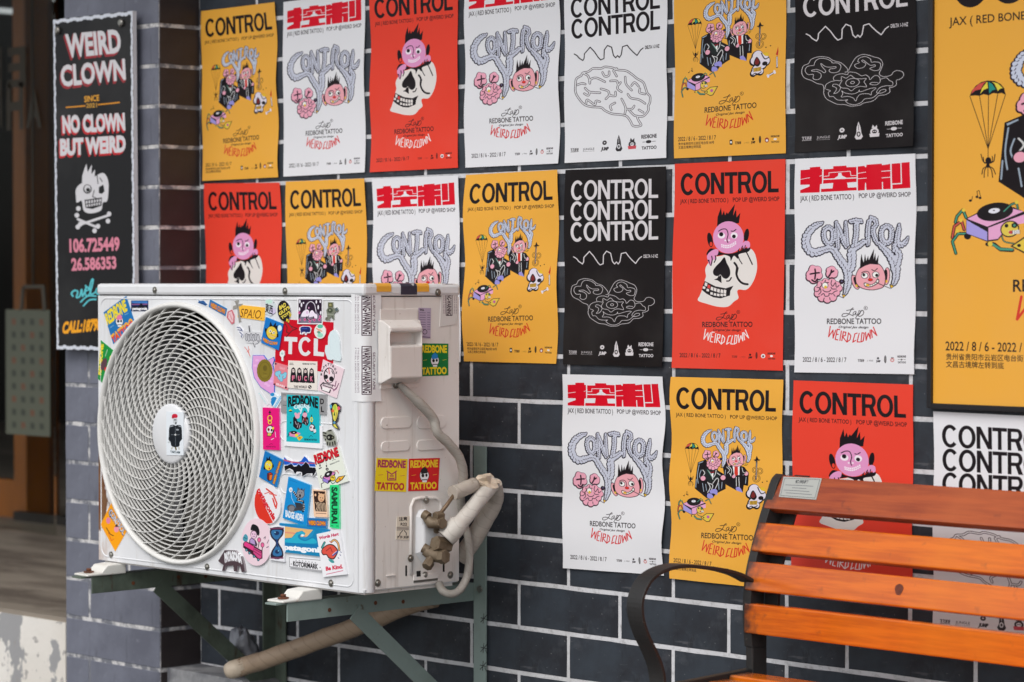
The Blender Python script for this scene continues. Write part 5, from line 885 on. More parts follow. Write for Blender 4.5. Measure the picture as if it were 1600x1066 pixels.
M['soffit'] = mat('grey_canopy_paint', (92,88,84), .7, noise=[(5,4,(70,68,66),.45,.65,.6)])
M['bag'] = mat('pale_plastic_bag', (140,142,150), .3, noise=[(30,4,(130,132,140),.5,.7,.6)], bump=(60,.8,.004))
M['black_frame'] = mat('black_frame', (24,22,26), .35)
M['hole'] = mat('dark_opening', (10,10,11), .9)
gl = bpy.data.materials.new('door_glass'); gl.use_nodes = True; _b = gl.node_tree.nodes['Principled BSDF']; _b.inputs['Transmission Weight'].default_value = 1; _b.inputs['Roughness'].default_value = .03; _b.inputs['IOR'].default_value = 1.1; _b.inputs['Base Color'].default_value = (.8, .82, .8, 1); M['glass'] = gl
M['letter'] = mat('faded_glass_lettering', (70,64,54), .7)

# ================================================================ the setting
ZG = -1.16                                     # pavement level
X0, PY, ROW, BL, MT = -5.2625, -.1266, .0998, .3045, .0100
x_pl = onplane(103, 700, 1, PY)[0]             # left arris of the pillar
zl = onplane(0, 950, 1, PY)[2]                 # doorstep level
g = kind(MB().box(-14, 12, -14, 6, ZG - .2, ZG).obj('pavement', M['pavement']), 'structure')
g = kind(MB().box(-14, 12, -14.2, -4.9, ZG, ZG + .004).obj('road', mat('asphalt', (62,62,64), .85, noise=[(30,5,(48,48,50),.45,.65,.6)]), None), 'structure')

wall = kind(MB().box(X0, 2.0, 0.0, .24, ZG, 1.55).obj('wall', M['mortar']), 'structure')
def brick_mesh(L, H, seed, n=5, d=.0014, name='brick'):
    """one brick face standing proud of the bedding, with slightly worn uneven edges"""
    r = random.Random(seed); P = []
    def side(a, b, m):
        for i in range(m):
            t = i / m; j = (r.random() - .5) * .0016 if i else (r.random() - .5) * .0008
            x = a[0] + (b[0] - a[0]) * t; z = a[1] + (b[1] - a[1]) * t
            if a[1] == b[1]: z += j
            else: x += j
            P.append((x, z))
    side((0, 0), (L, 0), n); side((L, 0), (L, H), 2); side((L, H), (0, H), n); side((0, H), (0, 0), 2)
    mb = MB(); k = len(P); vs = [(x, 0.02, z) for x, z in P] + [(x, -d + .0006, z) for x, z in P]
    cx, cz = L / 2, H / 2; ins = [(x + (.0010 if x < cx else -.0010), -d, z + (.0010 if z < cz else -.0010)) for x, z in P]
    mb.add(vs + ins, [(i, (i+1) % k, k + (i+1) % k, k + i) for i in range(k)] + [(k+i, k+(i+1) % k, 2*k+(i+1) % k, 2*k+i) for i in range(k)] + [tuple(range(2*k, 3*k))])
    return mb
meshes = {}
def brick_data(L, H, seed, m, key):
    kk = (round(L, 4), round(H, 4), seed, key)
    if kk not in meshes:
        me = brick_mesh(L, H, seed).mesh('brick')
        bm = bmesh.new(); bm.from_mesh(me); bmesh.ops.recalc_face_normals(bm, faces=bm.faces); bm.to_mesh(me); bm.free(); me.materials.append(m); meshes[kk] = me
    return meshes[kk]
Z00 = -.0545                                    # a bed joint (centre), joints repeat every ROW
XJ = -4.2744                                    # head joint of the even rows
far = MB(); nb = 0
def add_brick(x, z, L, H, vis):
    global nb
    if vis:
        me = brick_data(L, H, random.randrange(6), M['brick'], 'w'); o = link(me, 'brick', wall); o.location = (x, 0, z); nb += 1
    else: far.box(x, x + L, -.0014, .01, z, z + H)
for r in range(-12, 17):
    zb = Z00 + r * ROW + MT / 2; H = ROW - MT
    if zb < ZG + .0 or zb + H > 1.55: continue
    off = 0 if (r % 2 == 0) else BL / 2          # row -.154..-.253 has a joint at XJ (r = -2)
    k0 = math.floor((X0 - XJ - off) / BL); x = XJ + off + k0 * BL
    while x < 1.95:
        a, b = max(x + MT / 2, X0 + .002), min(x + BL - MT / 2, 1.99)
        if b - a > .012: add_brick(a, zb, b - a, H, (-1.08 < zb < .86) and a < -2.5)
        x += BL
kind(far.obj('brick', M['brick'], wall), 'stuff')

# pillar with its own bricks; the return face looks towards the camera's right
pillar = thing('brick_pillar', 'grey blue brick pillar left of the air conditioner, between doorway and poster wall', 'pillar', ((x_pl + X0) / 2, PY / 2, ZG))
MB().box(x_pl, X0, PY, .30, ZG, 1.55).obj('core', M['mortar2'], pillar)
PW = X0 - x_pl
pj = {0: -5.6 }
zr = [onplane(200, v, 1, PY)[2] for v in (0,)]
ZP = Z00 - 0.003
for r in range(-12, 17):
    zb = ZP + r * ROW + MT / 2; H = ROW - MT
    if zb < ZG or zb + H > 1.55: continue
    if r % 2 == 0: cuts = [x_pl + (onplane(139.5, 700, 1, PY)[0] - x_pl)]
    elif r % 4 == 1: cuts = [onplane(202.5, 1010, 1, PY)[0]]
    else: cuts = []
    xs = [x_pl + .001] + cuts + [X0 - .001]
    for i in range(len(xs) - 1):
        a = xs[i] + (MT / 2 if i else 0); b = xs[i + 1] - (MT / 2 if i < len(xs) - 2 else 0)
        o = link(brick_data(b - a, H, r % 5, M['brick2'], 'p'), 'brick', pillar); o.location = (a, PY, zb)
    # return face header
    me = brick_data(-PY - .004, H, r % 4, M['brick3'], 'r'); o = link(me, 'brick', pillar); o.location = (X0, PY + .002, zb); o.rotation_euler = (0, 0, R(90))
WLc = None

# canopy over the shop front, out of the picture, and the doorstep beside the pillar
kind(MB().box(-14, 4, -.85, .24, 1.55, 1.72).obj('canopy', M['soffit']), 'structure')
step = kind(MB().box(-14, x_pl - .002, PY + .004, 5.5, ZG, zl).obj('doorstep', M['concrete']), 'structure')
kind(MB().box(-14, x_pl - .003, PY - .001, PY + .006, ZG, zl - .012).obj('step_face', M['peel']), 'structure')
foot = MB(); zf = onplane(300, 1043, 1, -.06)[2]
xe = onplane(440, 1050, 1, -.03)[0]
foot.prism([(X0 + .001, ZG), (xe, ZG), (xe, zf - .02), (xe - .06, zf), (X0 + .001, zf)], 1, PY + .02, -.003)
kind(foot.obj('wall_footing', mat('worn_concrete', (150,150,152), .8, noise=[(9,7,(80,82,90),.45,.6,.8),(40,4,(190,190,190),.6,.75,.6)], bump=(40,.5,.004))), 'structure')
# dark shop room behind the doorway
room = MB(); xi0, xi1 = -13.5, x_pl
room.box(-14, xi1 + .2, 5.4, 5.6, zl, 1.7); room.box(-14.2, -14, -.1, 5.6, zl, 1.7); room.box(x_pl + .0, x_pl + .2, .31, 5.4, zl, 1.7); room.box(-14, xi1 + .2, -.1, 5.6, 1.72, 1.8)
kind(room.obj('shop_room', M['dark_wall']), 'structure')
yd = onplane(55, 815, 2, zl)[1]                 # where the timber meets the floor
post = thing('door_frame', 'dim amber timber door frame standing inside the dark doorway', 'door frame', tuple(onplane(55, 815, 2, zl)))
def X(u, y): return onplane(u, 500, 1, y)[0]
def Zy(v, y): return onplane(50, v, 1, y)[2]
xa, xb = X(22, yd), X(41, yd)
MB().box(xa, xb, yd, yd + .10, zl, 1.7).obj('front_board', M['door_wood'], post)
xc = X(80, yd + .12)
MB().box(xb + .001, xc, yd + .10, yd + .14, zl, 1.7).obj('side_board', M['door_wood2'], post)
MB().box(X(0, yd) - .4, xa - .001, yd + .03, yd + .07, zl, Zy(755, yd)).obj('lower_panel', M['door_wood'], post)
MB().box(X(31, yd) , x_pl + .0, yd - .03, yd - .001, zl + .001, Zy(800, yd)).obj('skirting', M['dark_wood'], post)
glass = thing('glass_door', 'clear glass door pane with faded grey lettering in front of the amber timber', 'glass door', (X(20, yd - .25), yd - .25, zl))
yg = yd - .25
MB().box(X(-60, yg), X(84, yg), yg, yg + .008, zl + .001, 1.68).obj('pane', M['glass'], glass)
def text_mesh(t, loc, w, h, m, parent, name, mirror=False, bold=.03):
    gt = glyphs(t, bold).reshape(-1, 3, 2); mb = MB()
    q = gt.copy(); q[..., 0] = (1 - q[..., 0] if mirror else q[..., 0]) * w; q[..., 1] *= h
    for tri in q:
        mb.add([(loc[0] + a, loc[1], loc[2] + b) for a, b in tri], [(0, 1, 2)])
    return mb.obj(name, m, parent, recalc=False)
for t, u0, u1, v0, v1 in (('E', 14, 42, 72, 132), ('H', 12, 38, 128, 198), ('A', 42, 66, 142, 198), ('H', -8, 4, 70, 190)):
    text_mesh(t, (X(u0, yg), yg - .001, Zy(v1, yg)), X(u1, yg) - X(u0, yg), Zy(v0, yg) - Zy(v1, yg), M['letter'], glass, 'letter', mirror=True)
bd = thing('hanging_menu_board', 'blurred pale green board with rows of small characters hanging inside the doorway', 'board', (X(40, yd - .4), yd - .4, zl + .4))
yb = yd - .4; bi = art_board().image('menu_board_print'); u_ = [X(9, yb), X(78, yb)]; zz = [onplane(40, 680, 1, yb)[2], onplane(40, 484, 1, yb)[2]]
mb = MB().box(u_[0], u_[1], yb, yb + .006, zz[0], zz[1]); mb.obj('board_panel', M['dark_wood'], bd)
mb = MB(); mb.add([(u_[0], yb - .0005, zz[0]), (u_[1], yb - .0005, zz[0]), (u_[1], yb - .0005, zz[1]), (u_[0], yb - .0005, zz[1])], [(0,1,2,3)], [[(0,0),(1,0),(1,1),(0,1)]]); mb.obj('printed_sheet', mat('menu_print', bi, .5), bd, recalc=False)
za = onplane(50, 448, 1, yb)[2]; xm = X(52, yb); mb = MB(); mb.ribbon([(xm - .07, yb, zz[1]), (xm - .06, yb, za), (xm + .06, yb, za), (xm + .07, yb, zz[1])], (0, .003, 0), (0.009, 0, 0.006)); mb.obj('hanger', M['letter'], bd)
MB().tube([(xm, yb, za), (xm, yb, za + .3), (xm, yb, 1.7)], .004, 6).obj('cord', M['letter'], bd)

# ================================================================ posters
def sheet(name, label, cat, quad, m, seed, amp=.004, group=None, gap=.0045, curl=(0,0,0,0), yoff=0, nx=12, ny=18, ur=(0, 1, 1, 0)):
    """paper sheet: quad = wall points TL,TR,BR,BL (x,z); a gently waving surface that stays off the bricks"""
    rr = random.Random(seed); ph = [rr.random() * 6.28 for _ in range(6)]; f1 = 1.2 + rr.random() * 1.2; f2 = 1.0 + rr.random()
    q = [np.array(p, float) for p in quad]; c = (q[0] + q[1] + q[2] + q[3]) / 4
    vs = []; uv = []
    for j in range(ny + 1):
        for i in range(nx + 1):
            u, v = i / nx, j / ny; p = q[0]*(1-u)*(1-v) + q[1]*u*(1-v) + q[2]*u*v + q[3]*(1-u)*v
            eu = abs(2*u-1)**1.5
            w = gap + amp * (.5 + .5 * math.sin(f1 * 6.28 * v + ph[0] + .8 * u)) * (.4 + .6 * eu) + amp * .5 * (.5 + .5 * math.sin(6.28 * f2 * u + ph[1] + 3 * v)) * v
            w += curl[0]*((1-u)*(1-v))**3 + curl[1]*(u*(1-v))**3 + curl[2]*(u*v)**3 + curl[3]*((1-u)*v)**3
            dx = .0022 * math.sin(f1 * 6.28 * v + ph[2]) * (2*u-1) * (amp / .004)
            vs.append((p[0] + dx - c[0], -w + yoff, p[1] - c[1])); uv.append((ur[0] + (ur[1] - ur[0]) * u, ur[2] + (ur[3] - ur[2]) * v))
    fs = [(j*(nx+1)+i, (j+1)*(nx+1)+i, (j+1)*(nx+1)+i+1, j*(nx+1)+i+1) for j in range(ny) for i in range(nx)]
    mb = MB(); mb.add(vs, fs, [[uv[k] for k in f] for f in fs], smooth=True)
    bk = [(a, b + .00025, d) for a, b, d in vs]; mb.add(bk, [f[::-1] for f in fs], [[uv[k] for k in f[::-1]] for f in fs], smooth=True)
    bd_ = [i for i in range(nx + 1)] + [j*(nx+1)+nx for j in range(1, ny+1)] + [ny*(nx+1)+i for i in range(nx-1, -1, -1)] + [j*(nx+1) for j in range(ny-1, 0, -1)]; nb_ = len(bd_)
    mb.add([vs[k] for k in bd_] + [bk[k] for k in bd_], [(i, (i+1) % nb_, nb_ + (i+1) % nb_, nb_ + i) for i in range(nb_)], [[uv[bd_[i]], uv[bd_[(i+1) % nb_]], uv[bd_[(i+1) % nb_]], uv[bd_[i]]] for i in range(nb_)])
    me = mb.mesh(name); me.materials.append(m); o = bpy.data.objects.new(name, me); COL.objects.link(o); o.location = (c[0], 0, c[1]); WL[o.name] = Vector(o.location)
    tag(o, label, cat, group); return o
D = {'w': paper('white_poster_print', art_white().image('white_poster')), 'r': paper('red_poster_print', art_red().image('red_poster')),
     'o': paper('orange_poster_print', art_orange().image('orange_poster')), 'k': paper('black_poster_print', art_black().image('black_poster')), 'b': paper('brain_poster_print', art_brain().image('brain_poster'))}
PWd, PHt = .2969, .42
def wq(pts): return [tuple(onplane(u, v, 1, -.006)[[0, 2]]) for u, v in pts]
def std(x, z): return [(x, z), (x + PWd, z), (x + PWd, z - PHt), (x, z - PHt)]
def bl(BLp, BRp):  # only the bottom corners show
    a, b = [onplane(u, v, 1, -.006)[[0, 2]] for u, v in (BLp, BRp)]; d = (b - a) / np.linalg.norm(b - a) * PWd; n = np.array([-d[1], d[0]]) / PWd * PHt
    return [tuple(a + n), tuple(a + d + n), tuple(a + d), tuple(a)]
T = 'top row of posters'
L_ = [
 ('o', wq([(313.6,17.7),(430,3.3),(435.5,277),(316.3,283)]), 'orange CONTROL poster at the left end of the top row, next to the brick pillar', .004, (0,0,0,0)),
 ('w', bl((442.9,276.2),(570,269.4)), 'white poster with red characters in the top row, between leftmost orange and red one', .004, (0,0,0,0)),
 ('r', bl((578.4,269.3),(715.8,262.2)), 'red skull poster in the top row, the one cut by the upper edge', .003, (0,0,0,0)),
 ('w', bl((725.5,262.2),(870.8,255.6)), 'white smoke lettering poster in the top row, right of the red one', .004, (0,0,0,0)),
 ('b', bl((881.5,254.9),(1040.5,246.8)), 'white poster with a line drawn brain in the top row', .002, (0,0,0,0)),
 ('o', bl((1052.7,247.6),(1226.6,239.5)), 'orange poster in the top row between the brain poster and the black one', .002, (0,0,0,0)),
 ('k', bl((1241.6,238.6),(1430,228.7)), 'black poster with white line drawing at the right end of the top row', .003, (0,0,.012,0)),
 ('r', wq([(319,287),(437,285.5),(441,552),(322,561)]), 'red poster behind the top left of the air conditioner, leftmost of the second row', .004, (0,0,0,0)),
 ('o', wq([(446,284),(570,279),(574,557),(449,564)]), 'orange poster half hidden behind the air conditioner lid, beside the red one', .004, (0,0,0,0)),
 ('w', wq([(581,280),(716,274),(720,566),(584,566)]), 'white poster with red characters rising behind the right of the air conditioner', .004, (0,0,0,0)),
 ('o', wq([(726,273.5),(872.2,265.4),(869.5,568.6),(722.4,564.7)]), 'orange poster just right of the air conditioner top, fully visible', .005, (0,0,0,0)),
 ('k', wq([(881.8,265.6),(1039.7,260),(1036.3,573.6),(879.9,569.6)]), 'black poster with CONTROL three times in the middle row', .0025, (0,0,.006,0)),
 ('r', wq(Q_R2), 'red poster with a pink head over a skull, fully visible in the middle row', .002, (0,0,0,0)),
 ('w', wq(Q_W3), 'white poster at the right end of the middle row, beside the framed print', .002, (0,0,0,0)),
 ('w', wq([(878.6,584.8),(1037.5,588.6),(1036.8,899.6),(881.2,887.8)]), 'white poster in the lowest row, above the bench arm', .006, (0,0,0,.004)),
 ('o', wq(Q_O4), 'orange poster in the lowest row, partly behind the bench upright', .005, (0,0,0,0)),
 ('r', wq([(1237.9,594.5),(1426.3,601.2),(1424,938),(1236,922)]), 'red poster behind the bench slats', .002, (0,0,0,0)),
 ('b', wq([(1458,643),(1662,653),(1660,1010),(1456.5,992)]), 'white brain poster at the right edge, behind the bench slats', .002, (0,0,0,0)),
]
for i, (d, q, lab, amp, curl) in enumerate(L_):
    sheet('poster', lab, 'poster', q, D[d], 100 + i, amp * .95, 'event posters pasted on the dark brick wall', curl=curl, gap=.003)
# large framed print at the right
aw, bw, az, bz = 0.6271, -2.9926, -0.8407, 0.6486
fr = thing('framed_print', 'large amber print in a thin black frame at the upper right', 'framed print', (bw + aw / 2, 0, bz + az))
x0, x1, z0, z1 = bw - .003, bw + aw, -.2225, bz
zb_ = -.2226
sh = sheet('print_sheet', '', '', [(x0 + .0, z1), (x1, z1), (x1, zb_), (x0, zb_)], D['o'], 7, .0, None, gap=.012, nx=2, ny=2, ur=(-.005, 1, 1, 1 - (zb_ - bz) / az))
for k_ in ('label', 'category'): del sh[k_]
sh.parent = fr; sh.matrix_parent_inverse = Matrix.Translation(-WL[fr.name])
for b_ in ((x0 - .0105, x0 - .0002, zb_ - .0095, z1 + .010), (x1 + .0002, x1 + .0105, zb_ - .0095, z1 + .010), (x0 - .0003, x1 + .0003, zb_ - .0098, zb_ - .0003), (x0 - .0003, x1 + .0003, z1 + .0003, z1 + .0098)):
    MB().box(b_[0], b_[1], -.0185, -.0035, b_[2], b_[3]).obj('frame_rail', M['black_frame'], fr, bevel=.001)

# ================================================================ hanging sign board on the pillar
YS = PY - .034
sp_ = [onplane(u, v, 1, YS)[[0, 2]] for u, v in SIGNQ]
sg = thing('hanging_sign', 'tall black WEIRD CLOWN sign board with scalloped white border on the pillar', 'sign', (float((sp_[0][0] + sp_[1][0]) / 2), YS, float(sp_[3][1])))
def qslab(q, y, t, m, name, parent):
    mb = MB(); vs = [(p[0], y, p[1]) for p in q] + [(p[0], y + t, p[1]) for p in q]
    mb.add(vs, [(3,2,1,0)], [[(0,0),(1,0),(1,1),(0,1)]]); mb.add(vs, [(4,5,6,7),(0,1,5,4),(1,2,6,5),(2,3,7,6),(3,0,4,7)], [[(.5,.5)]*4]*5)
    return mb.obj(name, m, parent, recalc=False)
qslab([tuple(p) for p in sp_], YS, .012, paper('sign_print', art_sign().image('sign_board'), .38), 'sign_panel', sg)
for u, v in ((92,48),(191,36)):
    p = onplane(u, v, 1, YS); MB().tube([(p[0], YS - .009, p[2]), (p[0], YS - .007, p[2]), (p[0], YS - .0002, p[2])], [.006, .0095, .0095], 16).obj('standoff_cap', M['steel'], sg)
for u, v in ((92,48),(191,36),(100,535),(200,538)):
    p = onplane(u, v, 1, YS); MB().tube([(p[0], YS + .0122, p[2]), (p[0], PY - .0035, p[2])], .007, 10).obj('standoff', M['steel'], sg)
# ================================================================ air conditioner
ac = thing('air_conditioner', 'cream white outdoor air conditioner covered in stickers on green wall brackets', 'air conditioner', ((XL + XR) / 2, (YF + YB) / 2, ZB))
ZL = ZT - .0265                               # lower edge of the lid
CR = .020                                     # radius of the rounded front right corner
# cabinet: left, back, bottom pan
cb = MB(); cb.box(XL, XL + .002, YF + .002, YB, ZB + .004, ZL); cb.box(XL + .003, XR - .003, YB - .002, YB, ZB + .004, ZL); cb.box(XL + .001, XR - .003, YF + .004, YB - .001, ZB + .004, ZB + .008)
cb.obj('cabinet', M['casing'], ac)
MB().box(XL - .0075, XL - .0003, YF + .020, YF + .022, onplane(152, 748, 1, YF + .02)[2], ZL - .004).obj('back_flange', M['casing'], ac)
# front panel with its round opening
fp = MB(); n = 96; x1 = XR - CR; zt = ZL - .0015; zb = ZB + .001
def rectpt(a):
    c_, s_ = math.cos(a), math.sin(a); t = 1e9
    if c_ > 1e-9: t = min(t, (x1 - FCX) / c_)
    if c_ < -1e-9: t = min(t, (XL - FCX) / c_)
    if s_ > 1e-9: t = min(t, (zt - FCZ) / s_)
    if s_ < -1e-9: t = min(t, (zb - FCZ) / s_)
    return (FCX + c_ * t, FCZ + s_ * t)
ang = sorted([2 * math.pi * i / n for i in range(n)] + [math.atan2(z - FCZ, x - FCX) % (2 * math.pi) for x in (XL, x1) for z in (zb, zt)]); k = len(ang)
ri = FR - .006
inn = [(FCX + ri * math.cos(a), YF, FCZ + ri * math.sin(a)) for a in ang]; out = [(rectpt(a)[0], YF, rectpt(a)[1]) for a in ang]
fp.add(inn + out, [(i, (i + 1) % k, k + (i + 1) % k, k + i) for i in range(k)])
arc = [(x1 + CR * math.sin(t), YF + CR - CR * math.cos(t)) for t in np.linspace(0, math.pi / 2, 8)] + [(XR, YF + CR + .010), (XR - .003, YF + CR + .010)]
fp.add([(x, y, zb) for x, y in arc] + [(x, y, zt) for x, y in arc], [(i, i + 1, len(arc) + i + 1, len(arc) + i) for i in range(len(arc) - 1)], smooth=True)
# folded edges
fp.add([(XL, YF, zb), (XL, YF + .012, zb), (XL, YF + .012, zt), (XL, YF, zt)], [(0,1,2,3)]); fp.add([(XL, YF, zb), (x1, YF, zb), (x1, YF + .012, zb), (XL, YF + .012, zb)], [(0,1,2,3)])
fpo = fp.obj('front_panel', M['casing_front'], ac)
# pressed border line of the front (rounded rectangle bead)
def rrect(xa, xb, za, zc, r, m=6):
    P = []
    for cx, cz, a0 in ((xb - r, za + r, -90), (xb - r, zc - r, 0), (xa + r, zc - r, 90), (xa + r, za + r, 180)):
        for t in np.linspace(a0, a0 + 90, m): P.append((cx + r * math.cos(R(t)), cz + r * math.sin(R(t))))
    return P
pr = rrect(XL + .010, x1 - .012, zb + .010, zt - .006, .022); cp = pr + [pr[0], pr[1]]
MB().tube([(x, YF + .0008, z) for x, z in cp], .0022, 6, cap=False).obj('pressed_bead', M['casing'], ac)
# embossed handles behind the stickers
for u0, u1, v0, v1 in ((438, 530, 663, 688), (438, 500, 745, 770)):
    a = onplane(u0, v1, 1, YF); b = onplane(u1, v0, 1, YF); P = rrect(a[0], b[0], a[2], b[2], min(.016, (b[2] - a[2]) / 2.1)); P = P + P[:2]
    MB().tube([(x, YF + .0006, z) for x, z in P], .002, 6, cap=False).obj('pressed_handle', M['casing'], ac)
# lid
ld = MB(); lz = ZL; P = []
MB().box(XL - .003, XR + .003, YF - .003, YB + .003, ZL, ZT).obj('lid', M['casing'], ac, bevel=.007)
MB().box(XL + .001, XR - .004, YF + .003, YB - .003, ZL - .0014, ZL - .0001).obj('lid_seam', M['hole'], ac)
# side panel
ys0 = YF + CR + .0125
MB().box(XR - .003, XR - .0005, ys0, YB + .001, ZB + .006, ZL - .0015).obj('side_panel', M['casing_side'], ac, bevel=.0006)
SX = XR - .0005
def sidept(V, x, y, px=SX): return onplane(x / V[2] + V[0], y / V[2] + V[1], 0, px)
for V, a, b in ((C5, (182,1028), (380,944)), (C5, (412,1028), (600,936)), (C6, (133,178), (304,106)), (C6, (345,170), (520,97))):
    p, q = sidept(V, *a), sidept(V, *b); P = rrect(p[1], q[1], p[2], q[2], (q[2] - p[2]) / 2.02, 8)
    MB().prism([(y, z) for y, z in P], 0, SX - .001, SX + .0022).obj('pressed_slot', M['casing_side'], ac, bevel=.0012)
# grille rim, rings, vanes and hub
gy = lambda r: YF - .003 - .014 * (1 - (r / FR) ** 2)
prof = [(FR + .0015, YF - .0005), (FR - .001, YF - .009), (FR - .005, YF - .0115), (FR - .009, YF - .010), (FR - .0115, YF - .004), (FR - .0115, YF + .010), (FR - .005, YF + .010)]
rim = MB(); nn = 112; vs = [(r * math.cos(2*math.pi*i/nn), y - YF, r * math.sin(2*math.pi*i/nn)) for i in range(nn) for r, y in prof]; m_ = len(prof)
rim.add(vs, [(i*m_+j, ((i+1)%nn)*m_+j, ((i+1)%nn)*m_+(j+1)%m_, i*m_+(j+1)%m_) for i in range(nn) for j in range(m_)], smooth=True)
gl0 = (FCX, YF, FCZ)
gr = rim.obj('grille', M['grille'], ac, loc=gl0); gr.matrix_parent_inverse = Matrix.Translation(-WL[ac.name])
def sub(me, name, mt=None):
    o = bpy.data.objects.new(name, me); COL.objects.link(o); o.parent = gr; WL[o.name] = Vector((0, 0, 0)); return o
rings = np.linspace(HUBR + .011, FR - .021, 20)
for r in rings:
    mb = MB(); N_ = 84; y0 = gy(r) - YF; pts = []
    sec = [(-.00095, -.0002), (.00095, -.0002), (.00095, .0036), (-.00095, .0036)]
    vs = [((r + a) * math.cos(2*math.pi*i/N_), y0 + b, (r + a) * math.sin(2*math.pi*i/N_)) for i in range(N_) for a, b in sec]
    mb.add(vs, [(i*4+j, ((i+1)%N_)*4+j, ((i+1)%N_)*4+(j+1)%4, i*4+(j+1)%4) for i in range(N_) for j in range(4)], smooth=False)
    me = mb.mesh('grille_ring'); me.materials.append(M['grille'])
    bm = bmesh.new(); bm.from_mesh(me); bmesh.ops.recalc_face_normals(bm, faces=bm.faces); bm.to_mesh(me); bm.free(); sub(me, 'grille_ring')
vm = MB(); pts = []; wv = []; tv = []
for i in range(25):
    t = i / 24; r = HUBR - .002 + (FR - .010 - HUBR + .002) * t; a = -R(10) * t - R(62) * t ** 1.3
    p = Vector((r * math.cos(a), gy(r) - YF - .0014, r * math.sin(a))); pts.append(p)
for i in range(25):
    d = (pts[min(i+1, 24)] - pts[max(i-1, 0)]).normalized(); nrm = Vector((-d.z, 0, d.x)).normalized(); wv.append(nrm * .0008); tv.append(Vector((0, .0030, 0)))
vm.ribbon([p + Vector((0, .0030, 0)) for p in pts], wv, tv)
me = vm.mesh('grille_vane'); bm = bmesh.new(); bm.from_mesh(me); bmesh.ops.recalc_face_normals(bm, faces=bm.faces); bm.to_mesh(me); bm.free(); me.materials.append(M['grille'])
NV = 32
for i in range(NV):
    o = sub(me, 'grille_vane'); o.rotation_euler = (0, 2 * math.pi * i / NV, 0)
hp = [(HUBR, .006), (HUBR, -.001), (HUBR - .002, -.004), (HUBR - .006, -.0055), (.03, -.0065), (0.0001, -.0068)]; y0 = gy(HUBR) - YF
hb = MB(); nn = 56; m_ = len(hp); vs = [(r * math.cos(2*math.pi*i/nn), y0 + y, r * math.sin(2*math.pi*i/nn)) for i in range(nn) for r, y in hp]
hb.add(vs, [(i*m_+j, ((i+1)%nn)*m_+j, ((i+1)%nn)*m_+j+1, i*m_+j+1) for i in range(nn) for j in range(m_-1)], smooth=True)
me = hb.mesh('hub_cap'); me.materials.append(M['casing']); bm = bmesh.new(); bm.from_mesh(me); bmesh.ops.recalc_face_normals(bm, faces=bm.faces); bm.to_mesh(me); bm.free(); sub(me, 'hub_cap')
# shroud, coil and fan inside
sh_ = MB(); nn = 64; rr_ = [(FR - .012, YF + .012), (FR - .016, YF + .03), (FR - .020, YF + .085), (FR - .004, YF + .10), (FR - .004, YF + .012)]; m_ = len(rr_)
vs = [(FCX + r * math.cos(2*math.pi*i/nn), y, FCZ + r * math.sin(2*math.pi*i/nn)) for i in range(nn) for r, y in rr_]
sh_.add(vs, [(i*m_+j, ((i+1)%nn)*m_+j, ((i+1)%nn)*m_+(j+1)%m_, i*m_+(j+1)%m_) for i in range(nn) for j in range(m_)], smooth=True); sh_.obj('fan_shroud', M['shroud'], ac)
MB().box(XL + .004, XR - .006, YB - .03, YB - .004, ZB + .010, ZL - .003).obj('coil', M['fin'], ac)
fan = MB(); fan.tube([(FCX, YF + .04, FCZ), (FCX, YF + .09, FCZ)], .05, 24)
fan.tube([(FCX, YF + .09, FCZ), (FCX, YB - .035, FCZ)], .035, 16)
for b_ in range(3):
    a0 = R(-62) + b_ * 2 * math.pi / 3; g_ = []
    for i in range(9):
        r = .045 + (.262 - .045) * i / 8; w = R(17) + R(9) * math.sin(i / 8 * 3.14)
        for j in range(7):
            s_ = j / 6 - .5; a = a0 + s_ * 2 * w - R(16) * (i / 8); g_.append((FCX + r * math.cos(a), YF + .065 + .036 * s_ * 1.2 - .012 * math.cos(s_ * 3), FCZ + r * math.sin(a)))
    fan.add(g_, [(i*7+j, i*7+j+1, (i+1)*7+j+1, (i+1)*7+j) for i in range(8) for j in range(6)], smooth=True)
fan.obj('fan', M['blade'], ac, recalc=False)
# screws
def screw(p, ax, parent=ac, r=.0055):
    d = Vector((0, -1, 0)) if ax == 1 else Vector((1, 0, 0)); p = Vector(p); mb = MB()
    mb.tube([p, p + d * .0012], r * 1.45, 14); mb.tube([p + d * .0012, p + d * .0032, p + d * .0042], [r, r * .85, r * .4], 12)
    return mb.obj('screw', M['steel'], parent)
for u, v in ((242,453.5),(445.5,455)): p = onplane(u, v, 1, YF - .003); screw(p, 1)
for u, v in ((174,867),(324,886),(517.5,911.5)): p = onplane(u, v, 1, YF); screw(p, 1)
for u, v, o_ in ((684,457,.0035),(590,911,0),(641.5,872.5,.003),(664,898.8,.002),(703.5,898.5,0),(666,781.5,.003)): p = onplane(u, v, 0, SX + o_); screw(p, 0)
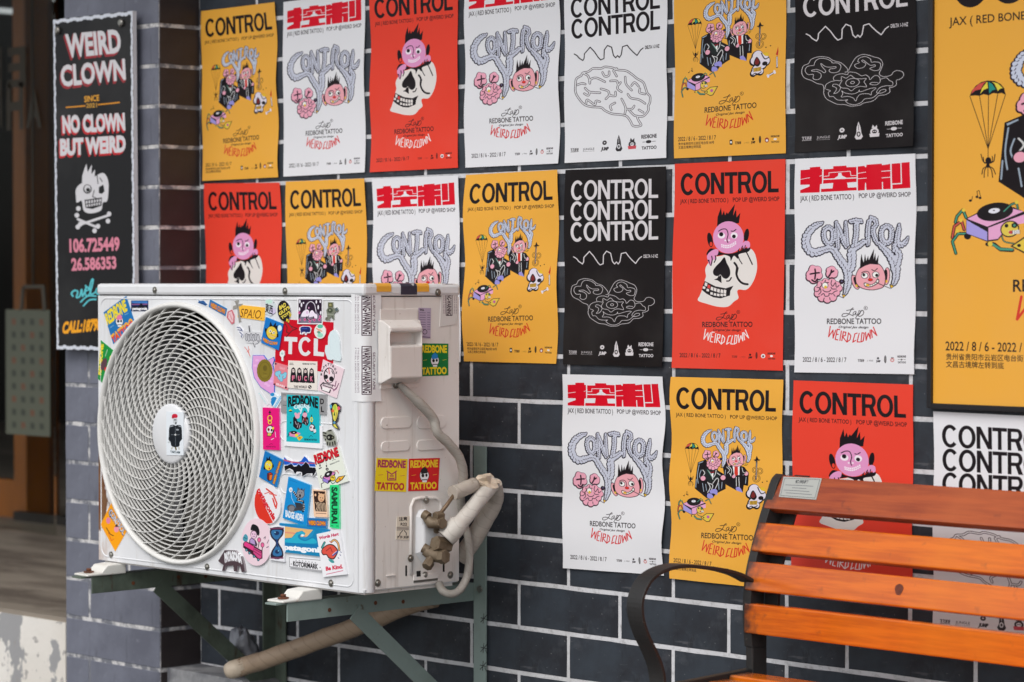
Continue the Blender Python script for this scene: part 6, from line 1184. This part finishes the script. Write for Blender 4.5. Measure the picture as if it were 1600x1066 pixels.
# stickers
fi = paper('front_sticker_print', art_front().image('front_stickers'), .35); si = paper('side_sticker_print', art_side().image('side_stickers'), .35)
def sticker(label, out, m, ax, val, lift, name='sticker', uvf=None):
    P = onplane_arr(out, ax, val); mb = MB(); n = len(P)
    if ax == 1: A = [(p[0], val - lift, p[2]) for p in P]; B = [(p[0], val - .00002, p[2]) for p in P]; U = [((p[0] - XL) / (XR - XL), (p[2] - ZB) / (ZT - ZB)) for p in P]
    else: A = [(val + lift, p[1], p[2]) for p in P]; B = [(val + .00002, p[1], p[2]) for p in P]; U = [((p[1] - YF) / (YB - YF), (p[2] - ZB) / (ZT - ZB)) for p in P]
    mb.add(A + B, [tuple(range(n))], [U]); mb.add(A + B, [(i, (i+1) % n, n + (i+1) % n, n + i) for i in range(n)], [[U[i], U[(i+1) % n], U[(i+1) % n], U[i]] for i in range(n)])
    o = mb.obj(name, m, ac); o['label'] = label; return o
for i, (lab, out) in enumerate(STK):
    if 'hub' in lab:
        yh = YF + y0 - .0068 ; P = onplane_arr(out, 1, yh)
        U = onplane_arr(out, 1, YF); mb = MB(); mb.add([(p[0], yh - .0004, p[2]) for p in P] + [(p[0], yh + .002, p[2]) for p in P], [(0,1,2,3),(0,1,5,4),(1,2,6,5),(2,3,7,6),(3,0,4,7)], [[((p[0] - XL) / (XR - XL), (p[2] - ZB) / (ZT - ZB)) for p in U]] + [[((U[0][0] - XL) / (XR - XL), (U[0][2] - ZB) / (ZT - ZB))]*4]*4)
        o = mb.obj('sticker', fi, ac); o['label'] = lab
    else: sticker(lab, out, fi, 1, YF, .0022 + .00012 * i if i > 200 else .0006 + .0001 * i)
for i, (lab, out) in enumerate(SSTK): sticker(lab, out, si, 0, SX, .0006 + .0001 * i)
# loose marks printed directly on the casing (scribbles without a backing)
extra = [('red scribble sticker near the rim', V3, [(182,440),(205,442),(225,440),(236,480),(236,528),(218,524),(196,500)]), ('thin turquoise script sticker', V7, [(130,425),(165,405),(268,560),(240,580)]),
         ('dark red drip shaped sticker under the black oval', V5, [(700,500),(800,490),(870,560),(960,615),(890,690),(820,712),(745,800),(700,720)]), ('small grey smudge sticker', V5, [(508,100),(545,75),(575,140),(545,185),(520,160)])]
for lab, V, o_ in extra[:3]: sticker(lab, vp(V, o_), fi, 1, YF, .0008)
# corner tape, wrapped round the rounded edge
ti = paper('tape_print', art_tape().image('corner_tape'), .3)
path = [(XR - CR - .018, YF), (XR - CR, YF)] + arc[1:8] + [(XR, YF + CR + .012), (XR, YF + CR + .026)]
cum = [0]
for a, b in zip(path[:-1], path[1:]): cum.append(cum[-1] + math.hypot(b[0] - a[0], b[1] - a[1]))
zt_ = onplane(570, 446, 0, XR)[2]; zb_ = onplane(570, 628, 0, XR)[2]; nz = 14
tp = MB(); vs = []; uvs = []
for j in range(nz + 1):
    for i, (x, y) in enumerate(path):
        nx_, ny_ = (0, -1) if i < 2 else ((1, 0) if i > 8 else (math.sin((i - 1) * math.pi / 14), -math.cos((i - 1) * math.pi / 14)))
        l = .0016 + .0007 * math.sin(j * 2.1 + i) ; z = zt_ + (zb_ - zt_) * j / nz; vs.append((x + nx_ * l, y + ny_ * l, z)); uvs.append((cum[i] / cum[-1], 1 - j / nz))
W_ = len(path); fs = [(j*W_+i, (j+1)*W_+i, (j+1)*W_+i+1, j*W_+i+1) for j in range(nz) for i in range(W_-1)]
tp.add(vs, fs, [[uvs[k] for k in f] for f in fs], smooth=True); o = tp.obj('security_tape', ti, ac, recalc=False); o['label'] = 'white tape printed WARNING wrapped round the front corner'
# shipping tape patches over the lid edge
for u0, u1, col, nm in ((588,611,(232,170,60),'amber tape patch with white arrow'),(626,651,(48,50,66),'navy tape patch with white marks'),(651.5,670,(232,170,60),'second amber tape patch')):
    a = onplane(u0, 446, 0, XR + .003); b = onplane(u1, 453, 0, XR + .003); zq = b[2] + (-.004 if col[0] < 99 else .002)
    mb = MB(); mb.ribbon([(XR - .02, (a[1]+b[1])/2, ZT + .0008), (XR - .003, (a[1]+b[1])/2, ZT + .0008), (XR + .0020, (a[1]+b[1])/2, ZT - .0010), (XR + .0040, (a[1]+b[1])/2, ZT - .0055), (XR + .0040, (a[1]+b[1])/2, zq - .006)], (0, (b[1]-a[1])/2, 0), [(0,0,.0003)]*2 + [(.0002,0,.0002)] + [(.0003,0,0)]*2)
    o = mb.obj('tape_patch', mat('tape_patch_' + str(u0), col, .4, noise=[(40,3,(225,225,225),.62,.66,.7)]), ac); o['label'] = nm
# wiring cover with its finger recess
d_ = .036
def S(x, y): p = sidept(C5, x, y); return p[1], p[2]
yA, zA = S(175, 258); yB, zB2 = S(414, 762)
MB().box(SX, SX + .004, yA, yB, zB2, zA).obj('cover_plate', M['casing_side'], ac, bevel=.001)
y0_, z0_ = S(160, 700); y1_ = yB - .002; zt0 = S(165, 330)[1]; zt1 = S(165, 375)[1]; zb1 = S(160, 700)[1]; zb0 = S(160, 738)[1]
zo1, zo0 = S(237, 412)[1] + .003, S(237, 500)[1] + .002
cv = MB(); xa, xb = SX + .004, SX + .004 + d_; ch = .018
ztp = zt0; ya, yb_ = y0_, y1_
def ringz(z, xo): return [(xa, ya, z), (xo, ya + .002, z), (xo, yb_ - ch, z), (xa + .012, yb_, z), (xa, yb_, z)]
lv = [(zb0, xa + .006), (zb1, xb), (zo0, xb), (zo1, xb), (zt1, xb), (zt0, xa + .010)]
vs = [p for z, xo in lv for p in ringz(z, xo)]
fs = []
for j in range(5):
    for i in range(4):
        if j == 2 and i == 1: continue
        fs.append((j*5+i, j*5+i+1, (j+1)*5+i+1, (j+1)*5+i))
fs += [(0,1,2,3,4), tuple(25 + i for i in range(5))]
cv.add(vs, fs)
xr_ = xa + .008; yi0, yi1 = ya + .002, yb_ - ch
cv.add([(xb, yi0, zo0), (xb, yi1, zo0), (xb, yi1, zo1), (xb, yi0, zo1), (xr_, yi0 + .004, zo0 + .006), (xr_, yi1 - .002, zo0 + .006), (xr_, yi1 - .002, zo1 - .002), (xr_, yi0 + .004, zo1 - .002)], [(0,1,5,4),(1,2,6,5),(2,3,7,6),(3,0,4,7),(4,5,6,7)])
co = cv.obj('wiring_cover', M['casing_side'], ac, recalc=True, bevel=.003)
p = sidept(C5, 268, 744); screw((SX + .006, p[1], p[2]), 0)
cl = MB(); 
for i in range(5): cl.box(xb - .020 + i*.003, xb - .0185 + i*.003, ya + .006, yb_ - .02, zt1 + .0004, zt1 + .0008)
# valve recess: sloping pod, frame bead and lower opening
def S6(x, y, px=SX): p = onplane(x / C6[2] + C6[0], y / C6[2] + C6[1], 0, px); return (p[1], p[2])
P = [S6(*q) for q in ((312,905),(312,500),(330,460),(370,450),(455,450),(480,465),(490,500),(490,560))]
MB().tube([(SX + .0005, y, z) for y, z in P], .004, 8).obj('pressed_bead', M['casing_side'], ac)
pod = [S6(*q) for q in ((338,780),(340,560),(360,520),(400,515),(430,545),(445,600),(445,800),(420,850),(380,840))]
mb = MB(); A = [(SX + .0002, y, z) for y, z in pod]; cy = sum(q[0] for q in pod) / len(pod); cz = sum(q[1] for q in pod) / len(pod)
B = [(SX + .014, cy + (y - cy) * .72 + .006, cz + (z - cz) * .86) for y, z in pod]; k = len(pod)
mb.add(A + B, [(i, (i+1) % k, k + (i+1) % k, k + i) for i in range(k)] + [tuple(range(k, 2*k))], smooth=False); mb.obj('valve_plate', M['casing'], ac, bevel=.003)
a, b = S6(328, 990), S6(470, 905); MB().box(SX - .0, SX + .0012, a[0], b[0], ZB + .012, b[1] - .0).obj('base_opening', M['shroud'], ac)
a, b = S6(322, 942), S6(474, 892); MB().box(SX + .0012, SX + .004, a[0], b[0], a[1], b[1]).obj('valve_bracket', M['casing_side'], ac, bevel=.0008)
a, b = S6(338, 918), S6(362, 882); MB().box(SX + .0040, SX + .0046, a[0], b[0], a[1], b[1]).obj('bracket_hole', M['hole'], ac)
for q0, q1 in (((279,915),(288,852)), ((502,890),(512,835))): a, b = S6(*q0), S6(*q1); MB().box(SX - .001, SX + .0006, a[0], b[0], a[1], b[1]).obj('vent_slot', M['hole'], ac)
a, b = S6(165,916), S6(216,906); MB().box(SX, SX + .003, a[0], b[0], a[1], b[1]).obj('pressed_tab', M['casing_side'], ac)
# service valves
vx = SX + .03
def valve(parts, name, label):
    mb = MB()
    for pts, r, n in parts: mb.tube(pts, r, n, smooth=n > 8)
    o = mb.obj(name, M['brass'], ac, bevel=.0008); o['label'] = label
def P6(x, y, px): q = onplane(x / C6[2] + C6[0], y / C6[2] + C6[1], 0, px); return Vector(q)
valve([([P6(400,560,SX+.02), P6(430,600,SX+.03), P6(480,600,SX+.045), P6(498,600,SX+.05)], [.009,.012,.012,.011], 16), ([P6(485,600,SX+.046), P6(503,601,SX+.056)], .0125, 6), ([P6(388,545,SX+.016), P6(418,565,SX+.028)], .0105, 12), ([P6(455,560,SX+.04), P6(500,555,SX+.042)], .0105, 6), ([P6(462,600,SX+.03), P6(466,650,SX+.02)], .007, 8)], 'service_valve', 'upper small brass valve')
valve([([P6(395,760,SX+.02), P6(440,790,SX+.03), P6(500,800,SX+.05)], [.011,.014,.014], 16), ([P6(490,800,SX+.048), P6(520,800,SX+.062)], .0155, 6), ([P6(384,745,SX+.016), P6(418,765,SX+.026)], .0105, 12), ([P6(455,720,SX+.04), P6(535,735,SX+.04)], .0165, 6), ([P6(440,790,SX+.03), P6(412,850,SX+.034)], [.011,.009], 6), ([P6(425,830,SX+.034), P6(405,862,SX+.036)], .0115, 6)], 'service_valve', 'lower large brass valve')

# ================================================================ pipes between the unit and the wall
def path3(pts, k=6): return [Vector(p) for p in smooth3(np.array([tuple(p) for p in pts]), k)]
def smooth3(P, k):
    out = []; n = len(P)
    for i in range(n - 1):
        p0, p1, p2, p3 = P[max(i-1,0)], P[i], P[i+1], P[min(i+2,n-1)]
        for j in range(k):
            t = j / k; out.append(.5 * ((2*p1) + (-p0+p2)*t + (2*p0-5*p1+4*p2-p3)*t*t + (-p0+3*p1-3*p2+p3)*t**3))
    out.append(P[-1]); return np.array(out)
rg = random.Random(3)
def lumpy(n, amp, per=3):
    ph = [rg.random() * 6.28 for _ in range(4)]
    return lambda i, k: 1 + amp * math.sin(i * .9 + ph[0] + k * 1.3) * .5 + amp * (.6 if i % per == 0 else 0) + amp * .4 * math.sin(k * 2.1 + i * .4 + ph[1])
pk = thing('insulated_pipes', 'pair of thick beige insulated pipes with a crumpled tape joint beside the valves', 'pipes', tuple(P6(700, 900, SX + .05)))
A_ = path3([P6(520,690,SX+.045), P6(575,630,SX+.055), P6(640,560,SX+.06), P6(710,470,SX+.06), P6(760,410,SX+.055), P6(795,370,SX+.04)])
MB().tube(A_, [.0215 if i < 9 else .0172 for i in range(len(A_))], 16, prof=lumpy(16, .03)).obj('front_pipe', M['wrap2'], pk)
B_ = path3([P6(800,370,SX+.03), P6(812,430,SX+.02), P6(800,490,SX+.01), P6(745,590,SX+.0), P6(690,690,SX-.01), P6(640,760,SX-.02), P6(600,820,SX-.03)])
B_ = [Vector((v.x, min(v.y, -.035), v.z)) for v in B_]
MB().tube(B_, .0195, 16, prof=lumpy(16, .03)).obj('rear_pipe', M['wrap'], pk)
C_ = path3([P6(560,420,SX+.05), P6(610,405,SX+.05), P6(690,370,SX+.045)])
MB().tube(C_, .0155, 14, prof=lumpy(14, .03)).obj('upper_sleeve', M['wrap'], pk)
MB().tube([P6(480,552,SX+.042), P6(520,500,SX+.046), P6(572,428,SX+.05)], .0042, 8).obj('copper_tube', M['copper'], pk)
# crumpled tape: an irregular folded lump with a loose corner
lump = MB(); ct = P6(748, 362, SX + .045); vs = []; nu, nv_ = 14, 9
for j in range(nv_ + 1):
    th_ = math.pi * j / nv_
    for i in range(nu):
        ph_ = 2 * math.pi * i / nu; q = 1 + .22 * math.sin(3 * ph_ + 2 * th_) + .14 * math.cos(5 * ph_ - 3 * th_) + rg.uniform(-.07, .07)
        vs.append(ct + Vector((.022 * q * math.sin(th_) * math.cos(ph_), .034 * q * math.cos(th_), .017 * q * math.sin(th_) * math.sin(ph_))))
lump.add(vs, [(j*nu+i, j*nu+(i+1)%nu, (j+1)*nu+(i+1)%nu, (j+1)*nu+i) for j in range(nv_) for i in range(nu)])
a, b, c_, d2 = P6(760,320,SX+.07), P6(785,318,SX+.06), P6(808,372,SX+.055), P6(770,350,SX+.072)
lump.add([a, b, c_, d2, a + Vector((-.001,.001,-.001)), b + Vector((-.001,.001,-.001)), c_ + Vector((-.001,.001,-.001)), d2 + Vector((-.001,.001,-.001))], [(0,1,2,3),(4,7,6,5),(0,4,5,1),(1,5,6,2),(2,6,7,3),(3,7,4,0)])
a, b, c_, d2 = P6(785,405,SX+.068), P6(810,372,SX+.06), P6(826,396,SX+.058), P6(806,424,SX+.064)
lump.add([a, b, c_, d2, a + Vector((-.002,.001,-.001)), b + Vector((-.002,.001,-.001)), c_ + Vector((-.002,.001,-.001)), d2 + Vector((-.002,.001,-.001))], [(0,1,2,3),(4,7,6,5),(0,4,5,1),(1,5,6,2),(2,6,7,3),(3,7,4,0)])
lump.obj('crumpled_tape', M['tape'], pk)
# taped cable from the wiring cover
def P5(x, y, px): return Vector(onplane(x / C5[2] + C5[0], y / C5[2] + C5[1], 0, px))
cab = path3([P5(300,735,SX+.012), P5(340,775,SX+.020), P5(430,860,SX+.03), P5(520,960,SX+.035), P6(470,60,SX+.04), P6(540,130,SX+.045), P6(600,210,SX+.045), P6(622,290,SX+.04), P6(620,360,SX+.03), P6(610,480,SX+.01), P6(630,600,SX+.0), P6(655,700,SX+.01), P6(662,800,SX+.02), P6(645,920,SX+.03), P6(600,1000,SX+.03), P6(545,1022,SX+.03), P6(500,1000,SX+.02), P6(480,960,SX+.005)])
cab = [Vector((v.x, min(v.y, -.03), v.z)) for v in cab]
o = MB().tube(cab, [.0058 + .0044 * min(1, i / 12) if i < 50 else .0085 for i in range(len(cab))], 12, prof=lumpy(12, .05, 4)).obj('taped_cable', M['wrap4'])
tag(o, 'taped grey cable looping from the wiring cover down past the valves', 'cable')
# drain hose below the unit
dr = [onplane(u, v, 1, y) for u, v, y in ((680,938,-.05),(625,952,-.06),(575,972,-.08),(520,993,-.10),(470,1011,-.13),(425,1027,-.16),(392,1038,-.18),(366,1046,-.20))]
o = thing('drain_pipe', 'dirty taped drain pipe hanging diagonally under the air conditioner', 'pipe', tuple(dr[-1]))
Dp = path3(dr, 5); MB().tube(Dp, [.016 + .0055 * min(1, i / 8) for i in range(len(Dp))], 16, prof=lumpy(16, .05, 4)).obj('sleeve', M['wrap3'], o)
MB().tube([onplane(385,1040,1,-.185), onplane(362,1047,1,-.205), onplane(356,1049,1,-.209)], [.0215,.0215,.018], 16).obj('end_cap', M['tape'], o)
q = onplane(379, 1042, 1, -.19); MB().tube([onplane(382,1041,1,-.187), onplane(374,1043.5,1,-.193)], .0224, 16).obj('rust_band', M['rust'], o)
bg_ = MB(); ct = Vector(onplane(378, 1018, 1, -.075)); vs = []
for j in range(11):
    th_ = math.pi * j / 10
    for i in range(16):
        ph_ = 2*math.pi*i/16; qq = 1 + .18 * math.sin(3*ph_+4*th_) + .12 * math.sin(7*ph_-2*th_) + rg.uniform(-.05,.05); vs.append(ct + Vector((.040*qq*math.sin(th_)*math.cos(ph_), .03*qq*math.sin(th_)*math.sin(ph_), .05*qq*math.cos(th_))))
bg_.add(vs, [(j*16+i, j*16+(i+1)%16, (j+1)*16+(i+1)%16, (j+1)*16+i) for j in range(10) for i in range(16)], smooth=True); o = bg_.obj('plastic_bag', M['bag']); tag(o, 'crumpled pale plastic bag stuffed behind the drain pipe end', 'bag')
o.location = (0, 0, 0)

# ================================================================ wall brackets
def bracket(X_, m, label, zpt, diag_from, diag_to, side):
    z1 = -.6655; t = .004; wf = .040; ye = -.5445
    b = thing('wall_bracket', label, 'bracket', (X_, -.02, ZG + .1), 'angle iron wall brackets under the air conditioner')
    # arm: vertical flange in the plane X_, horizontal flange to its left
    MB().box(X_ - t, X_, ye, -.006, z1 - .040, z1 - .0).obj('arm', m, b, bevel=.0006)
    MB().box(X_ - wf, X_ - t - .0002, ye - .028, -.006, z1 - t, z1).obj('arm_flange', m, b, bevel=.0006)
    # upright against the wall
    MB().box(X_ + .0005, X_ + wf, -.0085, -.0045, -1.09, zpt).obj('post', m, b, bevel=.0006)
    MB().box(X_ - t + .0002, X_ + .0002, -.045, -.0045, -1.09, z1 - .0405).obj('post_flange', m, b, bevel=.0006) if side else None
    # brace
    a = Vector((X_ + .0005, diag_from[0], diag_from[1])); c2 = Vector((X_ + .0005, diag_to[0], diag_to[1])); d = (c2 - a).normalized(); n2 = Vector((0, -d.z, d.y)) * .019
    MB().ribbon([a, c2], n2, (.002, 0, 0)).obj('brace', m, b)
    MB().ribbon([a + n2 + Vector((-.018,0,0)), c2 + n2 + Vector((-.018,0,0))], (.0165, 0, 0), d.cross(Vector((1,0,0))) * .002).obj('brace_flange', m, b)
    return b
XRb = -4.2597
bR = bracket(XRb, M['green'], 'grey green bracket under the right end of the air conditioner, with a tall upright', onplane(750, 697, 1, 0)[2], (-.36, -.700), (-.02, -.985), False)
XLb = onplane(144, 903, 1, -.5445)[0]
bL = bracket(XLb, M['green_dark'], 'darker rust streaked bracket under the fan end of the air conditioner', -.60, (-.36, -.700), (-.02, -.985), True)
for (b, X_) in ((bR, XRb), (bL, XLb)):
    for y_, z_ in ((-.30, -.686), (-.22, -.690), (-.43, -.69)):
        MB().tube([(X_ + .0002, y_, z_), (X_ + .0012, y_, z_)], .0045, 10).obj('bolt_hole', M['rust'], b)
pz = onplane(753, 921, 1, -.0085)[2]; MB().tube([(XRb + .022, -.0085, pz), (XRb + .022, -.0125, pz)], .008, 6).obj('bolt', M['steel'], bR)
for u, v, w, h in ((756,966,9,10),(756,1012,9,14),(755,1040,9,11)):   # faded brush marks on the upright
    p = onplane(u, v, 1, -.0088); mb = MB(); e = .0006; c_ = 1 / 735.
    for (a0, b0, a1, b1) in ((-4,0,4,1),(0,-5,-1,6),(-4,5,4,-4),(2,2,4,6))[: (4 if v != 966 else 3)]:
        A = Vector((p[0] + a0 * c_ * 1.9, -.0088, p[2] - b0 * c_ * 1.5)); B = Vector((p[0] + a1 * c_ * 1.9, -.0088, p[2] - b1 * c_ * 1.5)); d = (B - A).normalized(); nn_ = Vector((-d.z, 0, d.x)) * .0009
        mb.ribbon([A, B], nn_, (0, .0001, 0))
    mb.obj('brush_mark', M['iron'], bR)
# feet of the unit on the arms
for X_ in (XRb, XLb):
    z1 = -.6655
    MB().prism([(-.560, z1), (-.452, z1), (-.452, z1 + .022), (-.476, z1 + .024), (-.505, z1 + .022), (-.520, z1 + .007), (-.560, z1 + .005)], 0, X_ - .050, X_ + .004).obj('foot', M['white_plastic'], ac, bevel=.003)
    MB().prism([(YB - .04, z1), (YB + .03, z1), (YB + .03, z1 + .006), (YB, z1 + .022), (YB - .04, z1 + .022)], 0, X_ - .05, X_ + .012).obj('foot', M['white_plastic'], ac, bevel=.003)
    MB().tube([(X_ - .022, -.538, z1 + .006), (X_ - .022, -.538, z1 + .010)], .012, 6).tube([(X_ - .022, -.538, z1 + .010), (X_ - .022, -.538, z1 + .016)], .006, 8).obj('foot_bolt', M['rust'], ac)
MB().box(XL + .01, XR - .01, YF + .01, YB - .01, ZB - .004, ZB + .003).obj('base_pan', M['casing_side'], ac)

# ================================================================ bench
XB = -3.2976
bench = thing('bench', 'park bench with orange wooden slats and black cast iron end frames', 'bench', (XB + .75, -.35, ZG))
def PB(u, v): p = onplane(u, v, 0, XB); return (p[1], p[2])
prof_ = [PB(1163,1010), PB(1160,960), PB(1163,905), PB(1172,860), PB(1184,815), PB(1196,775), PB(1204,750), PB(1212,740)]
pf = [tuple(q) for q in smooth(prof_, False, 4)]
BLN = 1.42
def end_frame(X_, name):
    mb = MB(); th = .020
    F = pf; B = [(y + .040, z - .004) for y, z in pf]; B[-1] = (pf[-1][0] + .034, pf[-1][1] - .010); poly = F + B[::-1]
    mb.prism(poly, 0, X_, X_ + th)
    o = mb.obj(name, M['iron'], bench, bevel=.005)
    zs = PB(1163,1010)[1]; ys = PB(1163,1010)[0]
    MB().prism([(ys + .002, zs + .02), (ys + .045, zs + .02), (ys + .05, ZG + .03), (ys + .07, ZG + .001), (ys + .005, ZG + .001), (ys + .012, ZG + .05), (ys + .004, zs - .2)], 0, X_ + .001, X_ + th - .001).obj('leg', M['iron'], bench, bevel=.003)
    return o
def arm(X_):
    pts = [PB(u, v) for u, v in ((1166,908),(1145,897),(1120,890),(1085,885),(1050,884),(1022,892),(1002,908),(990,935),(990,962),(998,990),(1010,1015),(1020,1040),(1024,1066),(1022,1100))]
    P = smooth(pts, False, 4); mb = MB(); Q = []; T_ = []
    for i in range(len(P)):
        d = P[min(i+1, len(P)-1)] - P[max(i-1, 0)]; d = d / np.hypot(*d); Q.append((X_ + .006, P[i][0], P[i][1])); T_.append((0, -d[1] * .0035, d[0] * .0035))
    mb.ribbon(Q, (.019, 0, 0), T_); o = mb.obj('armrest', M['iron'], bench, bevel=.0015)
    yf, zf_ = P[-1]
    MB().prism([(yf - .004, zf_ + .004), (yf + .02, zf_ + .004), (yf + .015, ZG + .04), (yf + .03, ZG + .001), (yf - .03, ZG + .001), (yf - .008, ZG + .04)], 0, X_ - .003, X_ + .015).obj('leg', M['iron'], bench, bevel=.003)
    return yf, zf_
for X_ in (XB, XB + BLN):
    end_frame(X_, 'end_frame'); yf, zf_ = arm(X_)
    ys, zs = PB(1170, 1050)
    MB().prism([(yf + .004, zf_ + .034), (yf + .004, zf_ - .014), (ys + .03, zs - .018), (ys + .03, zs + .010)], 0, X_ + .001, X_ + .017).obj('seat_rail', M['iron'], bench, bevel=.002)
# a second, inner upright strap carrying the slats
# back slats: (photo heights at the left end, top and bottom; set-back y)
yT = lambda v: np.interp(v, [745, 800, 860, 920, 1000], [PB(1206,745)[0], PB(1190,800)[0], PB(1172,860)[0], PB(1162,920)[0], PB(1161,1000)[0]])
sl = [(1222,742,796,'wood_red'), (1194,816,862,'wood'), (1184,878,924,'wood'), (1178,944,991,'wood')]
slats = []
for u, va, vb, mt in sl:
    ya = yT(va) - .004; yb2 = yT(vb) - .004; A = onplane(u, va, 1, ya); B = onplane(u, vb, 1, yb2); x0 = XB + .004
    if mt == 'wood_red': ya += .012; A = onplane(u, va, 1, ya); 
    h0, h1 = A[2], B[2]; d = Vector((0, yb2 - ya, h1 - h0)).normalized(); nrm = Vector((0, d.z, -d.y)); nrm = nrm if nrm.y > 0 else -nrm
    mb = MB(); c_ = Vector((0, (ya + yb2) / 2, (h0 + h1) / 2)); Lh = (Vector((0, ya, h0)) - Vector((0, yb2, h1))).length / 2; th = .010
    sec = [c_ + d * Lh - nrm * 0, c_ - d * Lh, c_ - d * Lh + nrm * 2 * th, c_ + d * Lh + nrm * 2 * th]
    org = Vector((x0, c_.y, c_.z)); sec = [s_ - c_ for s_ in sec]
    mb.add([(0, s_.y, s_.z) for s_ in sec] + [(BLN - .0 , s_.y, s_.z) for s_ in sec], [(3,2,1,0),(4,5,6,7)] + [(i, (i+1) % 4, 4 + (i+1) % 4, 4 + i) for i in range(4)])
    o = mb.obj('back_slat', M[mt], bench, bevel=.003, loc=org); o.matrix_parent_inverse = Matrix.Translation(-WL[bench.name])
    o['label'] = {'wood_red': 'red brown top slat'}.get(mt, 'orange slat'); slats.append((o, org, d, nrm, Lh))
for s_ in slats[1:]: del s_[0]['label']
# iron strap behind the slats
stp = [(y + .043, z) for y, z in pf[2:-2]]
MB().prism([(y, z) for y, z in stp] + [(y + .006, z) for y, z in stp[::-1]], 0, XB + .0180, XB + .052).obj('slat_strap', M['iron'], bench)
# seat slats
ys, zs = PB(1163, 1050); zseat = onplane(1260, 1061, 1, ys - .0)[2]
for i in range(6):
    y1_ = ys - .012 - i * .062; z_ = zseat - .010 * math.sin(i / 5 * 3.1) + (.004 if i == 5 else 0)
    mb = MB().box(0, BLN - .036, -.054, 0, -.018, 0); o = mb.obj('seat_slat', M['wood'], bench, bevel=.003, loc=(XB + .018, y1_, z_)); o.matrix_parent_inverse = Matrix.Translation(-WL[bench.name])
# knot on the third slat and the small plate on the top one
o3, org, d, nrm, Lh = slats[2]; p = onplane(1404.5, 921, 1, org.y)
kn = MB(); kn.add([(p[0] + .0075 * math.cos(t) , 0, 0) for t in np.linspace(0, 6.283, 15)[:-1]], [])
kc = Vector((p[0], org.y, org.z)) + d * ((org.z - p[2]) * .9) - nrm * .0004
kn = MB(); kn.add([kc + Vector((1, 0, 0)) * .0095 * (1 + .12 * math.sin(3 * t)) * math.cos(t) - d * .0105 * math.sin(t) - nrm * .0001 for t in np.linspace(0, 6.283, 17)[:-1]], [tuple(range(16))]); kn.obj('wood_knot', M['knot'], bench)
ot, org, d, nrm, Lh = slats[0]; pi_ = paper('bench_plate_print', art_plate().image('bench_plate'), .3)
def on_slat(u, v):   # sight line onto the slat's front face
    a = (u - 800) / FPX; b = (533 - v) / FPX; Dv = Vector(tuple(_FW + a * _RX + b * _UX)); Cc = Vector(tuple(CAM)); t = (org - Cc).dot(nrm) / Dv.dot(nrm); return Cc + Dv * t - nrm * .0015
q = [on_slat(*w) for w in ((1225,745.5),(1284.5,748),(1275.5,781.5),(1217.5,777))]
mb = MB(); mb.add(q + [s_ + nrm * .0013 for s_ in q], [(3,2,1,0)], [[(0,0),(1,0),(1,1),(0,1)]]); mb.add(q + [s_ + nrm * .0013 for s_ in q], [(0,1,5,4),(1,2,6,5),(2,3,7,6),(3,0,4,7)], [[(.02,.02)]*4]*4)
mb.obj('name_plate', pi_, bench, recalc=False)
